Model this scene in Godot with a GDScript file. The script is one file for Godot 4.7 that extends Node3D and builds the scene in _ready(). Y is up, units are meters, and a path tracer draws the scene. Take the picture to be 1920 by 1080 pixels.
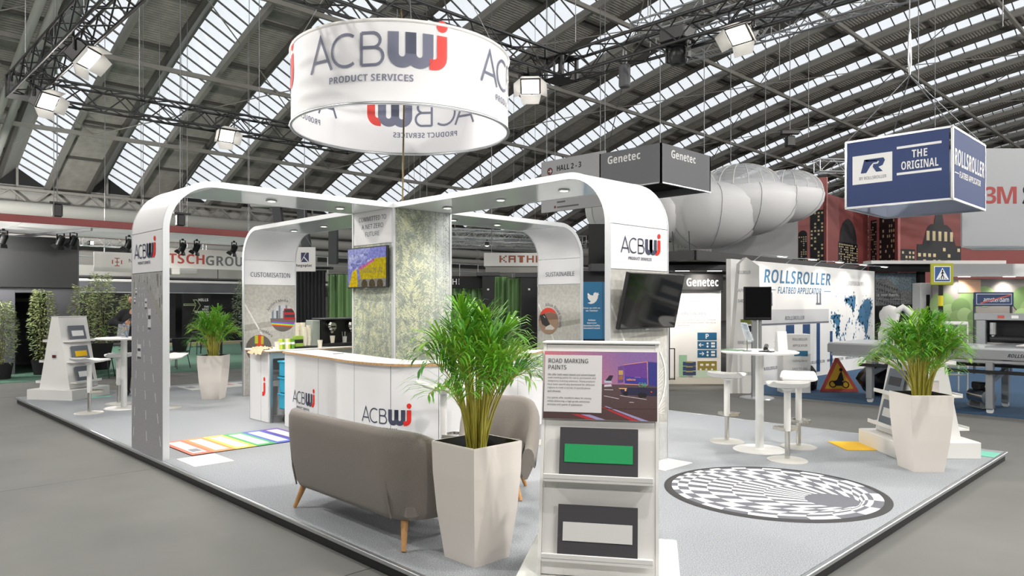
extends Node3D
# An exhibition stand in an arched, skylit hall. World: +X right-back, -Z left-back, metres.

class Sh:
	var v := PackedVector3Array()
	var n := PackedVector3Array()
	var u := PackedVector2Array()
	var t := Transform3D()
	func at(o: Vector3, b := Basis()) -> Sh:
		t = Transform3D(b, o)
		return self
	func tri(a: Vector3, b: Vector3, c: Vector3, nn: Vector3, ua := Vector2.ZERO, ub := Vector2.ZERO, uc := Vector2.ZERO) -> void:
		tri3(a, b, c, nn, nn, nn, ua, ub, uc)
	func tri3(a: Vector3, b: Vector3, c: Vector3, na: Vector3, nb: Vector3, nc: Vector3, ua := Vector2.ZERO, ub := Vector2.ZERO, uc := Vector2.ZERO) -> void:
		if (c - a).cross(b - a).dot(na + nb + nc) < 0.0:
			var w := b
			b = c
			c = w
			w = nb
			nb = nc
			nc = w
			var x := ub
			ub = uc
			uc = x
		v.append(t * a)
		v.append(t * b)
		v.append(t * c)
		n.append((t.basis * na).normalized())
		n.append((t.basis * nb).normalized())
		n.append((t.basis * nc).normalized())
		u.append(ua)
		u.append(ub)
		u.append(uc)
	func quad(a: Vector3, b: Vector3, c: Vector3, d: Vector3, out := Vector3.ZERO) -> Sh:
		# a b c d round the face; uv (0,1) (1,1) (1,0) (0,0): a is bottom left
		var nn := (c - a).cross(d - b).normalized()
		if out != Vector3.ZERO and nn.dot(out) < 0.0:
			nn = -nn
		tri(a, b, c, nn, Vector2(0, 1), Vector2(1, 1), Vector2(1, 0))
		tri(a, c, d, nn, Vector2(0, 1), Vector2(1, 0), Vector2(0, 0))
		return self
	func box(c: Vector3, s: Vector3, b := 0.0) -> Sh:
		var h := s * 0.5
		b = minf(b, minf(h.x, minf(h.y, h.z)) * 0.9)
		for ax in 3:
			var ay := (ax + 1) % 3
			var az := (ax + 2) % 3
			for sg in [-1.0, 1.0]:
				var nn := Vector3.ZERO
				nn[ax] = sg
				var q := []
				for k in [[-1, -1], [1, -1], [1, 1], [-1, 1]]:
					var p := Vector3.ZERO
					p[ax] = sg * h[ax]
					p[ay] = k[0] * (h[ay] - b)
					p[az] = k[1] * (h[az] - b)
					q.append(c + p)
				quad(q[0], q[1], q[2], q[3], nn)
				if b > 0.0:
					for s2 in [-1.0, 1.0]:
						var n2 := nn
						n2[ay] = s2
						var e := []
						for k in [[-1, 0], [1, 0], [1, 1], [-1, 1]]:
							var p := Vector3.ZERO
							p[ax] = sg * (h[ax] - (b if k[1] else 0.0))
							p[ay] = s2 * (h[ay] - (0.0 if k[1] else b))
							p[az] = k[0] * (h[az] - b)
							e.append(c + p)
						quad(e[0], e[1], e[2], e[3], n2)
		if b > 0.0:
			for sx in [-1.0, 1.0]:
				for sy in [-1.0, 1.0]:
					for sz in [-1.0, 1.0]:
						var o := Vector3(sx, sy, sz)
						tri(c + o * Vector3(h.x, h.y - b, h.z - b), c + o * Vector3(h.x - b, h.y, h.z - b), c + o * Vector3(h.x - b, h.y - b, h.z), o.normalized())
		return self
	func bar(a: Vector3, b: Vector3, w: float, h: float, up := Vector3.UP) -> Sh:
		# a square bar from a to b
		var z := (b - a).normalized()
		if absf(z.dot(up)) > 0.98:
			up = Vector3.RIGHT
		var x := up.cross(z).normalized() * w * 0.5
		var y := z.cross(x).normalized() * h * 0.5
		quad(a + x + y, b + x + y, b + x - y, a + x - y, x)
		quad(a - x + y, b - x + y, b - x - y, a - x - y, -x)
		quad(a + x + y, b + x + y, b - x + y, a - x + y, y)
		quad(a + x - y, b + x - y, b - x - y, a - x - y, -y)
		quad(a + x + y, a - x + y, a - x - y, a + x - y, -z)
		quad(b + x + y, b - x + y, b - x - y, b + x - y, z)
		return self
	func grid(rows: Array, wrap := false) -> Sh:
		# rows of points, smooth normals over the whole grid; wrap joins the row ends
		var r := rows.size()
		var c: int = rows[0].size()
		var mid := Vector3.ZERO
		var nn := []
		for i in r:
			var line := PackedVector3Array()
			for j in c:
				var jl := (j - 1 + c) % c if wrap else maxi(j - 1, 0)
				var jr := (j + 1) % c if wrap else mini(j + 1, c - 1)
				var a: Vector3 = rows[i][jr] - rows[i][jl]
				var b: Vector3 = rows[mini(i + 1, r - 1)][j] - rows[maxi(i - 1, 0)][j]
				var w := a.cross(b)
				if w.length() < 1e-12:
					var i2 := 1 if i == 0 else (r - 2 if i == r - 1 else i)
					a = rows[i2][jr] - rows[i2][jl]
					w = a.cross(b)
				line.append(w.normalized())
			nn.append(line)
		for i in r - 1:
			for j in (c if wrap else c - 1):
				var k := (j + 1) % c
				var ua := Vector2(float(j) / (c - 1 if not wrap else c), float(i) / (r - 1))
				var ub := Vector2(float(j + 1) / (c - 1 if not wrap else c), float(i) / (r - 1))
				var uc := Vector2(ub.x, float(i + 1) / (r - 1))
				var ud := Vector2(ua.x, uc.y)
				if rows[i][j] != rows[i][k]:
					tri3(rows[i][j], rows[i][k], rows[i + 1][k], nn[i][j], nn[i][k], nn[i + 1][k], ua, ub, uc)
				if rows[i + 1][j] != rows[i + 1][k]:
					tri3(rows[i][j], rows[i + 1][k], rows[i + 1][j], nn[i][j], nn[i + 1][k], nn[i + 1][j], ua, uc, ud)
		return self
	func lathe(prof: Array, c := Vector3.ZERO, sides := 24, smooth := false) -> Sh:
		# prof: Vector2(radius, y) from top to bottom gives outward faces
		var k := prof.size()
		for i in k - 1:
			var p: Vector2 = prof[i]
			var q: Vector2 = prof[i + 1]
			var e := q - p
			var pn := Vector2(-e.y, e.x).normalized()
			var n0 := pn
			var n1 := pn
			if smooth:
				if i > 0:
					var e0: Vector2 = p - prof[i - 1]
					n0 = (pn + Vector2(-e0.y, e0.x).normalized()).normalized()
				if i < k - 2:
					var e1: Vector2 = prof[i + 2] - q
					n1 = (pn + Vector2(-e1.y, e1.x).normalized()).normalized()
			for j in sides:
				var a := TAU * j / sides
				var b := TAU * (j + 1) / sides
				var da := Vector3(cos(a), 0, sin(a))
				var db := Vector3(cos(b), 0, sin(b))
				var p0 := c + da * p.x + Vector3.UP * p.y
				var p1 := c + db * p.x + Vector3.UP * p.y
				var q0 := c + da * q.x + Vector3.UP * q.y
				var q1 := c + db * q.x + Vector3.UP * q.y
				var u0 := Vector2(float(j) / sides, float(i) / (k - 1))
				var u1 := Vector2(float(j + 1) / sides, float(i + 1) / (k - 1))
				if p.x > 1e-6:
					tri3(p0, p1, q1, da * n0.x + Vector3.UP * n0.y, db * n0.x + Vector3.UP * n0.y, db * n1.x + Vector3.UP * n1.y, u0, Vector2(u1.x, u0.y), u1)
				if q.x > 1e-6:
					tri3(p0, q1, q0, da * n0.x + Vector3.UP * n0.y, db * n1.x + Vector3.UP * n1.y, da * n1.x + Vector3.UP * n1.y, u0, u1, Vector2(u0.x, u1.y))
		return self
	func tube(path: Array, r: float, sides := 8, r1 := -1.0) -> Sh:
		if r1 < 0.0:
			r1 = r
		var k := path.size()
		var x := Vector3.ZERO
		var prev := PackedVector3Array()
		var pd := PackedVector3Array()
		for i in k:
			var d: Vector3 = (path[mini(i + 1, k - 1)] - path[maxi(i - 1, 0)]).normalized()
			if i == 0:
				x = d.cross(Vector3.UP if absf(d.y) < 0.95 else Vector3.RIGHT).normalized()
			else:
				x = (x - d * x.dot(d)).normalized()
			var y := d.cross(x)
			var rr := lerpf(r, r1, float(i) / (k - 1))
			var ring := PackedVector3Array()
			var dirs := PackedVector3Array()
			for j in sides:
				var a := TAU * j / sides
				var o := x * cos(a) + y * sin(a)
				dirs.append(o)
				ring.append(path[i] + o * rr)
			if i > 0:
				for j in sides:
					var m := (j + 1) % sides
					tri3(prev[j], prev[m], ring[m], pd[j], pd[m], dirs[m])
					tri3(prev[j], ring[m], ring[j], pd[j], dirs[m], dirs[j])
			if i == 0 or i == k - 1:
				for j in range(1, sides - 1):
					tri(ring[0], ring[j], ring[j + 1], -d if i == 0 else d)
			prev = ring
			pd = dirs
		return self
	func prism(poly: PackedVector2Array, h: float) -> Sh:
		# polygon in XY, from z = 0 to z = h
		var ix := Geometry2D.triangulate_polygon(poly)
		var box2 := Rect2(poly[0], Vector2.ZERO)
		for p in poly:
			box2 = box2.expand(p)
		for i in range(0, ix.size(), 3):
			var q := []
			var w := []
			for k in 3:
				var p := poly[ix[i + k]]
				q.append(Vector3(p.x, p.y, 0))
				w.append(Vector2((p.x - box2.position.x) / box2.size.x, 1.0 - (p.y - box2.position.y) / box2.size.y))
			tri(q[0] + Vector3(0, 0, h), q[1] + Vector3(0, 0, h), q[2] + Vector3(0, 0, h), Vector3.BACK, w[0], w[1], w[2])
			if absf(h) > 1e-6:
				tri(q[0], q[1], q[2], Vector3.FORWARD, w[0], w[1], w[2])
		if absf(h) > 1e-6:
			var ccw := not Geometry2D.is_polygon_clockwise(poly)
			for i in poly.size():
				var a := poly[i]
				var b := poly[(i + 1) % poly.size()]
				var o := Vector3(b.y - a.y, a.x - b.x, 0) * (1.0 if ccw else -1.0)
				quad(Vector3(a.x, a.y, 0), Vector3(b.x, b.y, 0), Vector3(b.x, b.y, h), Vector3(a.x, a.y, h), o)
		return self
	func flat(tris: PackedVector2Array, f: Callable) -> Sh:
		# 2D triangles laid on a surface by f(Vector2) -> Vector3
		for i in range(0, tris.size(), 3):
			var a: Vector3 = f.call(tris[i])
			var b: Vector3 = f.call(tris[i + 1])
			var c: Vector3 = f.call(tris[i + 2])
			var nn := (b - a).cross(c - a)
			if (tris[i + 1] - tris[i]).cross(tris[i + 2] - tris[i]) < 0.0:
				nn = -nn
			tri(a, b, c, nn.normalized())
		return self
	func mesh() -> ArrayMesh:
		var m := ArrayMesh.new()
		if v.is_empty():
			return m
		var a := []
		a.resize(Mesh.ARRAY_MAX)
		a[Mesh.ARRAY_VERTEX] = v
		a[Mesh.ARRAY_NORMAL] = n
		a[Mesh.ARRAY_TEX_UV] = u
		m.add_surface_from_arrays(Mesh.PRIMITIVE_TRIANGLES, a)
		return m

var taken := {}
var M := {}
var rng := RandomNumberGenerator.new()

func sh() -> Sh:
	return Sh.new()

func numbered(called: String) -> String:
	var k: int = taken.get(called, 0)
	taken[called] = k + 1
	return called if k == 0 else "%s_%03d" % [called, k]

func tag(o: Node, label: String, category: String, group := "") -> Node:
	o.set_meta("label", label)
	o.set_meta("category", category)
	if group:
		o.set_meta("group", group)
	return o

func thing(called: String, label: String, category: String, pos := Vector3.ZERO, turn := 0.0, group := "") -> Node3D:
	var o := Node3D.new()
	o.name = numbered(called)
	add_child(o)
	o.position = pos
	o.rotation_degrees.y = turn
	tag(o, label, category, group)
	return o

func part(called: String, s: Variant, m: Material, parent: Node, label := "") -> MeshInstance3D:
	var o := MeshInstance3D.new()
	o.name = called
	o.mesh = s.mesh() if s is Sh else s
	o.material_override = m
	parent.add_child(o, true)
	if label:
		o.set_meta("label", label)
	return o

func solo(called: String, s: Variant, m: Material, label: String, category: String, group := "") -> MeshInstance3D:
	var o := part(numbered(called), s, m, self)
	tag(o, label, category, group)
	return o

func struct(called: String, s: Variant, m: Material, label: String, category: String) -> MeshInstance3D:
	var o := solo(called, s, m, label, category)
	o.set_meta("kind", "structure")
	return o

func copy(o: Node3D, pos: Vector3, turn: float, label := "") -> Node3D:
	var c: Node3D = o.duplicate()
	var base := String(o.name)
	c.name = numbered(base)
	add_child(c)
	c.position = pos
	c.rotation_degrees.y = turn
	if label:
		c.set_meta("label", label)
	return c

func mt(key: String, col := Color.WHITE, rough := 0.6, metal := 0.0) -> StandardMaterial3D:
	if M.has(key):
		return M[key]
	var m := StandardMaterial3D.new()
	m.resource_name = key
	m.albedo_color = col
	m.roughness = rough
	m.metallic = metal
	M[key] = m
	return m

func hx(key: String, hex: String, rough := 0.6, metal := 0.0) -> StandardMaterial3D:
	return mt(key, Color(hex), rough, metal)

func noise_tex(freq: float, a: Color, b: Color, seed_ := 1, size := 512, oct := 3, normal := 0.0, type := FastNoiseLite.TYPE_SIMPLEX_SMOOTH) -> NoiseTexture2D:
	var f := FastNoiseLite.new()
	f.noise_type = type
	f.frequency = freq
	f.seed = seed_
	f.fractal_octaves = oct
	var x := NoiseTexture2D.new()
	x.width = size
	x.height = size
	x.seamless = true
	x.noise = f
	if normal > 0.0:
		x.as_normal_map = true
		x.bump_strength = normal
	else:
		var g := Gradient.new()
		g.set_color(0, a)
		g.set_color(1, b)
		x.color_ramp = g
	return x

func grain(m: StandardMaterial3D, tex: Texture2D, metres: float, nrm: Texture2D = null, depth := 1.0) -> StandardMaterial3D:
	m.uv1_triplanar = true
	m.uv1_world_triplanar = true
	m.uv1_scale = Vector3.ONE / metres
	if tex:
		m.albedo_texture = tex
	if nrm:
		m.normal_enabled = true
		m.normal_texture = nrm
		m.normal_scale = depth
	return m

func picture(key: String, im: Image, rough := 0.45) -> StandardMaterial3D:
	var m := mt(key, Color.WHITE, rough)
	m.albedo_texture = ImageTexture.create_from_image(im)
	m.texture_repeat = false
	return m

# ---- drawing into images (print only)
func ipoly(im: Image, pts: Array, c: Color) -> void:
	var w := im.get_width()
	var h := im.get_height()
	var y0 := h
	var y1 := 0
	for p in pts:
		y0 = mini(y0, int(p[1] * h))
		y1 = maxi(y1, int(ceil(p[1] * h)))
	for y in range(maxi(y0, 0), mini(y1 + 1, h)):
		var fy := (y + 0.5) / h
		var xs := []
		for i in pts.size():
			var a = pts[i]
			var b = pts[(i + 1) % pts.size()]
			if (a[1] <= fy) != (b[1] <= fy):
				xs.append(a[0] + (fy - a[1]) / (b[1] - a[1]) * (b[0] - a[0]))
		xs.sort()
		for k in range(0, xs.size() - 1, 2):
			var x0 := clampi(int(round(xs[k] * w)), 0, w)
			var x1 := clampi(int(round(xs[k + 1] * w)), 0, w)
			if x1 > x0:
				im.fill_rect(Rect2i(x0, y, x1 - x0, 1), c)

func idisc(im: Image, x: float, y: float, rx: float, ry: float, c: Color) -> void:
	var p := []
	for i in 24:
		p.append([x + cos(TAU * i / 24) * rx, y + sin(TAU * i / 24) * ry])
	ipoly(im, p, c)

func irect(im: Image, x: float, y: float, w: float, h: float, c: Color) -> void:
	ipoly(im, [[x, y], [x + w, y], [x + w, y + h], [x, y + h]], c)

func iline(im: Image, x0: float, y0: float, x1: float, y1: float, wd: float, c: Color) -> void:
	var d := Vector2(x1 - x0, y1 - y0).normalized().orthogonal() * wd * 0.5
	ipoly(im, [[x0 + d.x, y0 + d.y], [x1 + d.x, y1 + d.y], [x1 - d.x, y1 - d.y], [x0 - d.x, y0 - d.y]], c)

func inoise(im: Image, freq: float, amount: float, seed_ := 1) -> void:
	var f := FastNoiseLite.new()
	f.frequency = freq
	f.seed = seed_
	f.fractal_octaves = 3
	for y in im.get_height():
		for x in im.get_width():
			var k := 1.0 + amount * f.get_noise_2d(x, y)
			var c := im.get_pixel(x, y)
			im.set_pixel(x, y, Color(clampf(c.r * k, 0, 1), clampf(c.g * k, 0, 1), clampf(c.b * k, 0, 1)))

func iblank(w: int, h: int, c: Color) -> Image:
	var im := Image.create(w, h, false, Image.FORMAT_RGB8)
	im.fill(c)
	return im

# ---- lettering
var fonts := {}
var glyphs := {}
func font(kind: String) -> Font:
	if not fonts.has(kind):
		var f := SystemFont.new()
		f.font_names = PackedStringArray(["Droid Serif" if kind.begins_with("serif") else "Droid Sans"])
		f.font_weight = 700 if kind.ends_with("bold") else 400
		fonts[kind] = f
	return fonts[kind]

func letters(s: String, kind := "sans") -> PackedVector2Array:
	# flat triangles of a line of text, cap height about 1, x from 0
	var key := s + "|" + kind
	if glyphs.has(key):
		return glyphs[key]
	var x := TextMesh.new()
	x.text = s
	x.font = font(kind)
	x.font_size = 64
	x.pixel_size = 0.02
	x.depth = 0.1
	x.curve_step = 2.0
	var arr := x.get_mesh_arrays()
	var vs: PackedVector3Array = arr[Mesh.ARRAY_VERTEX]
	var ns: PackedVector3Array = arr[Mesh.ARRAY_NORMAL]
	var ix: PackedInt32Array = arr[Mesh.ARRAY_INDEX] if arr[Mesh.ARRAY_INDEX] != null else PackedInt32Array(range(vs.size()))
	var out := PackedVector2Array()
	var lo := Vector2(1e9, 1e9)
	var hi := Vector2(-1e9, -1e9)
	for i in range(0, ix.size(), 3):
		if ns[ix[i]].z > 0.9:
			for k in 3:
				var p := Vector2(vs[ix[i + k]].x, vs[ix[i + k]].y)
				out.append(p)
				lo = lo.min(p)
				hi = hi.max(p)
	for i in out.size():
		out[i] = (out[i] - lo) / 0.92
	glyphs[key] = out
	return out

func fit(tris: PackedVector2Array, x: float, y: float, w: float, h: float, lean := 0.0) -> PackedVector2Array:
	# scale flat triangles into a rectangle with its lower left corner at x, y
	var lo := Vector2(1e9, 1e9)
	var hi := Vector2(-1e9, -1e9)
	for p in tris:
		lo = lo.min(p)
		hi = hi.max(p)
	var k := Vector2(w, h) / (hi - lo)
	if w <= 0.0:
		k.x = k.y
	var out := PackedVector2Array()
	for p in tris:
		var q := (p - lo) * k
		out.append(Vector2(x + q.x + lean * q.y, y + q.y))
	return out

func ribbon(pts: Array, w: float, closed := false) -> PackedVector2Array:
	var out := PackedVector2Array()
	var k := pts.size()
	var l := []
	var r := []
	for i in k:
		var a: Vector2 = pts[(i - 1 + k) % k] if closed or i > 0 else pts[0]
		var b: Vector2 = pts[i]
		var c: Vector2 = pts[(i + 1) % k] if closed or i < k - 1 else pts[k - 1]
		var d0 := (b - a).normalized() if b != a else (c - b).normalized()
		var d1 := (c - b).normalized() if c != b else d0
		var nn := (d0.orthogonal() + d1.orthogonal()).normalized()
		var s := w * 0.5 / maxf(0.35, nn.dot(d0.orthogonal()))
		l.append(b + nn * s)
		r.append(b - nn * s)
	for i in (k if closed else k - 1):
		var j := (i + 1) % k
		out.append_array([l[i], r[i], r[j], l[i], r[j], l[j]])
	return out

func arc(c: Vector2, r: float, a0: float, a1: float, steps := 12) -> Array:
	var out := []
	for i in steps + 1:
		var a := deg_to_rad(lerpf(a0, a1, float(i) / steps))
		out.append(c + Vector2(cos(a), sin(a)) * r)
	return out

func disc2(c: Vector2, r: float, steps := 24) -> PackedVector2Array:
	var out := PackedVector2Array()
	var p := arc(c, r, 0, 360, steps)
	for i in steps:
		out.append_array([c, p[i], p[i + 1]])
	return out

func rect2(x: float, y: float, w: float, h: float) -> PackedVector2Array:
	return PackedVector2Array([Vector2(x, y), Vector2(x + w, y), Vector2(x + w, y + h), Vector2(x, y), Vector2(x + w, y + h), Vector2(x, y + h)])

func tris_of(poly: Array) -> PackedVector2Array:
	var p := PackedVector2Array(poly)
	var out := PackedVector2Array()
	for i in Geometry2D.triangulate_polygon(p):
		out.append(p[i])
	return out

func shifted(t: PackedVector2Array, o: Vector2, s := 1.0) -> PackedVector2Array:
	var out := PackedVector2Array()
	for p in t:
		out.append(o + p * s)
	return out

# a flat print on the plane through o with axes x and y, lifted off by its thickness
func ink(called: String, tris: PackedVector2Array, o: Vector3, x: Vector3, y: Vector3, m: Material, parent: Node, lift := 0.002, label := "") -> MeshInstance3D:
	var z := x.cross(y).normalized() * lift
	return part(called, sh().flat(tris, func(p: Vector2): return o + x * p.x + y * p.y + z), m, parent, label)

# the stand's logo in units of its cap height: [thin grey letters, heavy grey w, red j, small line]
func logo() -> Array:
	var thin := PackedVector2Array()
	var w := 0.085
	thin.append_array(ribbon([Vector2(0.03, 0), Vector2(0.45, 1.0), Vector2(0.88, 0)], w))
	thin.append_array(ribbon([Vector2(0.15, 0.3), Vector2(0.75, 0.3)], w))
	thin.append_array(ribbon(arc(Vector2(1.36, 0.5), 0.46, 55, 305, 20), w))
	var b := [Vector2(1.86, 0.03), Vector2(1.86, 0.97)]
	thin.append_array(ribbon(b, w))
	var b1 := [Vector2(1.86, 0.96), Vector2(2.2, 0.96)]
	b1.append_array(arc(Vector2(2.2, 0.75), 0.21, 80, -80, 8))
	b1.append(Vector2(1.86, 0.54))
	thin.append_array(ribbon(b1, w))
	var b2 := [Vector2(1.9, 0.54), Vector2(2.24, 0.54)]
	b2.append_array(arc(Vector2(2.24, 0.29), 0.25, 80, -80, 8))
	b2.append(Vector2(1.86, 0.04))
	thin.append_array(ribbon(b2, w))
	var fat := PackedVector2Array()
	for k in 2:
		var u := [Vector2(2.78 + k * 0.5, 1.0)]
		u.append_array(arc(Vector2(3.03 + k * 0.5, 0.38), 0.25, 180, 360, 14))
		u.append(Vector2(3.28 + k * 0.5, 1.0))
		fat.append_array(ribbon(u, 0.31))
	var j := [Vector2(4.2, 1.0), Vector2(4.2, 0.38)]
	j.append_array(arc(Vector2(3.95, 0.38), 0.25, -15, -95, 8))
	j.append(Vector2(3.82, 0.13))
	var red := ribbon(j, 0.31)
	red.append_array(disc2(Vector2(4.2, 1.27), 0.17))
	var small := fit(letters("PRODUCT SERVICES", "sansbold"), 0.8, -0.42, 2.55, 0.2)
	return [thin, fat, red, small]

func put_logo(f: Callable, parent: Node) -> void:
	# f(Vector2 in cap heights) -> Vector3
	var l := logo()
	part("logo_letters", sh().flat(l[0], f), M.ink_navy, parent)
	part("logo_letters", sh().flat(l[1], f), M.ink_navy, parent, "heavy grey letter")
	part("logo_letters", sh().flat(l[2], f), M.ink_red, parent, "red letter with a dot")
	part("logo_letters", sh().flat(l[3], f), M.ink_navy, parent, "small line of words")

func put_logo_flat(o: Vector3, x: Vector3, y: Vector3, cap: float, parent: Node) -> void:
	var z := x.cross(y).normalized() * 0.002
	put_logo(func(p: Vector2): return o + x * p.x * cap + y * p.y * cap + z, parent)

func say(s: String, o: Vector3, x: Vector3, y: Vector3, h: float, m: Material, parent: Node, w := 0.0, kind := "sans", centre := false, lean := 0.0, lift := 0.002) -> MeshInstance3D:
	var t := fit(letters(s, kind), 0, 0, w, h, lean)
	if centre:
		var hi := 0.0
		for p in t:
			hi = maxf(hi, p.x)
		t = shifted(t, Vector2(-hi / 2, 0))
	return ink("lettering", t, o, x, y, m, parent, lift)

const X := Vector3.RIGHT
const Y := Vector3.UP
const Z := Vector3.BACK

func _ready() -> void:
	rng.seed = 7
	# ---- camera: eye height 1.72 m, level, lens shifted up a little
	var cam := Camera3D.new()
	cam.name = "camera"
	add_child(cam)
	cam.look_at_from_position(Vector3(0, 1.72, 0), Vector3(0.7005, 1.72, -0.7136))
	cam.projection = Camera3D.PROJECTION_FRUSTUM
	cam.near = 0.05
	cam.far = 400.0
	cam.size = 0.1 * 540.0 / 1353.0
	cam.frustum_offset = Vector2(0, 0.05 * 30.0 / 1353.0)
	cam.current = true
	# ---- overcast sky over the skylights
	var sm := ProceduralSkyMaterial.new()
	sm.sky_top_color = Color(0.93, 0.95, 0.97)
	sm.sky_horizon_color = Color(0.93, 0.95, 0.97)
	sm.ground_bottom_color = Color(0.5, 0.5, 0.5)
	sm.ground_horizon_color = Color(0.6, 0.6, 0.6)
	sm.sun_angle_max = 0.0
	sm.energy_multiplier = 1.0
	var sky := Sky.new()
	sky.sky_material = sm
	var env := Environment.new()
	env.background_mode = Environment.BG_SKY
	env.sky = sky
	env.background_energy_multiplier = SKY
	env.tonemap_mode = Environment.TONE_MAPPER_LINEAR
	env.tonemap_exposure = EXPOSURE
	env.sdfgi_enabled = true
	env.ssao_enabled = true
	env.ssil_enabled = true
	var we := WorldEnvironment.new()
	we.name = "world"
	we.environment = env
	add_child(we)
	materials()
	hall()
	truss_rig()
	fill_lamps()
	stand_shell()
	banner_ring()
	counters()
	lounge()
	displays()
	bar_tables()
	plants_on_stand()
	mats()
	people()
	left_background()
	centre_background()
	right_background()

const SKY := 1.2
const EXPOSURE := 1.12
const FLOOD := 8.0
const FILL_LAMP := 52.0
const FILL_LAMPS := [Vector3(-6, 9.5, 4), Vector3(6, 9.5, 4), Vector3(18, 9.5, 4), Vector3(30, 9.5, 4), Vector3(42, 9.5, 4), Vector3(62, 9.5, 6), Vector3(88, 9.5, 6), Vector3(-4, 9.5, -10), Vector3(0, 9.5, 14), Vector3(12, 9.5, 14), Vector3(24, 9.5, 14), Vector3(-12, 8, -20), Vector3(-18, 8, -30), Vector3(4, 5, -30), Vector3(2.6, 2.98, -20.2)]  # lamps added out of view as fill light for the hall

func materials() -> void:
	hx("ink_navy", "4b4e60", 0.5)
	hx("ink_red", "e23b34", 0.5)
	hx("ink_black", "2b2c30", 0.5)
	hx("ink_white", "f1f1f1", 0.5)
	for k in ["ink_navy", "ink_red", "ink_black", "ink_white"]:
		M[k].roughness = 0.75
		M[k].metallic_specular = 0.2
	hx("white_gloss", "ebebee", 0.32)
	hx("white_satin", "ecebe9", 0.4)
	hx("white_matt", "e9e8e6", 0.7)
	hx("silver", "c3c6c9", 0.32, 0.85)
	hx("chrome", "d2cfc8", 0.16, 1.0)
	hx("steel_grey", "85878a", 0.4, 0.5)
	hx("black_satin", "17181a", 0.4)
	hx("black_matt", "1b1b1d", 0.8)
	hx("dark_grey", "46474c", 0.6)
	hx("screen_glass", "0d0e10", 0.06)
	hx("roof_rib", "8b8984", 0.6)
	hx("roof_rib_dark", "55534f", 0.6)
	hx("roof_fascia", "9a9994", 0.55)
	var rp := hx("roof_panel", "ffffff", 0.8)
	rp.albedo_texture = noise_tex(0.02, Color("86837e"), Color("a5a29c"), 4, 256)
	rp.uv1_triplanar = true
	rp.uv1_world_triplanar = true
	rp.uv1_scale = Vector3.ONE * 0.4
	var pane := mt("pane_glass", Color(0.95, 0.97, 1.0, 0.12), 0.0)
	pane.transparency = BaseMaterial3D.TRANSPARENCY_ALPHA
	var acr := mt("acrylic", Color(0.95, 0.97, 1.0, 0.18), 0.05)
	acr.transparency = BaseMaterial3D.TRANSPARENCY_ALPHA
	grain(hx("hall_floor", "8e8e8c", 0.75), noise_tex(0.008, Color("c6c6c4"), Color("d6d6d4"), 5, 512, 5), 5.0)
	grain(hx("carpet_grey", "ffffff", 0.95), noise_tex(0.32, Color("6d7177"), Color("cfd3d8"), 6, 512, 2), 1.5, noise_tex(0.35, Color.BLACK, Color.WHITE, 8, 512, 2, 3.0), 0.6)
	grain(hx("carpet_green", "ffffff", 0.95), noise_tex(0.2, Color("476a5a"), Color("6f9884"), 6, 256, 3), 1.2)
	grain(hx("carpet_blue", "ffffff", 0.95), noise_tex(0.2, Color("24425f"), Color("3d6386"), 7, 256, 3), 1.2)
	var fab := grain(hx("grey_fabric", "ffffff", 0.95), noise_tex(0.3, Color("5b5651"), Color("b5ada6"), 9, 512, 2), 0.6, noise_tex(0.3, Color.BLACK, Color.WHITE, 10, 512, 2, 4.0), 0.5)
	fab.rim_enabled = true
	fab.rim = 0.25
	fab.rim_tint = 0.6
	var wood := grain(hx("oak", "ffffff", 0.5), noise_tex(0.05, Color("b98550"), Color("d6a871"), 11, 256, 4), 0.25)
	wood.uv1_scale = Vector3(9, 1.2, 9)
	grain(hx("ply_edge", "ffffff", 0.6), noise_tex(0.05, Color("a98358"), Color("c9a57a"), 12, 128, 3), 0.3)
	hx("soil", "1c1714", 0.95)
	var ban := hx("banner_fabric", "f4f4f6", 0.8)
	ban.backlight_enabled = true
	ban.backlight = Color(0.75, 0.75, 0.76)
	var leaf := hx("palm_leaf", "5c9a2a", 0.45)
	leaf.backlight_enabled = true
	leaf.backlight = Color(0.35, 0.5, 0.1)
	var leaf2 := hx("palm_leaf_light", "8fbd45", 0.45)
	leaf2.backlight_enabled = true
	leaf2.backlight = Color(0.4, 0.55, 0.12)
	var leaf3 := hx("palm_leaf_deep", "3d7a24", 0.45)
	leaf3.backlight_enabled = true
	leaf3.backlight = Color(0.25, 0.42, 0.08)
	hx("palm_stem", "b3aa45", 0.5)
	hx("counter_white", "e6e6e8", 0.35)
	hx("poster_grey", "dcdadb", 0.5)
	var lf := iblank(64, 128, Color("dfe5ec"))
	irect(lf, 0.1, 0.08, 0.8, 0.3, Color("9fb6cc"))
	for k in 6:
		irect(lf, 0.1, 0.5 + k * 0.07, 0.7 - 0.1 * (k % 2), 0.025, Color("9a9fa8"))
	picture("leaflet_print", lf, 0.3)
	var br := iblank(64, 96, Color("35599a"))
	irect(br, 0.08, 0.1, 0.6, 0.1, Color("d8e0ec"))
	irect(br, 0.0, 0.32, 1, 0.2, Color("d9a23e"))
	irect(br, 0.05, 0.58, 0.4, 0.3, Color("c8ccd4"))
	irect(br, 0.5, 0.58, 0.45, 0.3, Color("5f86b8"))
	inoise(br, 0.2, 0.3, 3)
	picture("brochure_print", br, 0.3)
	hx("barn_grey", "b9b9b7", 0.5)
	hx("concrete", "a3a39f", 0.85)
	hx("dark_wall", "63636a", 0.7)

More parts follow.
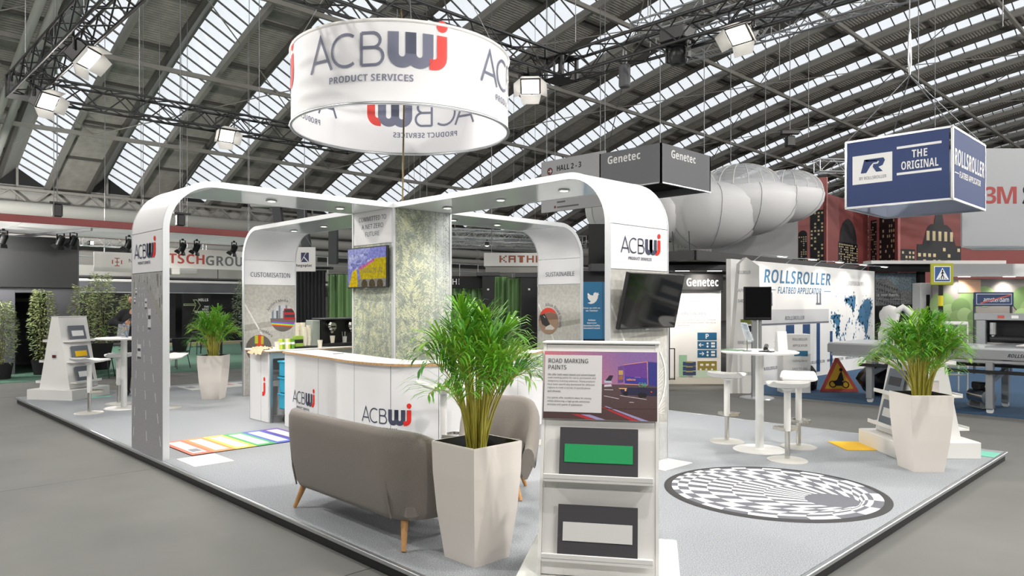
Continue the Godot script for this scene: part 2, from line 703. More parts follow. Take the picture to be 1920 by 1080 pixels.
func flood_lamp(pos: Vector3, aim: Vector3, label: String, power: float, hang: float) -> void:
	# a square floodlight with barn doors, hung under a truss
	var o := thing("flood_lamp", label, "floodlight", pos, 0.0, "floodlights on the black truss")
	o.basis = Basis.looking_at(aim - pos, Vector3.UP)
	part("housing", sh().box(Vector3(0, 0, 0.1), Vector3(0.34, 0.3, 0.2), 0.02), M.black_satin, o)
	var glow := mt("flood_glow", Color.WHITE, 0.4)
	if not glow.emission_enabled:
		glow.emission_enabled = true
		glow.emission = Color(1.0, 0.97, 0.92)
		glow.emission_energy_multiplier = 6.0
	part("lamp_lens", sh().box(Vector3(0, 0, -0.01), Vector3(0.28, 0.24, 0.012), 0.004), glow, o)
	for k in 4:
		var b := Basis(Vector3.BACK, k * PI / 2)
		var s := sh()
		var w := 0.17 if k % 2 == 0 else 0.15
		var h := 0.15 if k % 2 == 0 else 0.17
		s.quad(b * Vector3(-w, h, 0), b * Vector3(w, h, 0), b * Vector3(w * 0.8, h + 0.1, -0.12), b * Vector3(-w * 0.8, h + 0.1, -0.12), b * Vector3(0, 1, 0.5))
		s.quad(b * Vector3(-w, h - 0.004, 0), b * Vector3(w, h - 0.004, 0), b * Vector3(w * 0.8, h + 0.096, -0.123), b * Vector3(-w * 0.8, h + 0.096, -0.123), b * Vector3(0, -1, -0.5))
		part("barn_door", s, M.barn_grey, o)
	var inv := o.basis.inverse()
	part("yoke", sh().tube([Vector3(-0.19, 0, 0.1), Vector3(-0.19, 0, 0.1) + inv * Vector3(0, hang * 0.7, 0), inv * Vector3(0, hang, 0) + Vector3(0, 0, 0.1), Vector3(0.19, 0, 0.1) + inv * Vector3(0, hang * 0.7, 0), Vector3(0.19, 0, 0.1)], 0.014, 6), M.black_satin, o)
	var l := SpotLight3D.new()
	l.name = "beam"
	l.light_energy = power
	l.light_color = Color(1.0, 0.98, 0.95)
	l.spot_angle = 62.0
	l.spot_angle_attenuation = 0.8
	l.spot_range = 60.0
	l.light_size = 0.14
	l.shadow_enabled = true
	o.add_child(l)
	l.position = Vector3(0, 0, -0.04)

const RR := 112.5
const CZ := 6.75
const CYR := -96.53
func roof_point(x: float, phi: float, up := 0.0) -> Vector3:
	return Vector3(x, CYR + (RR + up) * cos(phi), CZ + (RR + up) * sin(phi))

func seen_size(p: Vector3) -> float:
	# how large a metre shows in the photograph's frame (0 outside)
	var d := p.x * 0.7005 - p.z * 0.7136
	if d < 1.0:
		return 0.0
	var l := p.x * 0.7136 + p.z * 0.7005
	var sx := 960 + 1353 * l / d
	var sy := 570 - 1353 * (p.y - 1.72) / d
	return 1353.0 / d if sx > -30 and sx < 1950 and sy > -40 and sy < 600 else 0.0

func scatter(called: String, mesh: Mesh, m: Material, spots: Array, parent: Node, keep := 300) -> void:
	# the largest in view as parts, the rest as one part
	var order := range(spots.size())
	var sz := PackedFloat32Array()
	for s in spots:
		sz.append(seen_size(s.origin))
	order.sort_custom(func(a, b): return sz[a] > sz[b])
	var rest := []
	for i in order.size():
		var k: int = order[i]
		if i < keep and sz[k] > 9.0:
			var o := part(called, mesh, m, parent)
			o.transform = spots[k]
		else:
			rest.append(spots[k])
	if rest.size():
		var mm := MultiMesh.new()
		mm.transform_format = MultiMesh.TRANSFORM_3D
		mm.mesh = mesh
		mm.instance_count = rest.size()
		for i in rest.size():
			mm.set_instance_transform(i, rest[i])
		var q := MultiMeshInstance3D.new()
		q.name = called + "_field"
		q.multimesh = mm
		q.material_override = m
		q.set_meta("kind", "stuff")
		q.set_meta("label", "far " + called.replace("_", " ") + "s of the arched roof")
		parent.add_child(q, true)

func hall() -> void:
	var x0 := -36.0
	var x1 := 122.0
	var z0 := -37.5
	var z1 := 51.0
	# floor: long screed bays with narrow joints over a sub-base
	var fl := struct("floor", sh().box(Vector3(43, -0.2, 6.75), Vector3(160, 0.38, 90)), M.black_matt, "grey screed floor of the exhibition hall", "floor")
	for k in 23:
		part("screed_bay", sh().box(Vector3(43, -0.03, -38.0 + 4.0 * k), Vector3(158, 0.06, 3.99), 0.003), M.hall_floor, fl)
	# walls
	struct("wall_back", sh().box(Vector3(43, 3.4, z0 - 0.2), Vector3(159, 7.2, 0.4)), M.concrete, "grey concrete side wall of the hall behind the pipes", "wall")
	struct("wall_front", sh().box(Vector3(43, 3.4, z1 + 0.2), Vector3(159, 7.2, 0.4)), M.concrete, "grey concrete side wall of the hall behind the viewer", "wall")
	for e in 2:
		var poly := PackedVector2Array([Vector2(z0, -0.1), Vector2(z1, -0.1)])
		for k in 25:
			var f := lerpf(0.4042, -0.4042, k / 24.0)
			poly.append(Vector2(CZ + RR * sin(f), CYR + (RR + 0.7) * cos(f)))
		var s := sh().at(Vector3(x0 - 0.4 if e == 0 else x1, 0, 0), Basis(Vector3(0, 0, 1), Vector3(0, 1, 0), Vector3(1, 0, 0)))
		s.prism(poly, 0.4)
		struct("wall_left" if e == 0 else "wall_right", s, M.concrete, "pale end wall of the arched hall " + ("beside the entrance" if e == 0 else "far beyond the stands"), "wall")
	# the roof
	var per := 3.525
	var f0 := -0.4042
	var nseg := 32
	var df := -2.0 * f0 / nseg
	var seg := RR * df
	var ceil_ := Node3D.new()
	ceil_.name = "ceiling"
	add_child(ceil_)
	tag(ceil_, "arched hall roof of dark corrugated bays between ridged skylights", "ceiling")
	ceil_.set_meta("kind", "structure")
	# one corrugated panel, 1.33 wide (x), seg long (z), facing down
	var cp := sh()
	var nr := 22
	for i in nr:
		var za := -seg / 2 + seg * i / nr
		var zb := za + seg / nr * 0.5
		var zc := za + seg / nr
		cp.quad(Vector3(-0.83, 0, za), Vector3(0.83, 0, za), Vector3(0.83, -0.03, zb), Vector3(-0.83, -0.03, zb), Vector3.DOWN)
		cp.quad(Vector3(-0.83, -0.03, zb), Vector3(0.83, -0.03, zb), Vector3(0.83, 0, zc), Vector3(-0.83, 0, zc), Vector3.DOWN)
	cp.box(Vector3(0, 0.05, 0), Vector3(1.66, 0.06, seg))
	var panel_mesh := cp.mesh()
	var purlin := sh().box(Vector3(0, -0.06, 0), Vector3(1.66, 0.12, 0.06)).mesh()
	# near slope of the ridge: 0.62 across, 0.6 up; far slope glazed: 0.87 across, 0.6 down
	var sl := Vector2(0.775, 0.75).length()
	var fascia := sh().box(Vector3.ZERO, Vector3(sl, 0.03, seg - 0.02)).mesh()
	var npane := 5
	var gl := Vector2(1.0875, 0.75).length()
	var pane := sh().box(Vector3.ZERO, Vector3(gl - 0.04, 0.008, seg / npane - 0.05)).mesh()
	var glbar := sh().box(Vector3.ZERO, Vector3(gl, 0.06, 0.04)).mesh()
	var spots_panel := []
	var spots_purlin := []
	var spots_fascia := []
	var spots_pane := []
	var spots_bar := []
	var ridge := []
	for k in range(-13, 34):
		var r := 7.7 + per * k
		var xm := r + 0.83
		for i in nseg:
			var f := f0 + df * (i + 0.5)
			var up := Vector3(0, cos(f), sin(f))
			var along := Vector3(0, -sin(f), cos(f))
			spots_panel.append(Transform3D(Basis(Vector3.RIGHT, up, along), roof_point(xm, f)))
			var g := f0 + df * i
			var up2 := Vector3(0, cos(g), sin(g))
			spots_purlin.append(Transform3D(Basis(Vector3.RIGHT, up2, Vector3(0, -sin(g), cos(g))), roof_point(xm, g)))
			var a1 := Vector3.RIGHT * 0.775 + up * 0.75
			var d1 := a1.normalized()
			spots_fascia.append(Transform3D(Basis(d1, along.cross(d1), along), roof_point(r - 1.475, f, 0.375)))
			var d2 := (Vector3.RIGHT * 1.0875 - up * 0.75).normalized()
			for j in npane:
				var h := f0 + df * (i + (j + 0.5) / npane)
				var al := Vector3(0, -sin(h), cos(h))
				spots_pane.append(Transform3D(Basis(d2, al.cross(d2), al), roof_point(r - 0.544, h, 0.375)))
				h = f0 + df * (i + float(j) / npane)
				al = Vector3(0, -sin(h), cos(h))
				spots_bar.append(Transform3D(Basis(d2, al.cross(d2), al), roof_point(r - 0.544, h, 0.375)))
		# arched steel ribs at both edges of the bay and along the ridge
		for q in [[r + 0.02, -0.12, 0.17, 0.27, "roof_rib"], [r + 1.64, -0.12, 0.12, 0.24, "roof_rib_dark"], [r - 1.0875, 0.75, 0.09, 0.11, "roof_rib"]]:
			var s := sh()
			for i in nseg:
				s.bar(roof_point(q[0], f0 + df * i, q[1]), roof_point(q[0], f0 + df * (i + 1), q[1]), q[2], q[3])
			part("arched_rib", s, M[q[4]], ceil_)
		# gable end of the skylight at its foot
		for e in [f0, -f0]:
			var b := roof_point(r, e)
			var s := sh()
			for o in [0.0, 0.06]:
				var zz := Vector3(0, 0, o if e > 0 else -o)
				s.tri(b + zz - Vector3(1.86, 0, 0), b + zz, b + zz + Vector3(-1.0875, 0.77, 0), Vector3(0, 0, -signf(e)))
			part("gable_end", s, M.black_matt, ceil_)
			part("gable_strut", sh().bar(b + Vector3(-1.0875, -0.75, -0.1 * signf(e)), b + Vector3(-1.0875, 0.75, -0.1 * signf(e)), 0.09, 0.09), M.roof_rib, ceil_)
	scatter("roof_panel", panel_mesh, M.roof_panel, spots_panel, ceil_)
	scatter("purlin", purlin, M.roof_rib_dark, spots_purlin, ceil_, 200)
	scatter("ridge_side_panel", fascia, M.roof_fascia, spots_fascia, ceil_, 200)
	scatter("skylight_pane", pane, M.pane_glass, spots_pane, ceil_)
	scatter("glazing_bar", glbar, M.roof_rib_dark, spots_bar, ceil_)
	# long tie beams under the roof with hangers, and wind bracing between them
	var zz0 := -32.5
	var kk := 0
	while zz0 < 44.0:
		var f := asin((zz0 - CZ) / RR)
		var p := roof_point(0, f, -0.45)
		var s := sh()
		s.bar(Vector3(x0, p.y, p.z), Vector3(x1, p.y, p.z), 0.12, 0.16)
		part("tie_beam", s, M.roof_rib, ceil_)
		var w := sh()
		for i in 15:
			var xa := -34.0 + i * 10.575 + (5.29 if kk % 2 else 0.0)
			var q := roof_point(0, asin((zz0 + 5.0 - CZ) / RR), -0.45)
			w.tube([Vector3(xa, p.y, p.z), Vector3(xa + 5.2875, q.y, q.z)], 0.025, 5)
			w.tube([Vector3(xa + 10.575, p.y, p.z), Vector3(xa + 5.2875, q.y, q.z)], 0.025, 5)
		part("wind_brace", w, M.roof_rib, ceil_)
		zz0 += 5.0
		kk += 1
	# wall head girder and the fat ventilation ducts along the back wall
	var gd := thing("lattice_girder", "long grey lattice girder along the foot of the roof", "girder", Vector3(43, 6.0, -36.9))
	for dy in [0.0, 0.65]:
		part("chord", sh().bar(Vector3(-76, dy, 0), Vector3(76, dy, 0), 0.12, 0.12), M.roof_rib, gd)
	var s3 := sh()
	for i in 100:
		s3.bar(Vector3(-75 + i * 1.5, 0, 0), Vector3(-74.25 + i * 1.5, 0.65, 0), 0.07, 0.07)
		s3.bar(Vector3(-74.25 + i * 1.5, 0.65, 0), Vector3(-73.5 + i * 1.5, 0, 0), 0.07, 0.07)
	part("lattice", s3, M.roof_rib, gd)
	for q in [4.95, 5.32]:
		var dp := []
		for i in 24:
			dp.append(roof_point(q, f0 + 0.012 * i + 0.01, -0.85) - Vector3(q, 6.0, -36.0))
		solo("roof_pipe", sh().tube(dp, 0.13, 12), M.concrete, "pale round pipe climbing the inside of the arched roof, " + ("thicker-looking outer one" if q < 5 else "one beside the black truss corner"), "pipe", "pipes climbing the roof").position = Vector3(q, 6.0, -36.0)
	for q in [[13.0, -9.0], [14.5, -7.0], [17.0, -8.0], [19.0, -5.5], [21.0, -9.0], [24.0, -6.5], [16.0, -3.2], [20.5, -3.6]]:
		var ry := roof_point(0, asin((q[1] - CZ) / RR)).y
		wire("loose_cable", "thin loose steel cable dangling from the roof girders", Vector3(q[0], 6.6 + 0.3 * fmod(q[0], 3.0), q[1]), Vector3(q[0] + 0.05, ry, q[1]), "loose cables under the roof", 0.01)
	var ducts := [[5.7, -36.0, 0.32, "thick upper"], [5.02, -36.0, 0.26, "middle"], [4.5, -36.0, 0.17, "slim lower"]]
	for d in ducts:
		var t := thing("ventilation_duct", "%s pale grey round duct running along the hall side wall" % d[3], "duct", Vector3(43, d[0], d[1]))
		part("pipe", sh().tube([Vector3(-76, 0, 0), Vector3(76, 0, 0)], d[2], 16), M.concrete, t)
		for i in 21:
			part("collar", sh().tube([Vector3(-74 + i * 7, 0, 0), Vector3(-73.75 + i * 7, 0, 0)], d[2] + 0.035, 16), M.concrete, t)
			part("hanger", sh().bar(Vector3(-71 + i * 7, 0, -0.0), Vector3(-71 + i * 7, 0.2, -1.2), 0.04, 0.04), M.roof_rib, t)

func truss(called: String, label: String, a: Vector3, b: Vector3, w: float, m: Material, group := "", bays := 0) -> Node3D:
	# a box truss: four chords with zigzag lacing on all sides
	var o := thing(called, label, "truss", (a + b) / 2, 0.0, group)
	var d := (b - a).normalized()
	var sd := d.cross(Vector3.UP).normalized() * w * 0.5
	var up := Vector3.UP * w * 0.5
	var L := (b - a).length()
	var h := (b - a) / 2
	var cs := [sd + up, -sd + up, -sd - up, sd - up]
	for c in cs:
		part("chord", sh().tube([c - h, c + h], w * 0.07, 6), m, o)
	if bays == 0:
		bays = int(ceil(L / (w * 1.1)))
	for k in 4:
		var s := sh()
		var c0: Vector3 = cs[k]
		var c1: Vector3 = cs[(k + 1) % 4]
		for i in bays:
			var p := -h + d * L * i / bays
			var q := -h + d * L * (i + 1) / bays
			if i % 2 == 0:
				s.tube([c0 + p, c1 + q], w * 0.035, 4)
			else:
				s.tube([c1 + p, c0 + q], w * 0.035, 4)
		for e in [-h, h]:
			s.tube([c0 + e, c1 + e], w * 0.05, 4)
		part("lacing", s, m, o)
	return o

func wire(called: String, label: String, a: Vector3, b: Vector3, group: String, r := 0.008) -> void:
	var o := solo(called, sh().tube([a - (a + b) / 2, b - (a + b) / 2], r, 5), M.steel_grey, label, "cable", group)
	o.position = (a + b) / 2

func truss_rig() -> void:
	var yt := 5.5
	var g := "black trusses hung over the stand"
	truss("lighting_truss", "long black box truss running along the open left edge of the stand", Vector3(2.7, yt, -14.9), Vector3(2.7, yt, 3.0), 0.36, M.black_satin, g)
	truss("lighting_truss", "black box truss behind the white ring banner over the far edge of the stand", Vector3(2.9, yt, -14.9), Vector3(9.3, yt, -14.9), 0.36, M.black_satin, g)
	truss("lighting_truss", "black box truss passing just above the round white banner", Vector3(2.9, yt + 0.12, -8.0), Vector3(8.8, yt + 0.12, -8.0), 0.36, M.black_satin, g)
	truss("lighting_truss", "black box truss running from the ring banner towards the blue hanging sign", Vector3(9.0, yt + 0.12, -8.0), Vector3(9.0, yt + 0.12, 3.0), 0.36, M.black_satin, g)
	for p in [Vector3(2.7, yt, -14.9), Vector3(9.0, yt + 0.12, -8.0)]:
		var c := thing("truss_corner", "black cube corner joint of the lighting truss " + ("above the grey A-shaped stand" if p.z < -10 else "beside the ring banner"), "truss joint", p)
		for e in [[1, 1], [1, -1], [-1, 1], [-1, -1]]:
			part("post", sh().bar(Vector3(e[0] * 0.18, -0.2, e[1] * 0.18), Vector3(e[0] * 0.18, 0.2, e[1] * 0.18), 0.05, 0.05), M.black_satin, c)
		part("plate", sh().box(Vector3(0, 0.19, 0), Vector3(0.4, 0.02, 0.4)), M.black_satin, c)
		part("plate", sh().box(Vector3(0, -0.19, 0), Vector3(0.4, 0.02, 0.4)), M.black_satin, c)
	var mid := Vector3(6.0, 0.6, -7.5)
	flood_lamp(Vector3(2.75, yt - 0.45, -11.0), mid, "floodlight with white barn doors on the truss above the grey pillar", FLOOD, 0.42)
	flood_lamp(Vector3(2.85, yt - 0.47, -13.75), mid, "floodlight with white barn doors under the truss corner by the big ducts", FLOOD, 0.42)
	flood_lamp(Vector3(6.25, yt - 0.3, -14.8), mid, "floodlight with white barn doors midway along the far truss", FLOOD, 0.42)
	flood_lamp(Vector3(8.42, yt - 0.25, -8.15), Vector3(5, 0.5, -5), "floodlight with white barn doors by the truss corner beside the ring banner", FLOOD, 0.42)
	flood_lamp(Vector3(9.0, yt - 0.15, -4.8), Vector3(5, 0.5, -5), "bright floodlight with white barn doors beside the black moving head", FLOOD, 0.42)
	# unseen floods added on the rig over the viewer, for more light
	for p in [Vector3(9.0, yt - 0.25, -1.6), Vector3(2.75, yt - 0.42, -6.0), Vector3(2.75, yt - 0.42, -1.0)]:
		flood_lamp(p, Vector3(5.6, 0.5, -5.5), "floodlight with white barn doors added out of view to brighten the stand", FLOOD, 0.42)
	# moving head and speaker on the right-hand truss
	var mh := thing("moving_head_lamp", "black moving head lamp clamped under the right truss", "stage light", Vector3(9.0, yt - 0.02, -5.75))
	part("base_box", sh().box(Vector3(0, 0.1, 0), Vector3(0.36, 0.2, 0.42), 0.02), M.black_satin, mh)
	part("yoke", sh().box(Vector3(0, -0.1, 0.17), Vector3(0.1, 0.3, 0.04), 0.01).box(Vector3(0, -0.1, -0.17), Vector3(0.1, 0.3, 0.04), 0.01), M.black_satin, mh)
	part("head", sh().lathe([Vector2(0, 0.12), Vector2(0.1, 0.1), Vector2(0.13, 0), Vector2(0.11, -0.14), Vector2(0, -0.15)], Vector3(0, -0.16, 0), 16, true), M.black_satin, mh)
	var sp := thing("cylinder_speaker", "slim dark cylinder hanging from the right truss", "speaker", Vector3(9.0, yt - 0.28, -6.7))
	part("body", sh().lathe([Vector2(0, 0.17), Vector2(0.08, 0.17), Vector2(0.09, 0.15), Vector2(0.09, -0.15), Vector2(0.08, -0.17), Vector2(0, -0.17)], Vector3.ZERO, 18), M.dark_grey, sp)
	part("hook", sh().tube([Vector3(-0.05, 0.17, 0), Vector3(-0.03, 0.45, 0), Vector3(0.03, 0.45, 0), Vector3(0.05, 0.17, 0)], 0.012, 6), M.steel_grey, sp)
	for q in [[2.7, -14.6], [2.7, -11.0], [4.6, -14.9], [7.0, -14.9]]:
		wire("truss_hanger", "thin steel cable holding up the left-hand trusses", Vector3(q[0], yt + 0.15, q[1]), Vector3(q[0], roof_point(0, asin((q[1] - CZ) / RR)).y, q[1]), "left truss hangers")
	for q in [[8.9, -7.6], [8.9, -6.2], [9.1, -5.4], [9.1, -4.4]]:
		wire("truss_hanger", "thin steel cable holding up the right-hand truss", Vector3(q[0], yt + 0.45, q[1]), Vector3(q[0], roof_point(0, asin((q[1] - CZ) / RR)).y, q[1]), "right truss hangers")
	# bright aluminium grid further off at the top of the picture
	for i in 3:
		truss("aluminium_truss", "bright aluminium truss hung high under the roof crown", Vector3(15.9 + i * 1.2, 9.0, -11.5), Vector3(15.9 + i * 1.2, 9.0, -4.0), 0.4, M.silver, "aluminium grid under the roof")

func tex_road() -> Image:
	var im := iblank(256, 512, Color("a3a2a6"))
	ipoly(im, [[0, 0], [1, 0], [1, 0.2], [0, 0.14]], Color("a2a2a0"))
	for k in 90:
		var x := rng.randf()
		var y := rng.randf() * 0.2
		irect(im, x, y, 0.01 + rng.randf() * 0.03, 0.02 + rng.randf() * 0.06, Color("6f706d") if k % 2 else Color("b5b5b2"))
	ipoly(im, [[0, 0.13], [0.22, 0.05], [0.42, 0.05], [1, 0.32], [1, 1], [0, 1]], Color("9c9ba0"))
	ipoly(im, [[0.42, 0.05], [0.47, 0.05], [1, 0.22], [1, 0.3]], Color("9b9a96"))
	for q in [[0.26, 0.06, 0.02], [0.33, 0.06, 0.5], [0.38, 0.06, 0.98]]:
		for k in 12:
			var a := pow(k / 12.0, 1.6)
			var b := pow((k + 0.45) / 12.0, 1.6)
			iline(im, lerpf(q[0], q[2], a), lerpf(q[1], 1.0, a), lerpf(q[0], q[2], b), lerpf(q[1], 1.0, b), 0.006 + 0.012 * a, Color("e4e4e4"))
	for q in [[0.43, 0.14, 0.07, 0.05], [0.53, 0.2, 0.1, 0.1], [0.1, 0.08, 0.06, 0.03], [0.17, 0.4, 0.13, 0.07], [0.05, 0.13, 0.06, 0.03]]:
		irect(im, q[0], q[1], q[2], q[3], Color("d6d6d8"))
		irect(im, q[0] + q[2] * 0.1, q[1] + q[3] * 0.35, q[2] * 0.8, q[3] * 0.2, Color("3a3b3f"))
		irect(im, q[0], q[1] + q[3], q[2], 0.012, Color("54545a"))
	inoise(im, 0.2, 0.12, 3)
	return im

func tex_forest(seed_: int, misty: float) -> Image:
	# conifers in mist, bough by bough: tone follows clumps, strokes droop away from each trunk
	var im := iblank(512, 1024, Color("8f968a"))
	var r := RandomNumberGenerator.new()
	r.seed = seed_
	var f := FastNoiseLite.new()
	f.seed = seed_
	f.frequency = 0.012
	f.fractal_octaves = 4
	var dark := [Color("5c6655"), Color("6d7768"), Color("4f5b50"), Color("77817b")]
	var pale := [Color("a9ab78"), Color("bcbd8e"), Color("999e74"), Color("c6c8a4"), Color("b1b494")]
	var trunks := []
	for k in 9:
		trunks.append(r.randf())
	for i in 26000:
		var x := r.randf()
		var y := r.randf() * 1.04 - 0.02
		var near: float = trunks[0]
		for t in trunks:
			if absf(t - x) < absf(near - x):
				near = t
		var sg := signf(x - near + 0.0001)
		var n := f.get_noise_2d(x * 512, y * 1024)
		var c: Color = pale[i % 5] if n + r.randf_range(-0.4, 0.4) > 0.0 else dark[i % 4]
		var fog := misty * clampf((x - 0.45) * 1.6, 0, 1) * clampf(1.0 - y * 1.1, 0, 1)
		c = c.lerp(Color("d3dadf"), clampf(fog + 0.24, 0, 0.85))
		var ln := r.randf_range(0.008, 0.035)
		iline(im, x, y, x + sg * ln, y + ln * r.randf_range(0.05, 0.5), 0.0028, c)
	for i in 160:
		var x := r.randf()
		var y := r.randf()
		iline(im, x, y, x + r.randf_range(-0.1, 0.1), y + r.randf_range(-0.01, 0.03), 0.002, Color("d4d6cc"))
	return im

func tex_pale(seed_: int) -> Image:
	# pale road picture on the other legs: haze, a verge line and fine rails
	var im := iblank(256, 512, Color("c7c5bf"))
	for y in 512:
		im.fill_rect(Rect2i(0, y, 256, 1), Color("c9c7c1").lerp(Color("b5b3ad"), absf(y / 256.0 - 0.8) * 0.8))
	ipoly(im, [[0, 0.36], [1, 0.3], [1, 0.34], [0, 0.42]], Color("aaa8a0"))
	iline(im, 0.0, 0.17, 0.45, 0.55, 0.02, Color("e8e7e3"))
	iline(im, 0.45, 0.55, 0.65, 0.8, 0.02, Color("e8e7e3"))
	for k in 9:
		iline(im, 0.6 + k * 0.03, 0.75, 0.95, 0.6 + k * 0.02, 0.004, Color("e4e2dd"))
	inoise(im, 0.05, 0.08, seed_)
	inoise(im, 0.4, 0.06, seed_ + 1)
	return im

func arch(label: String, origin: Vector3, turn: float, L: float, outer: Material, inner: Material, lights: Array) -> Node3D:
	# local x runs from the leg to the tower, local z across the metre-wide band
	var o := thing("arch_frame", label, "arch", origin, turn, "arches of the white stand canopy")
	var R := 0.55
	var T := 0.065
	var top := 3.05
	var prof := func(off: float) -> Array:
		var p := [Vector2(off, 0.1), Vector2(off, 2.06), Vector2(off, 2.5)]
		for k in range(1, 17):
			var a := deg_to_rad(180.0 - 90.0 * k / 16.0)
			p.append(Vector2(R + cos(a) * (R - off), top - R + sin(a) * (R - off)))
		p.append(Vector2(L, top - off))
		return p
	var po: Array = prof.call(0.0)
	var pi: Array = prof.call(T)
	# core and the bright aluminium edges on both sides
	for e in 2:
		var s := sh()
		var z0 := 0.0 if e == 0 else 0.985
		for i in po.size() - 1:
			var a: Vector2 = po[i]
			var b: Vector2 = po[i + 1]
			var c: Vector2 = pi[i + 1]
			var d: Vector2 = pi[i]
			for z in [z0, z0 + 0.015]:
				s.quad(Vector3(a.x, a.y, z), Vector3(b.x, b.y, z), Vector3(c.x, c.y, z), Vector3(d.x, d.y, z), Vector3(0, 0, -1 if z == z0 else 1))
			s.quad(Vector3(a.x, a.y, z0), Vector3(b.x, b.y, z0), Vector3(b.x, b.y, z0 + 0.015), Vector3(a.x, a.y, z0 + 0.015), Vector3(a.x - d.x, a.y - d.y, 0))
			s.quad(Vector3(d.x, d.y, z0), Vector3(c.x, c.y, z0), Vector3(c.x, c.y, z0 + 0.015), Vector3(d.x, d.y, z0 + 0.015), Vector3(d.x - a.x, d.y - a.y, 0))
		part("edge_profile", s, M.edge_alu, o)
	# skins: each sheet a panel with a fine joint to the next
	var skin := func(called: String, off: float, i0: int, i1: int, m: Material, inside: bool) -> void:
		var s := sh()
		var pts: Array = prof.call(off)
		var rows := []
		for i in range(i0, i1 + 1):
			var p: Vector2 = pts[i]
			if i == i0 and i0 > 0:
				p += (pts[i + 1] - p).normalized() * 0.003
			if i == i1:
				p += (pts[i - 1] - p).normalized() * 0.003
			rows.append([Vector3(p.x, p.y, 0.017), Vector3(p.x, p.y, 0.983)])
		if rows.size() == 2:
			# upright on the picture: u runs across as seen from outside
			var a = rows[0]
			var b = rows[1]
			if inside:
				s.quad(a[1], a[0], b[0], b[1], Vector3.RIGHT if i1 < 3 else Vector3.DOWN)
			else:
				s.quad(a[0], a[1], b[1], b[0], Vector3.LEFT if i1 < 3 else Vector3.UP)
		else:
			s.grid(rows)
		part(called, s, m, o)
	skin.call("leg_graphic", 0.004, 0, 1, outer, false)
	skin.call("leg_panel", 0.004, 1, 2, M.white_gloss, false)
	skin.call("curved_panel", 0.004, 2, 18, M.white_gloss, false)
	skin.call("beam_panel", 0.004, 18, 19, M.white_gloss, false)
	skin.call("leg_graphic", T - 0.004, 0, 1, inner, true)
	skin.call("leg_panel", T - 0.004, 1, 2, M.white_gloss, true)
	skin.call("curved_panel", T - 0.004, 2, 18, M.white_gloss, true)
	skin.call("soffit_panel", T - 0.004, 18, 19, M.soffit, true)
	for lx in lights:
		var d := part("downlight", sh().lathe([Vector2(0.0, 0.0), Vector2(0.062, 0.0), Vector2(0.07, -0.006), Vector2(0.062, -0.014), Vector2(0.045, -0.014), Vector2(0.045, -0.006)], Vector3(lx, 2.984, 0.5), 20), M.silver, o)
		part("lamp", sh().lathe([Vector2(0, -0.008), Vector2(0.045, -0.008), Vector2(0.045, -0.011), Vector2(0, -0.011)], Vector3(lx, 2.984, 0.5), 16), M.downlight_glow, d)
		var l := SpotLight3D.new()
		l.name = "beam"
		l.light_energy = 2.2
		l.light_color = Color(1, 0.96, 0.9)
		l.spot_angle = 55.0
		l.spot_angle_attenuation = 1.0
		l.spot_range = 20.0
		l.light_size = 0.045
		l.shadow_enabled = true
		o.add_child(l, true)
		l.position = Vector3(lx, 2.96, 0.5)
		l.rotation_degrees.x = -90.0
	return o

func disc_print(called: String, im: Image, c: Vector3, x: Vector3, r: float, y0: float, parent: Node, key: String) -> void:
	# a round printed picture, trimmed at the local limits -0.47..0.47 of the panel
	var s := sh()
	var nz := x.cross(Y) * 0.003
	var pts := []
	for k in 48:
		var a := TAU * k / 48
		pts.append(Vector2(cos(a), sin(a)))
	var pc := c + nz
	for k in 48:
		var a: Vector2 = pts[k]
		var b: Vector2 = pts[(k + 1) % 48]
		s.tri(pc, pc + x * a.x * r + Y * a.y * r, pc + x * b.x * r + Y * b.y * r, nz.normalized(), Vector2(0.5, 0.5), Vector2(0.5 + a.x / 2, 0.5 - a.y / 2), Vector2(0.5 + b.x / 2, 0.5 - b.y / 2))
	part(called, s, picture(key, im), parent)

func say_round(s: String, c: Vector3, x: Vector3, r: float, a0: float, h: float, m: Material, parent: Node) -> void:
	# text bent over the top of a circle, starting at angle a0 (degrees), clockwise
	var t := fit(letters(s), 0, 0, 0, h)
	var nz := x.cross(Y) * 0.002
	part("lettering", sh().flat(t, func(p: Vector2):
		var a := deg_to_rad(a0) - p.x / r
		return c + nz + (x * cos(a) + Y * sin(a)) * (r + p.y)), m, parent)

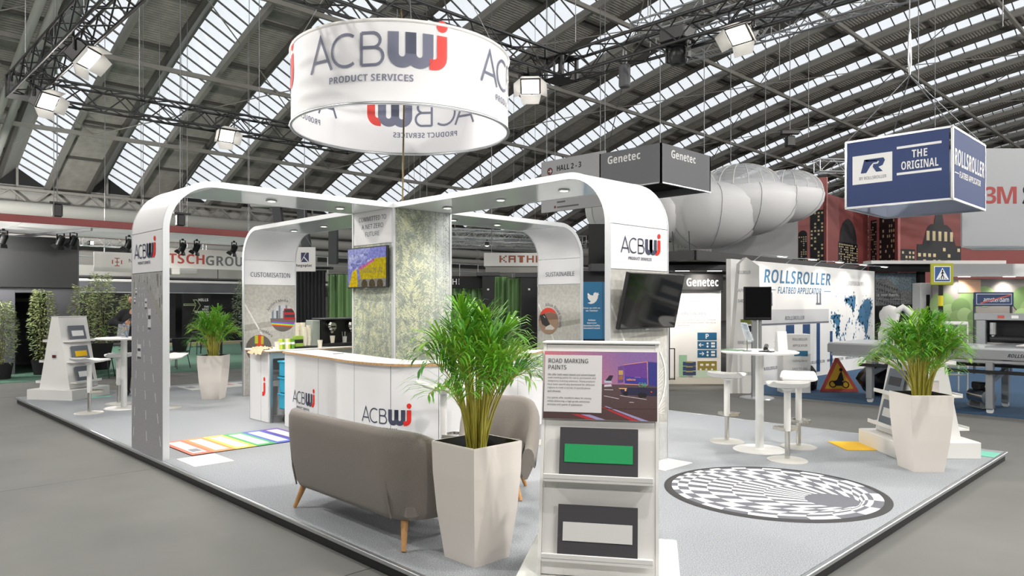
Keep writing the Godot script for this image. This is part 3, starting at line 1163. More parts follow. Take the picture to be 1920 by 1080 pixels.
func stand_shell() -> void:
	hx("edge_alu", "d9dcdf", 0.3, 0.35)
	hx("soffit", "dde3e2", 0.12, 0.2)
	var dg := mt("downlight_glow", Color.WHITE)
	dg.emission_enabled = true
	dg.emission = Color(1, 0.95, 0.85)
	dg.emission_energy_multiplier = 8.0
	# platform
	var x0 := 2.63
	var x1 := 9.42
	var z0 := -14.95
	var z1 := -1.85
	var pf := thing("stand_platform", "low carpeted platform with silver edge under the white stand", "platform", Vector3(x0, 0, z1))
	var w := x1 - x0
	var d := z1 - z0
	part("black_skirting", sh().box(Vector3(w / 2, 0.043, -d / 2), Vector3(w - 0.02, 0.082, d - 0.02)), M.black_satin, pf, "black skirting")
	for q in [[Vector3(w / 2, 0.086, 0), Vector3(w, 0.03, 0.03)], [Vector3(w / 2, 0.086, -d), Vector3(w, 0.03, 0.03)], [Vector3(0, 0.086, -d / 2), Vector3(0.03, 0.03, d)], [Vector3(w, 0.086, -d / 2), Vector3(0.03, 0.03, d)]]:
		part("edge_strip", sh().box(q[0], q[1], 0.004), M.silver, pf, "silver metal edge strip")
	var strips := 7
	for k in strips:
		var a := -d + 0.018 + (d - 0.036) * k / strips
		var b := -d + 0.018 + (d - 0.036) * (k + 1) / strips
		part("carpet_strip", sh().box(Vector3(w / 2, 0.09, (a + b) / 2), Vector3(w - 0.036, 0.02, b - a - 0.0015)), M.carpet_grey, pf)
	# tower
	var road := picture("road_print", tex_road(), 0.35)
	var pale := picture("pale_print", tex_pale(5), 0.35)
	var tw := thing("central_tower", "square forest-printed tower in the middle of the stand", "tower", Vector3(6.02, 0.1, -8.35))
	for e in [[-1, -1], [-1, 1], [1, 1], [1, -1]]:
		part("corner_post", sh().box(Vector3(e[0] * 0.48, 1.475, e[1] * 0.48), Vector3(0.04, 2.95, 0.04), 0.004), M.edge_alu, tw)
	var fo := [picture("forest_print", tex_forest(3, 0.35), 0.4), picture("forest_print_b", tex_forest(9, 1.0), 0.4)]
	var q := 0.46
	var dz := 0.49
	for k in 4:
		var b := Basis(Vector3.UP, -PI / 2 + k * PI / 2)
		var face := func(called: String, ya: float, yb: float, m: Material) -> void:
			part(called, sh().quad(b * Vector3(-q, ya, dz), b * Vector3(q, ya, dz), b * Vector3(q, yb, dz), b * Vector3(-q, yb, dz), b * Vector3(0, 0, 1)), m, tw)
		if k % 2 == 0:
			face.call("forest_graphic", 0.0, 2.43, fo[0])
			face.call("headline_panel", 2.436, 2.89, M.white_gloss)
			var lines := ["COMMITTED TO", "A NET ZERO", "FUTURE"]
			var ws := [0.66, 0.52, 0.34]
			for i in 3:
				say(lines[i], b * Vector3(0, 2.755 - i * 0.105, dz), b * X, Y, 0.062, M.ink_navy, tw, ws[i], "sans", true)
		else:
			face.call("forest_graphic", 0.0, 2.89, fo[1])
	part("tower_cap", sh().box(Vector3(0, 2.945, 0), Vector3(1.0, 0.012, 1.0)), M.white_gloss, tw)
	part("tower_core", sh().box(Vector3(0, 1.47, 0), Vector3(0.94, 2.93, 0.94)), M.white_matt, tw)
	# arches
	var a1 := arch("white arch with a motorway picture on its leg at the open edge", Vector3(2.65, 0, -8.85), 0.0, 2.87, road, pale, [1.43, 2.38])
	put_logo_flat(Vector3(0, 2.22, 0.1), Vector3(0, 0, 1), Y, 0.155, a1)
	var a2 := arch("white arch with the large television on its leg", Vector3(5.52, 0, -4.28), 90.0, 3.57, pale, pale, [1.03, 2.05, 3.06])
	put_logo_flat(Vector3(0, 2.225, 0.17), Vector3(0, 0, 1), Y, 0.155, a2)
	var rail := PackedVector2Array()
	rail.append_array(ribbon(arc(Vector2(0, 0), 0.42, 40, -50, 14), 0.022))
	for k in 9:
		rail.append_array(ribbon([Vector2(0.1, -0.1 - k * 0.02), Vector2(0.4 - k * 0.012, 0.12 - k * 0.045)], 0.006))
	ink("rail_drawing", rail, Vector3(0, 0.95, 0.52), Vector3(0, 0, 1), Y, M.ink_white, a2)
	var a3 := arch("white arch lettered SUSTAINABLE with a round picture of a boot", Vector3(9.39, 0, -7.85), 180.0, 2.87, pale, pale, [1.52, 2.43])
	say("SUSTAINABLE", Vector3(0.065, 2.2, 0.47), Vector3(0, 0, -1), Y, 0.075, M.ink_navy, a3, 0.66, "sans", true)
	var sh_im := iblank(256, 256, Color("a78a72"))
	ipoly(sh_im, [[0, 0], [1, 0], [1, 0.22], [0.55, 0.16], [0, 0.3]], Color("d8402c"))
	ipoly(sh_im, [[0.0, 0.28], [0.6, 0.17], [1, 0.25], [1, 0.42], [0, 0.5]], Color("8a6a58"))
	ipoly(sh_im, [[0.05, 0.3], [0.3, 0.22], [0.62, 0.66], [0.45, 0.74], [0.18, 0.62]], Color("2a292c"))
	ipoly(sh_im, [[0.36, 0.72], [0.6, 0.62], [0.82, 0.76], [0.72, 0.82], [0.34, 0.82]], Color("d9d6cf"))
	iline(sh_im, 0.25, 0.3, 0.34, 0.38, 0.03, Color("c9c9c9"))
	inoise(sh_im, 0.25, 0.3, 2)
	disc_print("round_picture", sh_im, Vector3(0.061, 1.42, 0.74), Vector3(0, 0, -1), 0.235, 0.0, a3, "boot_print")
	say_round("Allux Road Studs", Vector3(0.061, 1.42, 0.74), Vector3(0, 0, -1), 0.26, 105.0, 0.06, M.ink_navy, a3)
	var a4 := arch("white arch lettered CUSTOMISATION with round bus picture", Vector3(6.52, 0, -12.42), -90.0, 3.57, pale, pale, [0.93, 1.93])
	say("CUSTOMISATION", Vector3(0.065, 2.2, 0.5), Vector3(0, 0, -1), Y, 0.085, M.ink_navy, a4, 0.75, "sans", true)
	var bus := iblank(256, 256, Color("c9ccd0"))
	for k in 7:
		irect(bus, 0.05 + k * 0.09, 0.02 + 0.1 * (k % 3), 0.08, 0.55, [Color("7d8590"), Color("b9bfc6"), Color("5c6068")][k % 3])
	irect(bus, 0, 0.5, 1, 0.5, Color("6d6764"))
	irect(bus, 0.53, 0.14, 0.45, 0.42, Color("b3262a"))
	for k in 2:
		irect(bus, 0.56, 0.18 + k * 0.19, 0.4, 0.1, Color("33353c"))
	for k in 6:
		ipoly(bus, [[0.05, 0.62 + k * 0.022], [0.98, 0.68 + k * 0.028], [0.98, 0.71 + k * 0.028], [0.03, 0.645 + k * 0.022]], Color.from_hsv([0.8, 0.62, 0.35, 0.15, 0.08, 0.0][k], 0.8, 0.9))
	inoise(bus, 0.1, 0.12, 5)
	disc_print("round_picture", bus, Vector3(0.061, 1.46, 0.26), Vector3(0, 0, -1), 0.245, 0.0, a4, "bus_print")
	say_round("Applied Media", Vector3(0.061, 1.46, 0.26), Vector3(0, 0, -1), 0.29, 155.0, 0.065, M.ink_navy, a4)
	var tm := iblank(256, 256, Color("6b6863"))
	irect(tm, 0.4, 0.0, 0.25, 0.42, Color("e0502a"))
	irect(tm, 0.34, 0.02, 0.12, 0.3, Color("c8cf3a"))
	irect(tm, 0.58, 0.05, 0.1, 0.3, Color("d8c23c"))
	ipoly(tm, [[0.1, 0.75], [0.5, 0.6], [0.6, 0.75], [0.3, 0.95]], Color("c9372b"))
	inoise(tm, 0.2, 0.25, 6)
	disc_print("round_picture", tm, Vector3(0.061, 0.93, 0.72), Vector3(0, 0, -1), 0.24, 0.0, a4, "topmark_print")
	say_round("TopMark", Vector3(0.061, 0.93, 0.72), Vector3(0, 0, -1), 0.28, 90.0, 0.065, M.ink_navy, a4)
	# television on the tower
	var scr := iblank(256, 160, Color("8f92d8"))
	ipoly(scr, [[0, 0], [0.6, 0], [0.5, 0.3], [0, 0.5]], Color("a9aee4"))
	for k in 30:
		idisc(scr, rng.randf() * 0.6, rng.randf() * 0.35 + 0.15, 0.05, 0.04, Color("c4c6ec") if k % 2 else Color("8488c4"))
	ipoly(scr, [[0.3, 0.5], [0.7, 0.28], [1, 0.26], [1, 0.8], [0.35, 0.82]], Color("c9b21e"))
	ipoly(scr, [[0.3, 0.5], [0.7, 0.28], [0.72, 0.33], [0.34, 0.56]], Color("d06aa0"))
	ipoly(scr, [[0.02, 1], [0.12, 0.6], [0.24, 0.52], [0.28, 1]], Color("e2c31c"))
	ipoly(scr, [[0.26, 0.8], [1, 0.8], [1, 1], [0.26, 1]], Color("8f8d86"))
	for k in 3:
		idisc(scr, 0.45 + k * 0.2, 0.94, 0.08, 0.13, Color("5b4f3a"))
	inoise(scr, 0.06, 0.2, 8)
	var tv := thing("wall_television", "slim television showing a yellow tanker lorry on the tower", "television", Vector3(5.505, 1.94, -8.38))
	part("housing", sh().box(Vector3(-0.028, 0.277, 0), Vector3(0.045, 0.555, 0.95), 0.004), M.black_satin, tv)
	var sg := picture("tv_picture", scr, 0.2)
	sg.roughness = 0.7
	sg.metallic_specular = 0.15
	sg.emission_enabled = true
	sg.emission_texture = sg.albedo_texture
	sg.emission_operator = BaseMaterial3D.EMISSION_OP_MULTIPLY
	sg.emission = Color.WHITE
	sg.emission_energy_multiplier = 0.6
	sg.albedo_color = Color(0.12, 0.12, 0.12)
	part("screen", sh().quad(Vector3(-0.052, 0.015, -0.462), Vector3(-0.052, 0.015, 0.462), Vector3(-0.052, 0.54, 0.462), Vector3(-0.052, 0.54, -0.462), Vector3(-1, 0, 0)), sg, tv)
	say("PRODUCTS LTD", Vector3(-0.052, 0.2, -0.12), Vector3(0, 0, 1), Y, 0.07, hx("screen_ink", "5c5210", 0.5), tv, 0.5, "sansbold")
	part("badge", sh().box(Vector3(-0.045, -0.006, 0), Vector3(0.02, 0.014, 0.05), 0.002), M.silver, tv)
	part("bracket", sh().box(Vector3(0.0, 0.28, 0), Vector3(0.02, 0.2, 0.3)), M.black_satin, tv)
	# television on the front leg, tilted down
	var t2 := thing("wall_television", "dark switched-off television tilted on the arch leg", "television", Vector3(6.02, 1.47, -4.27))
	var tb := Basis(Vector3.RIGHT, deg_to_rad(13.0))
	var hs := sh().at(Vector3(0, 0.28, 0.12), tb)
	hs.box(Vector3(0, 0, 0), Vector3(0.96, 0.56, 0.045), 0.005)
	part("housing", hs, M.black_satin, t2)
	var sc := sh().at(Vector3(0, 0.28, 0.12), tb)
	sc.quad(Vector3(-0.468, -0.262, 0.0245), Vector3(0.468, -0.262, 0.0245), Vector3(0.468, 0.268, 0.0245), Vector3(-0.468, 0.268, 0.0245), Vector3(0, 0, 1))
	part("screen", sc, M.screen_glass, t2)
	var bd := sh().at(Vector3(0, 0.28, 0.12), tb)
	bd.box(Vector3(0, -0.286, 0), Vector3(0.06, 0.014, 0.03), 0.002)
	part("badge", bd, M.silver, t2)
	part("bracket", sh().box(Vector3(0, 0.3, 0.045), Vector3(0.3, 0.2, 0.1)), M.black_satin, t2)

func banner_ring() -> void:
	# round fabric banner over the tower
	var c := Vector3(6.02, 4.14, -8.35)
	var o := thing("ring_banner", "large round white hanging fabric banner with grey and red logo", "banner", c)
	var R := 1.5
	var H := 1.0
	var rows := []
	for k in 9:
		var y := H * k / 8.0
		var row := []
		for j in 96:
			var a := TAU * j / 96
			var rr := R - 0.006 * sin(PI * k / 8.0)
			row.append(Vector3(cos(a) * rr, y, sin(a) * rr))
		rows.append(row)
	part("fabric", sh().grid(rows, true), M.banner_fabric, o)
	for y in [0.0, H]:
		var p := []
		for j in 97:
			var a := TAU * j / 96
			p.append(Vector3(cos(a) * R, y, sin(a) * R))
		part("rim", sh().tube(p, 0.022, 8), M.silver if y == 0.0 else M.white_satin, o)
	for q in [["banner_navy", "6f7388", 0.5], ["banner_red", "e8423a", 0.6]]:
		var bm := hx(q[0], q[1], 0.7)
		bm.backlight_enabled = true
		bm.backlight = Color(q[2], q[2], q[2])
	# four prints round the fabric, showing through on the inside
	var a0 := atan2(8.35, -6.02)  # direction to the viewer in x, z
	var l := logo()
	var cap := deg_to_rad(70.0) * R / 4.36
	for k in 4:
		for i in 4:
			var s := sh()
			for side in [1.0, -1.0]:
				var t: PackedVector2Array = l[i]
				# cut long strokes so that they follow the curve
				s.flat(t, func(p: Vector2):
					var th := deg_to_rad(-48.5 + k * 90.0) + p.x * cap / R
					var ang := a0 - th
					var rr: float = R + 0.007 * side
					return Vector3(cos(ang) * rr, 0.44 + p.y * cap * 1.0, sin(ang) * rr))
			part("logo_letters", s, M.banner_red if i == 2 else M.banner_navy, o, ["thin grey letters", "heavy grey letter", "red letter with a dot", "small line of words"][i])
	for k in 4:
		var a := TAU * (k + 0.35) / 4
		part("hanging_wire", sh().tube([Vector3(cos(a) * R, H, sin(a) * R), Vector3(cos(a) * R * 0.6, 2.1, sin(a) * R * 0.6)], 0.006, 5), M.steel_grey, o)
	solo("power_cable", sh().tube([Vector3(0, 0, 0), Vector3(0.01, 1.4, 0.02), Vector3(-0.02, 2.7, 0)], 0.012, 6), hx("brass_cable", "6a5a30", 0.5), "thin dark cable dropping from the ring banner to the tower top", "cable").position = Vector3(5.85, 3.05, -8.1)

func spline(pts: Array, steps: int) -> Array:
	var out := []
	var k := pts.size()
	for i in k - 1:
		for j in steps:
			var t := float(j) / steps
			out.append((pts[i] as Vector2).cubic_interpolate(pts[i + 1], pts[maxi(i - 1, 0)], pts[mini(i + 2, k - 1)], t))
	out.append(pts[k - 1])
	return out

func counters() -> void:
	# front counter wrapped round the tower: path of its outer face in x, z
	var ctl := [Vector2(4.5, -8.9), Vector2(4.38, -7.7), Vector2(4.27, -6.75), Vector2(4.4, -6.12), Vector2(4.85, -5.84), Vector2(5.45, -5.83), Vector2(6.2, -6.12), Vector2(7.15, -6.65)]
	var path := spline(ctl, 8)
	var o := thing("welcome_counter", "long white curved counter with wood-edged top and two logos", "counter", Vector3(4.4, 0.1, -7.0))
	var org := Vector3(4.4, 0, -7.0)
	var inward := func(i: int) -> Vector2:
		var d: Vector2 = (path[mini(i + 1, path.size() - 1)] - path[maxi(i - 1, 0)]).normalized()
		return Vector2(-d.y, d.x) * -1.0
	var cum := [0.0]
	for i in range(1, path.size()):
		cum.append(cum[i - 1] + path[i].distance_to(path[i - 1]))
	var p3 := func(i: int, inn: float, y: float) -> Vector3:
		var q: Vector2 = path[i] + inward.call(i) * inn
		return Vector3(q.x, y, q.y) - org
	# inward should point to the tower
	var tow := Vector2(6.02, -8.35)
	var sgn := 1.0
	if (inward.call(4) as Vector2).dot(tow - path[4]) < 0.0:
		sgn = -1.0
	# panels
	var cuts := [0, 7, 15, 22, 30, 38, 47, path.size() - 1]
	for c in cuts.size() - 1:
		var rows := [[], []]
		var back := [[], []]
		for i in range(cuts[c], cuts[c + 1] + 1):
			var shrink := 0.0
			for k in 2:
				rows[k].append(p3.call(i, sgn * 0.03, 0.012 if k == 0 else 0.972))
				back[k].append(p3.call(i, sgn * 0.05, 0.012 if k == 0 else 0.972))
		# keep a narrow joint between two panels
		for k in 2:
			var a: Vector3 = rows[k][0]
			rows[k][0] = a + (rows[k][1] - a).normalized() * 0.003
			var b: Vector3 = rows[k][-1]
			rows[k][-1] = b + (rows[k][-2] - b).normalized() * 0.003
		part("front_panel", sh().grid(rows), M.counter_white, o)
		part("back_panel", sh().grid(back), M.dark_grey, o)
	for c in cuts:
		var q: Vector3 = p3.call(c, sgn * 0.042, 0.0)
		part("post", sh().box(q + Vector3(0, 0.49, 0), Vector3(0.016, 0.97, 0.016)), M.steel_grey, o)
	# top: white laminate over a ply edge
	var top := sh()
	var edge := sh()
	for i in path.size() - 1:
		var a: Vector3 = p3.call(i, 0.0, 1.0)
		var b: Vector3 = p3.call(i + 1, 0.0, 1.0)
		var c: Vector3 = p3.call(i + 1, sgn * 0.5, 1.0)
		var d: Vector3 = p3.call(i, sgn * 0.5, 1.0)
		var dn := Vector3(0, -0.026, 0)
		top.quad(a, b, c, d, Y)
		top.quad(a + dn, b + dn, c + dn, d + dn, -Y)
		edge.quad(a, b, b + dn, a + dn, a - d)
		edge.quad(d, c, c + dn, d + dn, d - a)
		if i == 0:
			edge.quad(a, d, d + dn, a + dn, a - b)
		if i == path.size() - 2:
			edge.quad(b, c, c + dn, b + dn, b - a)
	part("worktop", top, M.white_satin, o)
	part("worktop_edge", edge, M.ply_edge, o, "plywood edge")
	# inner shelf and base
	var logo_at := func(s0: float, cap: float, y0: float) -> void:
		put_logo(func(p: Vector2):
			var s := s0 + p.x * cap
			var i := 0
			while i < cum.size() - 2 and cum[i + 1] < s:
				i += 1
			var f: float = (s - cum[i]) / (cum[i + 1] - cum[i])
			var a: Vector3 = p3.call(i, sgn * 0.027, y0 + p.y * cap)
			var b: Vector3 = p3.call(i + 1, sgn * 0.027, y0 + p.y * cap)
			return a.lerp(b, f), o)
	logo_at.call(0.28, 0.155, 0.36)
	logo_at.call(cum[16] + 0.06, 0.16, 0.36)
	# back counter with the coffee machine, between the tower and the bus arch
	var b := thing("back_counter", "white service counter carrying the coffee machine behind the tower", "counter", Vector3(4.5, 0.1, -9.6))
	part("end_panel", sh().box(Vector3(0.02, 0.49, -0.11), Vector3(0.03, 0.97, 0.34), 0.003).box(Vector3(0.02, 0.49, 0.175), Vector3(0.03, 0.97, 0.21), 0.003), M.counter_white, b)
	for q in [[0.03, -0.29], [0.03, 0.065], [0.04, 0.295], [1.95, 0.295], [1.95, -0.29]]:
		part("post", sh().box(Vector3(q[0], 0.49, q[1]), Vector3(0.04, 0.98, 0.03), 0.003), M.silver, b)
	part("back_panel", sh().box(Vector3(1.0, 0.49, -0.28), Vector3(1.9, 0.97, 0.02)), M.counter_white, b)
	part("front_rail", sh().box(Vector3(1.0, 0.92, 0.29), Vector3(1.9, 0.09, 0.02)), M.silver, b)
	for k in 3:
		part("cabinet_door", sh().box(Vector3(0.75 + k * 0.42, 0.44, 0.285), Vector3(0.41, 0.86, 0.018), 0.003), M.counter_white, b)
	part("worktop", sh().box(Vector3(0.98, 0.985, 0.0), Vector3(2.06, 0.018, 0.66), 0.003), M.white_satin, b)
	part("worktop_edge", sh().box(Vector3(0.98, 0.972, 0.0), Vector3(2.055, 0.012, 0.655)), M.ply_edge, b, "plywood edge")
	var red := fit(logo()[2], -0.0, 0, 0.09, 0.26)
	ink("logo_letters", red, Vector3(0.004, 0.36, 0.11), Vector3(0, 0, 1), Y, M.ink_red, b, 0.003, "red letter with a dot")
	counter_things()

func counter_things() -> void:
	var yt := 1.095
	# coffee machine: two groups
	var m := thing("coffee_machine", "black twin-head coffee machine with chrome brew heads", "coffee machine", Vector3(5.76, yt, -9.62))
	part("body", sh().box(Vector3(0, 0.2, -0.08), Vector3(0.62, 0.4, 0.26), 0.012), M.black_satin, m)
	part("drip_tray", sh().box(Vector3(0, 0.025, 0.13), Vector3(0.6, 0.05, 0.22), 0.008), M.black_satin, m)
	part("top_cover", sh().box(Vector3(0, 0.405, -0.02), Vector3(0.64, 0.02, 0.4), 0.008), M.dark_grey, m)
	for k in [-0.17, 0.17]:
		var hd := sh().at(Vector3(k, 0.3, 0.07), Basis(Vector3.RIGHT, PI / 2))
		hd.lathe([Vector2(0, 0.09), Vector2(0.05, 0.09), Vector2(0.075, 0.07), Vector2(0.075, 0.0), Vector2(0, 0)], Vector3.ZERO, 20)
		var h := part("brew_head", hd, M.chrome, m)
		part("label_band", sh().box(Vector3(k, 0.29, 0.163), Vector3(0.07, 0.025, 0.004)), M.black_satin, h)
		part("spout", sh().box(Vector3(k, 0.215, 0.1), Vector3(0.05, 0.04, 0.06), 0.008), M.chrome, m)
	part("water_tank", sh().box(Vector3(-0.39, 0.2, -0.05), Vector3(0.13, 0.38, 0.2), 0.01), hx("tank_grey", "9aa39c", 0.2), m)
	var cupmat := hx("paper_cup", "ece6d6", 0.7)
	var cup := func(pos: Vector3, label: String, n: int) -> void:
		var c := thing("paper_cup_stack" if n > 1 else "paper_cup", label, "cups", pos, 0.0, "paper cups by the coffee machine")
		for i in n:
			part("cup", sh().lathe([Vector2(0.036, 0.0), Vector2(0.039, 0.003), Vector2(0.036, 0.006), Vector2(0.03, -0.03 if i < n - 1 else -0.03)], Vector3(0, 0.1 + i * 0.02, 0), 14), cupmat, c)
		part("cup", sh().lathe([Vector2(0.037, 0.095), Vector2(0.026, 0.0), Vector2(0, 0.0)], Vector3.ZERO, 14), cupmat, c)
	cup.call(Vector3(5.1, yt + 0.03, -9.42), "tall stack of cream paper cups nearest the palm planter side", 9)
	cup.call(Vector3(5.19, yt + 0.03, -9.47), "tall stack of cream paper cups in the middle of the tray", 10)
	cup.call(Vector3(5.16, yt + 0.03, -9.58), "tall stack of cream paper cups behind on the tray", 12)
	cup.call(Vector3(5.06, yt + 0.03, -9.54), "tall stack of cream paper cups at the tray corner", 12)
	cup.call(Vector3(5.59, yt + 0.05, -9.49), "single paper cup under the brew head", 1)
	cup.call(Vector3(5.31, yt, -9.36), "single brown paper cup beside the black tray", 1)
	cup.call(Vector3(4.64, yt, -9.33), "single cream cup beside the juice cartons", 1)
	var spo := thing("stirrer_pot", "white pot of stirrers on the drip tray of the coffee machine", "pot", Vector3(5.8, yt + 0.05, -9.5))
	part("pot", sh().lathe([Vector2(0.036, 0.09), Vector2(0.034, 0.09), Vector2(0.03, 0.01), Vector2(0.034, 0.0), Vector2(0, 0)], Vector3.ZERO, 14), M.white_satin, spo)
	for i in 7:
		part("stirrer", sh().bar(Vector3(0.01 * (i % 3 - 1), 0.01, 0.008 * (i - 3)), Vector3(0.02 * (i % 3 - 1), 0.16, 0.012 * (i - 3)), 0.006, 0.003), M.black_satin if i % 2 else M.white_satin, spo)
	solo("serving_tray", sh().box(Vector3(0, 0.012, 0), Vector3(0.36, 0.024, 0.34), 0.006), M.black_satin, "black tray under the paper cups", "tray").position = Vector3(5.08, yt, -9.5)
	for k in 3:
		solo("tea_box", sh().box(Vector3(0, 0.035, 0), Vector3(0.12, 0.05, 0.1), 0.004), hx("tea_green", "8aa83a", 0.6) if k != 1 else M.black_satin, ["green tea box lying lowest in its stack on the tray", "black tea box between the two green ones", "green tea box on top of its stack on the tray"][k], "box").position = Vector3(4.985, yt + 0.014 + 0.05 * k, -9.4)
	var cc := ["c8d24a", "7fae3c", "e5e0c4", "c2cf3e", "5f9a36"]
	for k in 5:
		var c := thing("juice_carton", "small %s juice carton in the row on the service counter" % ["yellow-green", "leaf green", "cream", "lime", "dark green"][k], "carton", Vector3(4.7 + k * 0.045, yt, -9.36 - 0.03 * (k % 2)))
		part("body", sh().box(Vector3(0, 0.07, 0), Vector3(0.042, 0.14, 0.05), 0.003), hx("carton_%d" % k, cc[k], 0.5), c)
		part("band", sh().box(Vector3(0, 0.08, 0.001), Vector3(0.043, 0.03, 0.05)), M.ink_white, c)
	# crumpled brown paper bag hanging over the counter end
	var rows := []
	for i in 14:
		var row := []
		for j in 8:
			var x := -0.09 + i * 0.0165
			var y := 0.012 + 0.012 * sin(i * 1.7 + j * 2.1) + 0.01 * cos(j * 3.1 + i)
			if x < 0.0:
				y += x * 0.9
			row.append(Vector3(x, y + 0.012, -0.2 + j * 0.055 + 0.012 * sin(i * 2.3)))
		rows.append(row)
	for i in 4:
		pass
	var bag := solo("paper_bag", sh().grid(rows), hx("kraft_paper", "cdb392", 0.85), "crumpled brown paper bag drooping over the counter end", "bag")
	bag.position = Vector3(4.48, yt, -9.52)
	# blue crates under the counter
	for k in 3:
		var c := thing("plastic_crate", "bright blue plastic crate in the stack under the counter, " + ["lowest", "middle", "topmost"][k], "crate", Vector3(4.78, 0.3 + k * 0.22, -9.05))
		part("shell", sh().box(Vector3(0, 0.1, 0), Vector3(0.36, 0.2, 0.3), 0.012), hx("crate_blue", "2aa4c8", 0.45), c)
		part("rim", sh().box(Vector3(0, 0.2, 0), Vector3(0.39, 0.025, 0.33), 0.006), M.crate_blue, c)
	var bs := thing("black_bag", "black bag on the floor below the blue crates", "bag", Vector3(4.8, 0.1, -9.05))
	part("body", sh().lathe([Vector2(0, 0.2), Vector2(0.1, 0.19), Vector2(0.18, 0.12), Vector2(0.2, 0.05), Vector2(0.17, 0.0), Vector2(0, 0)], Vector3.ZERO, 14, true), M.black_matt, bs)
	# things on the front counter
	var pl := thing("bread_basket", "dark oval basket at the end of the front counter", "basket", Vector3(6.75, 1.1, -6.78), 25.0)
	part("bowl", sh().lathe([Vector2(0.15, 0.07), Vector2(0.17, 0.075), Vector2(0.175, 0.06), Vector2(0.13, 0.0), Vector2(0, 0)], Vector3.ZERO, 18), M.black_satin, pl)
	var sv := thing("wooden_box", "small pale wooden box of leaflets on the front counter", "box", Vector3(6.3, 1.1, -6.4), 20.0)
	part("tray", sh().box(Vector3(0, 0.03, 0), Vector3(0.22, 0.06, 0.16), 0.006), M.ply_edge, sv)
	for k in 4:
		part("card", sh().box(Vector3(-0.06 + k * 0.04, 0.06, 0), Vector3(0.004, 0.08, 0.12)), M.white_satin, sv)
	var gel := thing("gel_bottle", "clear pump bottle of hand gel on the front counter", "bottle", Vector3(5.95, 1.1, -6.3))
	part("bottle", sh().lathe([Vector2(0.0, 0.19), Vector2(0.012, 0.19), Vector2(0.014, 0.16), Vector2(0.034, 0.14), Vector2(0.036, 0.0), Vector2(0, 0)], Vector3.ZERO, 16), hx("gel_white", "dfe4e8", 0.15), gel)
	part("pump", sh().box(Vector3(0.015, 0.2, 0), Vector3(0.05, 0.014, 0.016), 0.003), M.white_satin, gel)
	part("bottle_label", sh().lathe([Vector2(0.0365, 0.1), Vector2(0.0365, 0.03)], Vector3.ZERO, 16), hx("label_blue", "6f93b5", 0.5), gel)
	solo("keyring", sh().tube([Vector3(-0.06, 0.006, 0), Vector3(-0.02, 0.008, 0.02), Vector3(0.03, 0.006, -0.01), Vector3(0.08, 0.008, 0.015)], 0.006, 5), M.steel_grey, "small metal keys lying on the counter top", "keys").position = Vector3(4.72, 1.1, -7.9)

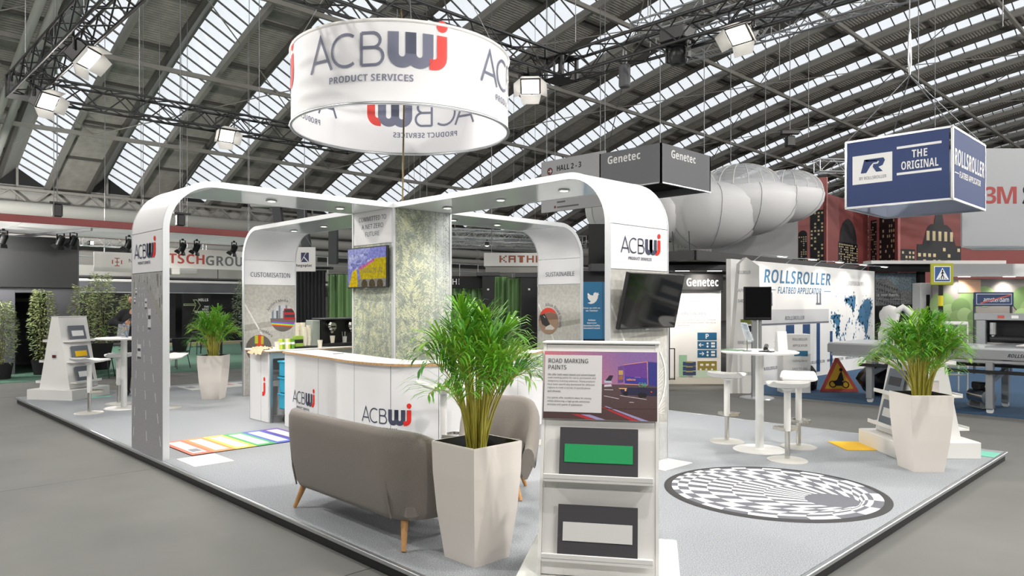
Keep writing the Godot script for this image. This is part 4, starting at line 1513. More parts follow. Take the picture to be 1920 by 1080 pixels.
func tub_seat(called: String, label: String, category: String, pos: Vector3, turn: float, w: float, dp: float, hb: float, ha: float, cushions: int) -> void:
	# upholstered shell seat, facing local +z; back at -z
	var o := thing(called, label, category, pos, turn)
	var y0 := 0.2
	var path := []  # outline of the shell's outer face: right arm front -> back -> left arm front
	var rc := minf(0.3, dp * 0.42)
	var hw := w / 2
	var hd := dp / 2
	path.append(Vector2(hw * 0.97, hd))
	for k in 4:
		path.append(Vector2(lerpf(hw * 0.975, hw, k / 3.0), lerpf(hd * 0.8, -hd + rc, k / 3.0)))
	for k in range(1, 9):
		var a := deg_to_rad(0 - 90.0 * k / 8.0)
		path.append(Vector2(hw - rc + cos(a) * rc, -hd + rc + sin(a) * rc))
	var half := path.duplicate()
	for k in range(1, 6):
		path.append(Vector2(lerpf(hw - rc, -(hw - rc), k / 6.0), -hd))
	half.reverse()
	for p in half:
		path.append(Vector2(-p.x, p.y))
	var rows := []
	var n := path.size()
	var th := 0.1
	for i in n:
		var p: Vector2 = path[i]
		var d: Vector2 = (path[mini(i + 1, n - 1)] - path[maxi(i - 1, 0)]).normalized()
		var inn := Vector2(d.y, -d.x)
		if inn.dot(-p) < 0:
			inn = -inn
		var f := clampf((p.y + hd) / dp, 0, 1)  # 0 at the back, 1 at the arm fronts
		var top := lerpf(hb, ha, smoothstep(0.0, 0.9, f) * (1.0 if absf(p.x) > hw * 0.55 else 0.35))
		var row := []
		# outer bottom, bulge, shoulder, crown, inner
		for q in [[0.09, y0 - 0.005], [0.06, y0 + 0.0], [0.035, y0 + 0.05], [0.008, y0 + 0.2], [0.0, top - 0.16], [0.006, top - 0.05], [0.025, top - 0.012], [0.055, top], [0.085, top - 0.012], [th, top - 0.05], [th + 0.02, top - 0.18], [th + 0.03, y0 + 0.12]]:
			var lean: float = 0.03 * (q[1] - y0) / 0.6 * (1.0 - f)
			var v: Vector2 = p + inn * (q[0] - lean)
			row.append(Vector3(v.x, q[1], v.y))
		rows.append(row)
	part("shell", sh().grid(rows), M.grey_fabric, o)
	# close the arm fronts
	for e in [0, n - 1]:
		var s := sh()
		var r: Array = rows[e]
		var c := Vector3.ZERO
		for p in r:
			c += p / r.size()
		c.z += 0.02
		for k in r.size():
			s.tri(c, r[k], r[(k + 1) % r.size()], Z)
		part("arm_front", s, M.grey_fabric, o)
	# seat base and cushions
	part("seat_base", sh().box(Vector3(0, y0 + 0.06, 0.03), Vector3(w - 0.16, 0.12, dp - 0.12), 0.03), M.grey_fabric, o)
	var cw := (w - 0.24) / cushions
	for k in cushions:
		part("cushion", sh().box(Vector3(-(w - 0.24) / 2 + cw * (k + 0.5), y0 + 0.18, 0.07), Vector3(cw - 0.01, 0.13, dp - 0.18), 0.045), M.grey_fabric, o)
	# seams at the back corners
	for sx in [-1, 1]:
		var px: float = sx * (hw - rc * 0.75)
		part("seam", sh().tube([Vector3(px, y0 + 0.01, -hd + 0.045), Vector3(px, y0 + 0.16, -hd + 0.012), Vector3(px * 0.99, y0 + 0.33, -hd + 0.002)], 0.007, 5), M.grey_fabric, o)
	for sx in [-1, 1]:
		for sz in [-1, 1]:
			var a := Vector3(sx * (hw - 0.2), y0 + 0.02, sz * (hd - 0.14))
			var b := Vector3(sx * (hw - 0.13), 0.005, sz * (hd - 0.08))
			part("leg", sh().tube([b, b.lerp(a, 0.5), a], 0.015, 12, 0.028), M.oak, o)

func lounge() -> void:
	tub_seat("two_seat_sofa", "grey two-seat fabric sofa seen from behind on oak legs", "sofa", Vector3(3.1, 0.1, -4.58), 90.0, 1.72, 0.78, 0.8, 0.56, 2)
	tub_seat("tub_armchair", "grey fabric tub armchair on oak legs facing the sofa", "armchair", Vector3(4.26, 0.1, -4.5), -50.0, 0.68, 0.66, 0.8, 0.45, 1)
	var t := thing("coffee_table", "low round white coffee table between sofa and armchair", "table", Vector3(3.78, 0.1, -4.1))
	part("table_top", sh().lathe([Vector2(0, 0.45), Vector2(0.22, 0.45), Vector2(0.235, 0.44), Vector2(0.22, 0.425), Vector2(0, 0.425)], Vector3.ZERO, 36), M.white_satin, t)
	part("column", sh().lathe([Vector2(0.025, 0.43), Vector2(0.025, 0.01)], Vector3.ZERO, 14), M.white_satin, t)
	part("base_plate", sh().lathe([Vector2(0, 0.014), Vector2(0.17, 0.012), Vector2(0.18, 0.0), Vector2(0, 0)], Vector3.ZERO, 30), M.white_satin, t)

func bar_stool() -> Node3D:
	var o := thing("bar_stool", "", "stool", Vector3.ZERO, 0.0, "white bar stools on the stand")
	# saddle seat: swept slab, one end curled up, front edge along z
	var rows := []
	var prof := [[-0.255, 0.062], [-0.235, 0.062], [-0.19, 0.045], [-0.1, 0.01], [0.0, 0.0], [0.1, 0.004], [0.17, 0.014], [0.21, 0.014], [0.23, 0.006]]
	for q in prof:
		var row := []
		var hz := 0.2 - 0.03 * pow(absf(q[0]) / 0.24, 4)
		for k in 20:
			var a := TAU * k / 20
			var zz := signf(cos(a)) * pow(absf(cos(a)), 0.45) * hz
			var yy := signf(sin(a)) * pow(absf(sin(a)), 0.7) * 0.02
			if absf(q[0]) > 0.225:
				yy *= 0.55
			row.append(Vector3(q[0], 0.765 + q[1] + yy + 0.35 * zz * zz, zz))
		rows.append(row)
	var s := sh().grid(rows, true)
	for e in [0, rows.size() - 1]:
		for k in range(1, 19):
			s.tri(rows[e][0], rows[e][k], rows[e][k + 1], Vector3(-1 if e == 0 else 1, 0, 0))
	part("seat", s, M.white_satin, o)
	part("seat_plate", sh().lathe([Vector2(0.0, 0.752), Vector2(0.07, 0.748), Vector2(0.034, 0.72), Vector2(0.034, 0.7)], Vector3.ZERO, 16), M.white_satin, o)
	part("sleeve", sh().lathe([Vector2(0.034, 0.745), Vector2(0.034, 0.305), Vector2(0.0, 0.305)], Vector3.ZERO, 18), M.white_satin, o)
	part("gas_column", sh().lathe([Vector2(0.026, 0.31), Vector2(0.026, 0.01)], Vector3.ZERO, 18), M.chrome, o)
	var loop := [Vector3(-0.02, 0.315, 0.03)]
	for k in 13:
		var a := deg_to_rad(110 - 220.0 * k / 12)
		loop.append(Vector3(0.12 + cos(a) * 0.07, 0.315, sin(a) * 0.12))
	loop.append(Vector3(-0.02, 0.315, -0.03))
	var fr := sh()
	for k in loop.size() - 1:
		fr.bar(loop[k], loop[k + 1], 0.012, 0.03)
	part("foot_rest", fr, M.chrome, o)
	part("base_plate", sh().lathe([Vector2(0, 0.02), Vector2(0.03, 0.02), Vector2(0.185, 0.012), Vector2(0.2, 0.006), Vector2(0.2, 0.0), Vector2(0, 0)], Vector3.ZERO, 40), M.chrome_white, o)
	return o

func bar_tables() -> void:
	hx("chrome_white", "dedcd6", 0.3, 0.3)
	var t := thing("bar_table", "round white standing table beside the checkered mat", "table", Vector3(7.59, 0.1, -3.8), 0.0, "round white standing tables")
	part("table_top", sh().lathe([Vector2(0, 1.1), Vector2(0.39, 1.1), Vector2(0.415, 1.092), Vector2(0.41, 1.078), Vector2(0.35, 1.07), Vector2(0, 1.07)], Vector3.ZERO, 48), M.white_satin, t)
	part("column", sh().lathe([Vector2(0.1, 1.07), Vector2(0.048, 1.06), Vector2(0.045, 1.04), Vector2(0.045, 0.02)], Vector3.ZERO, 24), hx("table_post", "e4e5e4", 0.3, 0.2), t)
	part("base_plate", sh().lathe([Vector2(0, 0.02), Vector2(0.06, 0.02), Vector2(0.27, 0.012), Vector2(0.285, 0.004), Vector2(0.285, 0), Vector2(0, 0)], Vector3.ZERO, 48), M.white_satin, t)
	copy(t, Vector3(3.56, 0.1, -12.25), 0.0, "round white standing table beside the motorway pillar")
	var s := bar_stool()
	s.position = Vector3(7.757, 0.1, -4.29)
	s.rotation_degrees.y = 18.0
	s.set_meta("label", "white bar stool of the checkered-mat table, on the television side")
	copy(s, Vector3(7.28, 0.1, -3.34), 35.0, "white bar stool of the standing table, nearest the checkered mat")
	copy(s, Vector3(8.045, 0.1, -3.56), 205.0, "white bar stool of the checkered-mat table, on the tapered planter side")
	copy(s, Vector3(3.03, 0.1, -12.05), 30.0, "white bar stool beside the left white display pyramid")
	copy(s, Vector3(3.65, 0.1, -12.84), 80.0, "white bar stool behind the table by the motorway pillar")
	copy(s, Vector3(4.07, 0.1, -11.84), 200.0, "white bar stool half hidden by the motorway pillar")
	copy(s, Vector3(4.42, 0.13, -5.45), -30.0, "white bar stool behind the front palm at the counter")
	copy(s, Vector3(6.22, 0.1, -5.7), 10.0, "white bar stool at the counter behind the armchair")
	# leaflet holders and a little model on the right-hand table
	var y := 1.2
	var h := thing("leaflet_holder", "clear leaflet holder with pale leaflets on the standing table", "holder", Vector3(7.42, y, -3.86), 35.0)
	part("foot", sh().lathe([Vector2(0, 0.01), Vector2(0.05, 0.008), Vector2(0.05, 0), Vector2(0, 0)], Vector3.ZERO, 20), M.steel_grey, h)
	part("stem", sh().tube([Vector3(0, 0, 0), Vector3(0, 0.28, 0)], 0.006, 8), M.chrome, h)
	for k in 2:
		var lf := sh().at(Vector3(-0.06 + k * 0.13, 0.2, 0.0), Basis(Vector3.UP, 0.4) * Basis(Vector3.RIGHT, -0.35))
		lf.box(Vector3(0, 0.02, 0), Vector3(0.1, 0.2, 0.006))
		part("leaflet", lf, M.leaflet_print, h)
		var pk := sh().at(Vector3(-0.06 + k * 0.13, 0.2, 0.0), Basis(Vector3.UP, 0.4) * Basis(Vector3.RIGHT, -0.35))
		pk.box(Vector3(0, -0.05, 0.012), Vector3(0.11, 0.08, 0.004))
		pk.box(Vector3(0, 0.0, -0.008), Vector3(0.11, 0.2, 0.003))
		part("pocket", pk, M.acrylic, h)
	var a := thing("model_stand", "small white A-shaped model stand on the standing table", "model", Vector3(7.62, y, -3.62), 40.0)
	part("side", sh().prism(PackedVector2Array([Vector2(-0.085, 0), Vector2(0.085, 0), Vector2(0.03, 0.22), Vector2(-0.03, 0.22)]), 0.1), M.white_satin, a)
	part("ledge", sh().box(Vector3(0.09, 0.03, 0.05), Vector3(0.05, 0.008, 0.1)).box(Vector3(0.07, 0.1, 0.05), Vector3(0.05, 0.008, 0.1)), M.white_satin, a)
	var hm := thing("roller_tool", "small metal roller tool lying on the standing table", "tool", Vector3(7.54, y, -3.7), 20.0)
	part("roller", sh().tube([Vector3(-0.04, 0.03, 0), Vector3(0.05, 0.06, 0)], 0.024, 12), M.chrome, hm)
	part("handle", sh().tube([Vector3(-0.04, 0.015, 0.03), Vector3(0.07, 0.012, -0.03)], 0.01, 8), M.steel_grey, hm)
	solo("magazine", sh().box(Vector3(0, 0.006, 0), Vector3(0.15, 0.012, 0.21), 0.002), hx("magazine_green", "6f8f74", 0.4), "green and white magazine lying on the standing table", "magazine").position = Vector3(7.42, y, -4.03)
	solo("phone", sh().box(Vector3(0, 0.005, 0), Vector3(0.075, 0.01, 0.15), 0.003), M.black_satin, "black phone lying on the standing table", "phone").position = Vector3(7.45, y, -3.65)
	# left-hand table
	var l2 := thing("leaflet_holder", "blue printed card stand on the table by the motorway pillar", "holder", Vector3(3.6, y + 0.002, -12.22), 65.0)
	var cd := sh().at(Vector3.ZERO, Basis(Vector3.RIGHT, -0.2))
	cd.quad(Vector3(-0.08, 0.0, 0.0), Vector3(0.08, 0.0, 0.0), Vector3(0.08, 0.24, 0.0), Vector3(-0.08, 0.24, 0.0), Z)
	part("card", cd, M.brochure_print, l2)
	part("stand", sh().box(Vector3(0, 0.005, -0.03), Vector3(0.16, 0.01, 0.09)).bar(Vector3(0, 0.0, -0.07), Vector3(0, 0.2, -0.045), 0.16, 0.004), M.acrylic, l2)
	var ph := thing("desk_phone", "small white device on the table by the motorway pillar", "device", Vector3(3.72, y, -12.08), 30.0)
	part("body", sh().box(Vector3(0, 0.03, 0), Vector3(0.1, 0.06, 0.16), 0.015), M.white_satin, ph)
	part("arm", sh().box(Vector3(0, 0.07, 0.03), Vector3(0.05, 0.05, 0.05), 0.012), M.white_satin, ph)

func tex_poster() -> Image:
	var im := iblank(768, 480, Color("9b6a98"))
	for y in 480:
		var f := y / 480.0
		if f < 0.48:
			for x in 768:
				var g := x / 768.0
				im.set_pixel(x, y, Color("d27f86").lerp(Color("8b6aa6"), clampf(g * 1.3 - 0.1 + (0.3 - f) * 0.5, 0, 1)).lerp(Color("c07d9a"), clampf((f - 0.25) * 2.0, 0, 1) * 0.6))
		else:
			im.fill_rect(Rect2i(0, y, 768, 1), Color("5d4a4e").lerp(Color("54403f"), (f - 0.48) * 2.0))
	# runway stripes
	ipoly(im, [[0.54, 0.8], [0.56, 0.8], [0.93, 1.0], [0.86, 1.0]], Color("a39bc8"))
	ipoly(im, [[0.52, 0.82], [0.55, 0.82], [0.85, 1.0], [0.78, 1.0]], Color("b8343c"))
	ipoly(im, [[0.34, 0.93], [0.42, 0.93], [0.56, 1.0], [0.48, 1.0]], Color("a39bc8"))
	ipoly(im, [[0.26, 0.93], [0.34, 0.93], [0.47, 1.0], [0.4, 1.0]], Color("b8343c"))
	for q in [[0.54, 0.56, 0.62, 0.56], [0.54, 0.65, 0.67, 0.69], [0.68, 0.64, 0.91, 0.69], [0.76, 0.735, 0.8, 0.737]]:
		iline(im, q[0], q[1], q[2], q[3], 0.008, Color("cfc8cc"))
	iline(im, 0.5, 0.84, 1.0, 0.825, 0.012, Color("463433"))
	# aeroplane tail
	ipoly(im, [[0.54, 0.42], [0.6, 0.43], [0.61, 0.46], [0.54, 0.46]], Color("b9c0d2"))
	ipoly(im, [[0.55, 0.43], [0.585, 0.35], [0.62, 0.35], [0.6, 0.43]], Color("2c2a3c"))
	ipoly(im, [[0.54, 0.49], [0.6, 0.48], [0.61, 0.51], [0.54, 0.52]], Color("d5d0dc"))
	# lorry
	ipoly(im, [[0.71, 0.19], [0.91, 0.14], [0.92, 0.48], [0.72, 0.47]], Color("6c3f96"))
	ipoly(im, [[0.92, 0.14], [1.0, 0.15], [1.0, 0.5], [0.92, 0.48]], Color("37388a"))
	ipoly(im, [[0.72, 0.36], [0.91, 0.38], [0.92, 0.48], [0.72, 0.47]], Color("3f3fa0"))
	iline(im, 0.71, 0.19, 0.915, 0.14, 0.008, Color("f0a070"))
	iline(im, 0.915, 0.14, 0.92, 0.48, 0.005, Color("f0a070"))
	iline(im, 0.72, 0.47, 0.92, 0.48, 0.008, Color("f0a070"))
	ipoly(im, [[0.66, 0.22], [0.71, 0.2], [0.71, 0.45], [0.66, 0.46]], Color("6a4a8c"))
	irect(im, 0.665, 0.27, 0.04, 0.07, Color("c9a060"))
	irect(im, 0.665, 0.35, 0.04, 0.06, Color("a06a48"))
	ipoly(im, [[0.67, 0.52], [1.0, 0.52], [1.0, 0.64], [0.7, 0.63]], Color("2b2a48"))
	irect(im, 0.67, 0.53, 0.07, 0.015, Color("f0b080"))
	irect(im, 0.72, 0.53, 0.015, 0.05, Color("f0b080"))
	for q in [[0.73, 0.61, 0.035], [0.86, 0.63, 0.04], [0.89, 0.63, 0.035]]:
		idisc(im, q[0], q[1], q[2] * 0.62, q[2], Color("1e1c24"))
	irect(im, 0.945, 0.57, 0.012, 0.015, Color("ff6040"))
	inoise(im, 0.05, 0.06, 4)
	return im

func pyramid(label: String, pos: Vector3, turn: float, kind: int) -> Node3D:
	# an A-shaped display: side panels in local yz, shelves towards +z and -z
	var o := thing("display_pyramid", label, "display stand", pos, turn, "white A-shaped display stands")
	var H := 1.4
	var hb := 0.17
	var zb := 0.3
	var zt := 0.06
	var hw := 0.31
	part("plinth", sh().box(Vector3(0, hb / 2, 0), Vector3(0.86, hb, 0.88), 0.003), M.white_satin, o)
	part("plinth_top", sh().box(Vector3(0, hb + 0.002, 0), Vector3(0.84, 0.006, 0.86), 0.002), M.white_satin, o)
	for sx in [-1, 1]:
		var s := sh().at(Vector3(sx * hw - 0.009, 0, 0), Basis(Vector3(0, 0, -1), Vector3(0, 1, 0), Vector3(1, 0, 0)))
		s.prism(PackedVector2Array([Vector2(-zb, hb + 0.004), Vector2(zb, hb + 0.004), Vector2(zt, H), Vector2(-zt, H)]), 0.018)
		part("side_panel", s, M.white_satin, o)
	part("top_cap", sh().box(Vector3(0, H + 0.002, 0), Vector3(hw * 2 + 0.03, 0.012, zt * 2 + 0.02), 0.003), M.white_satin, o)
	var slope := (zb - zt) / (H - hb)
	var tilt := atan(slope)
	for sz in [1, -1]:
		var face := func(y: float) -> float: return zb - (y - hb) * slope
		var b := Basis(Vector3.UP, 0.0 if sz > 0 else PI) * Basis(Vector3.RIGHT, -tilt)
		var mid := Vector3(0, (H + hb) / 2, sz * ((zb + zt) / 2 - 0.012))
		var s := sh().at(mid, b)
		s.box(Vector3.ZERO, Vector3(hw * 2 - 0.02, (H - hb) / cos(tilt) - 0.02, 0.016), 0.002)
		part("face_board", s, M.white_satin, o)
		var hs := [0.98, 0.63, 0.28] if kind != 0 else [0.68, 0.28]
		var cols: Array = [["ink_white", "sample_yellow", "ink_white"], ["sample_pale", "sample_board_dark", "sample_pale"]][0 if sz > 0 else 1]
		if kind == 0:
			cols = ["sample_green", "sample_pale"]
		for i in hs.size():
			var y: float = hs[i]
			var zf: float = face.call(y)
			var sf := part("shelf", sh().box(Vector3(0, y, sz * (zf + (0.06 if kind else 0.035))), Vector3(hw * 2 - 0.04, 0.022, 0.13 if kind else 0.08), 0.003), M.white_satin, o)
			part("shelf_lip", sh().box(Vector3(0, y + 0.016, sz * (zf + (0.118 if kind else 0.069))), Vector3(hw * 2 - 0.04, 0.03, 0.012), 0.002), M.white_satin, sf)
			var bw := 0.42 if kind == 0 else 0.36
			var bh := 0.26
			var lean := Basis(Vector3.UP, 0.0 if sz > 0 else PI) * Basis(Vector3.RIGHT, -tilt - 0.05)
			var org := Vector3(0, y + 0.013, sz * (zf + (0.045 if kind else 0.03)))
			var brd := sh().at(org, lean)
			brd.box(Vector3(0, bh / 2, 0.005), Vector3(bw, bh, 0.01), 0.001)
			part("sample_board", brd, M.sample_board_dark if kind == 0 else M.sample_board, o)
			var st := sh().at(org, lean)
			st.box(Vector3(0.0, bh * 0.47, 0.0115), Vector3(bw * 0.87 if kind == 0 else bw * 0.72, bh * 0.37, 0.003), 0.0005)
			part("sample_stripe", st, M[cols[i]], o)
	return o

func displays() -> void:
	hx("sample_board", "6b727c", 0.6)
	grain(hx("sample_board_dark", "47464b", 0.8), noise_tex(0.3, Color("cfcfcf"), Color("ffffff"), 21, 256, 2), 0.1)
	hx("sample_yellow", "f2c21a", 0.5)
	hx("sample_red", "c8402f", 0.5)
	hx("sample_green", "1fa05e", 0.5)
	hx("sample_pale", "d5d5d3", 0.5)
	var f := pyramid("white display stand with the road marking paints poster", Vector3(3.22, 0.1, -2.56), -55.6, 0)
	# the poster fixed over the upper face
	var tilt := atan(0.24 / 1.23)
	var pb := Basis(Vector3.RIGHT, -tilt)
	var po := Vector3(0, 0.985, 0.148)
	var ps := sh().at(po, pb)
	ps.box(Vector3(0, 0.19, 0.004), Vector3(0.622, 0.376, 0.008))
	var pan := part("poster_panel", ps, M.white_satin, f)
	var pq := sh().at(po, pb)
	pq.quad(Vector3(-0.31, 0.003, 0.009), Vector3(0.31, 0.003, 0.009), Vector3(0.31, 0.376, 0.009), Vector3(-0.31, 0.376, 0.009), Z)
	part("poster_print", pq, picture("poster_print", tex_poster(), 0.4), f)
	var o := po + pb * Vector3(0, 0, 0.0095)
	var px := pb * X
	var py := pb * Y
	var tx := part("text_panel", sh().at(po, pb), M.poster_grey, pan)
	tx.mesh = (func():
		var s := sh().at(po, pb)
		s.box(Vector3(-0.147, 0.197, 0.0095), Vector3(0.318, 0.315, 0.003))
		return s.mesh()).call()
	var at := func(x: float, y: float) -> Vector3: return po + pb * Vector3(x, y, 0.0112)
	say("ROAD MARKING", at.call(-0.285, 0.31), px, py, 0.024, M.ink_black, pan, 0.22)
	say("PAINTS", at.call(-0.285, 0.274), px, py, 0.024, M.ink_black, pan, 0.1)
	var lines := ["We offer both water-based and solvent-based", "road marking paints for use in permanent and", "temporary marking schemes. These products", "have been specifically developed for different", "regions to meet a variety of specifications", "and climates.", "", "Our paints offer excellent value for money", "whilst delivering a high-grade whiteness", "and ease and speed of application."]
	var ws := [0.262, 0.265, 0.262, 0.26, 0.238, 0.075, 0, 0.243, 0.235, 0.197]
	for i in lines.size():
		if lines[i] != "":
			say(lines[i], at.call(-0.287, 0.24 - i * 0.0185), px, py, 0.0115, M.ink_black, pan, ws[i])
	say("sabena", at.call(0.146, 0.218), px, py, 0.014, hx("print_orange", "f0a070", 0.5), f, 0.048, "sansbold")
	say("catering", at.call(0.19, 0.234), px, py, 0.006, hx("print_pink", "d8a0c8", 0.5), f, 0.03)
	say("C98", at.call(0.21, 0.186), px, py, 0.022, hx("print_green", "4fc08a", 0.5), f, 0.042)
	var l := pyramid("white A-shaped display with yellow and white samples by the platform's far corner", Vector3(3.3, 0.1, -14.36), 35.0, 1)
	part("card_holder", sh().box(Vector3(-0.325, 0.75, 0.0), Vector3(0.014, 0.13, 0.11), 0.003), M.acrylic, l)
	part("card", sh().box(Vector3(-0.325, 0.73, 0.0), Vector3(0.016, 0.05, 0.07)), hx("card_dark_red", "5a2426", 0.5), l)
	var r := pyramid("white A-shaped display standing behind the right-hand planter", Vector3(8.78, 0.1, -2.56), 44.0, 2)
	part("card_holder", sh().box(Vector3(-0.325, 0.72, 0.0), Vector3(0.012, 0.18, 0.13), 0.003), M.acrylic, r)
	part("notice", sh().box(Vector3(-0.322, 0.72, 0.0), Vector3(0.006, 0.14, 0.11)), hx("notice_pink", "ead9d4", 0.6), r)

func mats() -> void:
	# round mat with the vortex print: rings slide towards the dark hole
	var c := Vector3(6.0, 0.1, -2.88)
	var o := thing("round_mat", "round black and white floor mat printed with a checkered vortex", "mat", c)
	part("rubber_edge", sh().lathe([Vector2(0.86, 0.008), Vector2(0.9, 0.008), Vector2(0.925, 0.002), Vector2(0.925, 0.0)], Vector3.ZERO, 80), hx("rubber_black", "3a3a3c", 0.7), o)
	part("dark_ground", sh().lathe([Vector2(0, 0.006), Vector2(0.868, 0.006)], Vector3.ZERO, 80), hx("mat_slate", "6b6d76", 0.6), o)
	var hole := Vector2(0.03, 0.49)
	var dirh := hole.normalized()
	var nr := 6
	var ns := 32
	var far_gap := [0.0, 0.05, 0.13, 0.28, 0.47, 0.71, 1.0]
	var near_gap := [0.0, 0.5, 0.74, 0.87, 0.94, 0.98, 1.0]
	var ring := func(t: float, a: float) -> Vector3:
		var i := int(round(t * nr))
		var lo: float = -0.865 + 1.147 * far_gap[i]
		var hi: float = 0.865 - 0.167 * near_gap[i]
		var cc: Vector2 = dirh * (lo + hi) * 0.5
		var rr := (hi - lo) * 0.5
		return Vector3(cc.x + cos(a) * rr, 0.0075, cc.y + sin(a) * rr)
	var a0 := atan2(dirh.y, dirh.x)
	var ang := func(k: float) -> float:
		# cells are narrower on the far side of the hole
		var u := k / ns * TAU
		return a0 + u + 0.5 * sin(u)
	var s := sh()
	for i in nr:
		for j in ns:
			if (i + j) % 2 == 0:
				for q in 3:
					var k0: float = j + q / 3.0
					var k1: float = j + (q + 1) / 3.0
					s.quad(ring.call(float(i) / nr, ang.call(k0)), ring.call(float(i) / nr, ang.call(k1)), ring.call(float(i + 1) / nr, ang.call(k1)), ring.call(float(i + 1) / nr, ang.call(k0)), Y)
	part("white_cells", s, hx("mat_white", "eceded", 0.6), o)
	# rainbow mat: six coloured tiles with pale middles
	var rb := thing("rainbow_mat", "long floor mat of six rainbow framed white panels", "mat", Vector3(2.95, 0.1, -8.35))
	part("rubber_base", sh().box(Vector3(0.72, 0.004, 0), Vector3(1.44, 0.008, 0.96), 0.002), M.black_matt, rb)
	var hues := ["e8806a", "f09a60", "f6d45a", "4fb46a", "4d63c4", "6b4bb0"]
	for k in 6:
		var fm := hx("mat_hue_%d" % k, hues[k], 0.6)
		part("coloured_frame", sh().box(Vector3(0.12 + k * 0.24, 0.0095, 0), Vector3(0.239, 0.003, 0.955)), fm, rb)
		part("white_panel", sh().box(Vector3(0.12 + k * 0.24, 0.0115, 0), Vector3(0.145, 0.002, 0.78)), M.mat_white, rb)
		if k == 0 or k == 5:
			part("dark_print", sh().box(Vector3(0.12 + k * 0.24, 0.013, 0.24), Vector3(0.1, 0.002, 0.16)), hx("mat_print", "8d9099", 0.6), rb)
	solo("paper_sheet", sh().box(Vector3.ZERO, Vector3(0.4, 0.004, 0.5)), M.white_satin, "white board on the carpet beside the rainbow mat", "board").position = Vector3(2.97, 0.103, -7.57)
	var wm := thing("white_floor_graphic", "large white printed floor sheet behind the far planter", "floor graphic", Vector3(5.85, 0.1, -14.25))
	part("sheet", sh().box(Vector3(0, 0.003, 0), Vector3(1.3, 0.006, 0.8)), M.white_satin, wm)
	for k in 5:
		part("printed_mark", sh().box(Vector3(-0.5 + k * 0.25, 0.007, 0.1 * (k % 3 - 1)), Vector3(0.12, 0.002, 0.3)), [hx("mark_grey", "a9abb2", 0.6), hx("mark_pink", "dfb3a8", 0.6)][k % 2], wm)
	solo("yellow_floor_tile", sh().box(Vector3.ZERO, Vector3(0.5, 0.008, 0.62), 0.002), M.sample_yellow, "flat yellow tile showing beside the right-hand display plinth", "floor tile").position = Vector3(8.62, 0.104, -3.05)
	get_node("yellow_floor_tile").rotation_degrees.y = 45.0
	solo("turquoise_floor_tile", sh().box(Vector3.ZERO, Vector3(0.3, 0.006, 0.5), 0.002), hx("sample_turquoise", "7fd4bb", 0.5), "flat turquoise tile beside the right-hand display plinth", "floor tile").position = Vector3(9.1, 0.103, -2.12)
	solo("turquoise_floor_tile", sh().box(Vector3.ZERO, Vector3(0.5, 0.006, 0.12), 0.002), M.sample_turquoise, "flat turquoise strip beside the left-hand display plinth", "floor tile").position = Vector3(3.6, 0.103, -13.98)
	var lp := thing("leg_foot_plate", "flat steel foot plate under the television arch leg", "plate", Vector3(6.2, 0.1, -4.1))
	part("plate", sh().box(Vector3(0, 0.004, 0), Vector3(0.5, 0.008, 0.3), 0.002), M.white_satin, lp)
	var bx := thing("leaflet_holder", "clear acrylic leaflet rack fixed low beside the television leg", "holder", Vector3(6.3, 0.1, -4.22))
	part("rack", sh().box(Vector3(0, 0.2, 0), Vector3(0.14, 0.4, 0.05), 0.004), M.acrylic, bx)

func planter(label: String, pos: Vector3, turn: float) -> Node3D:
	var o := thing("tapered_planter", label, "planter", pos, turn, "tall white tapered planters")
	var lv := [[0.0, 0.145], [0.02, 0.148], [0.3, 0.182], [0.55, 0.2], [0.735, 0.205], [0.745, 0.204]]
	for k in 4:
		var b := Basis(Vector3.UP, k * PI / 2)
		var s := sh()
		for i in lv.size() - 1:
			var a = lv[i]
			var c = lv[i + 1]
			s.quad(b * Vector3(-a[1], a[0], a[1]), b * Vector3(a[1], a[0], a[1]), b * Vector3(c[1], c[0], c[1]), b * Vector3(-c[1], c[0], c[1]), b * Vector3(0, 0, 1))
		s.quad(b * Vector3(-0.204, 0.745, 0.204), b * Vector3(0.204, 0.745, 0.204), b * Vector3(0.194, 0.745, 0.194), b * Vector3(-0.194, 0.745, 0.194), Y)
		part("wall", s, M.planter_white, o)
		part("inner_wall", sh().quad(b * Vector3(-0.194, 0.745, 0.194), b * Vector3(0.194, 0.745, 0.194), b * Vector3(0.17, 0.6, 0.17), b * Vector3(-0.17, 0.6, 0.17), b * Vector3(0, 0, -1)), M.black_satin, o)
	part("soil", sh().box(Vector3(0, 0.62, 0), Vector3(0.345, 0.06, 0.345)), M.soil, o)
	part("foot", sh().box(Vector3(0, 0.006, 0), Vector3(0.27, 0.012, 0.27)), M.dark_grey, o)
	return o

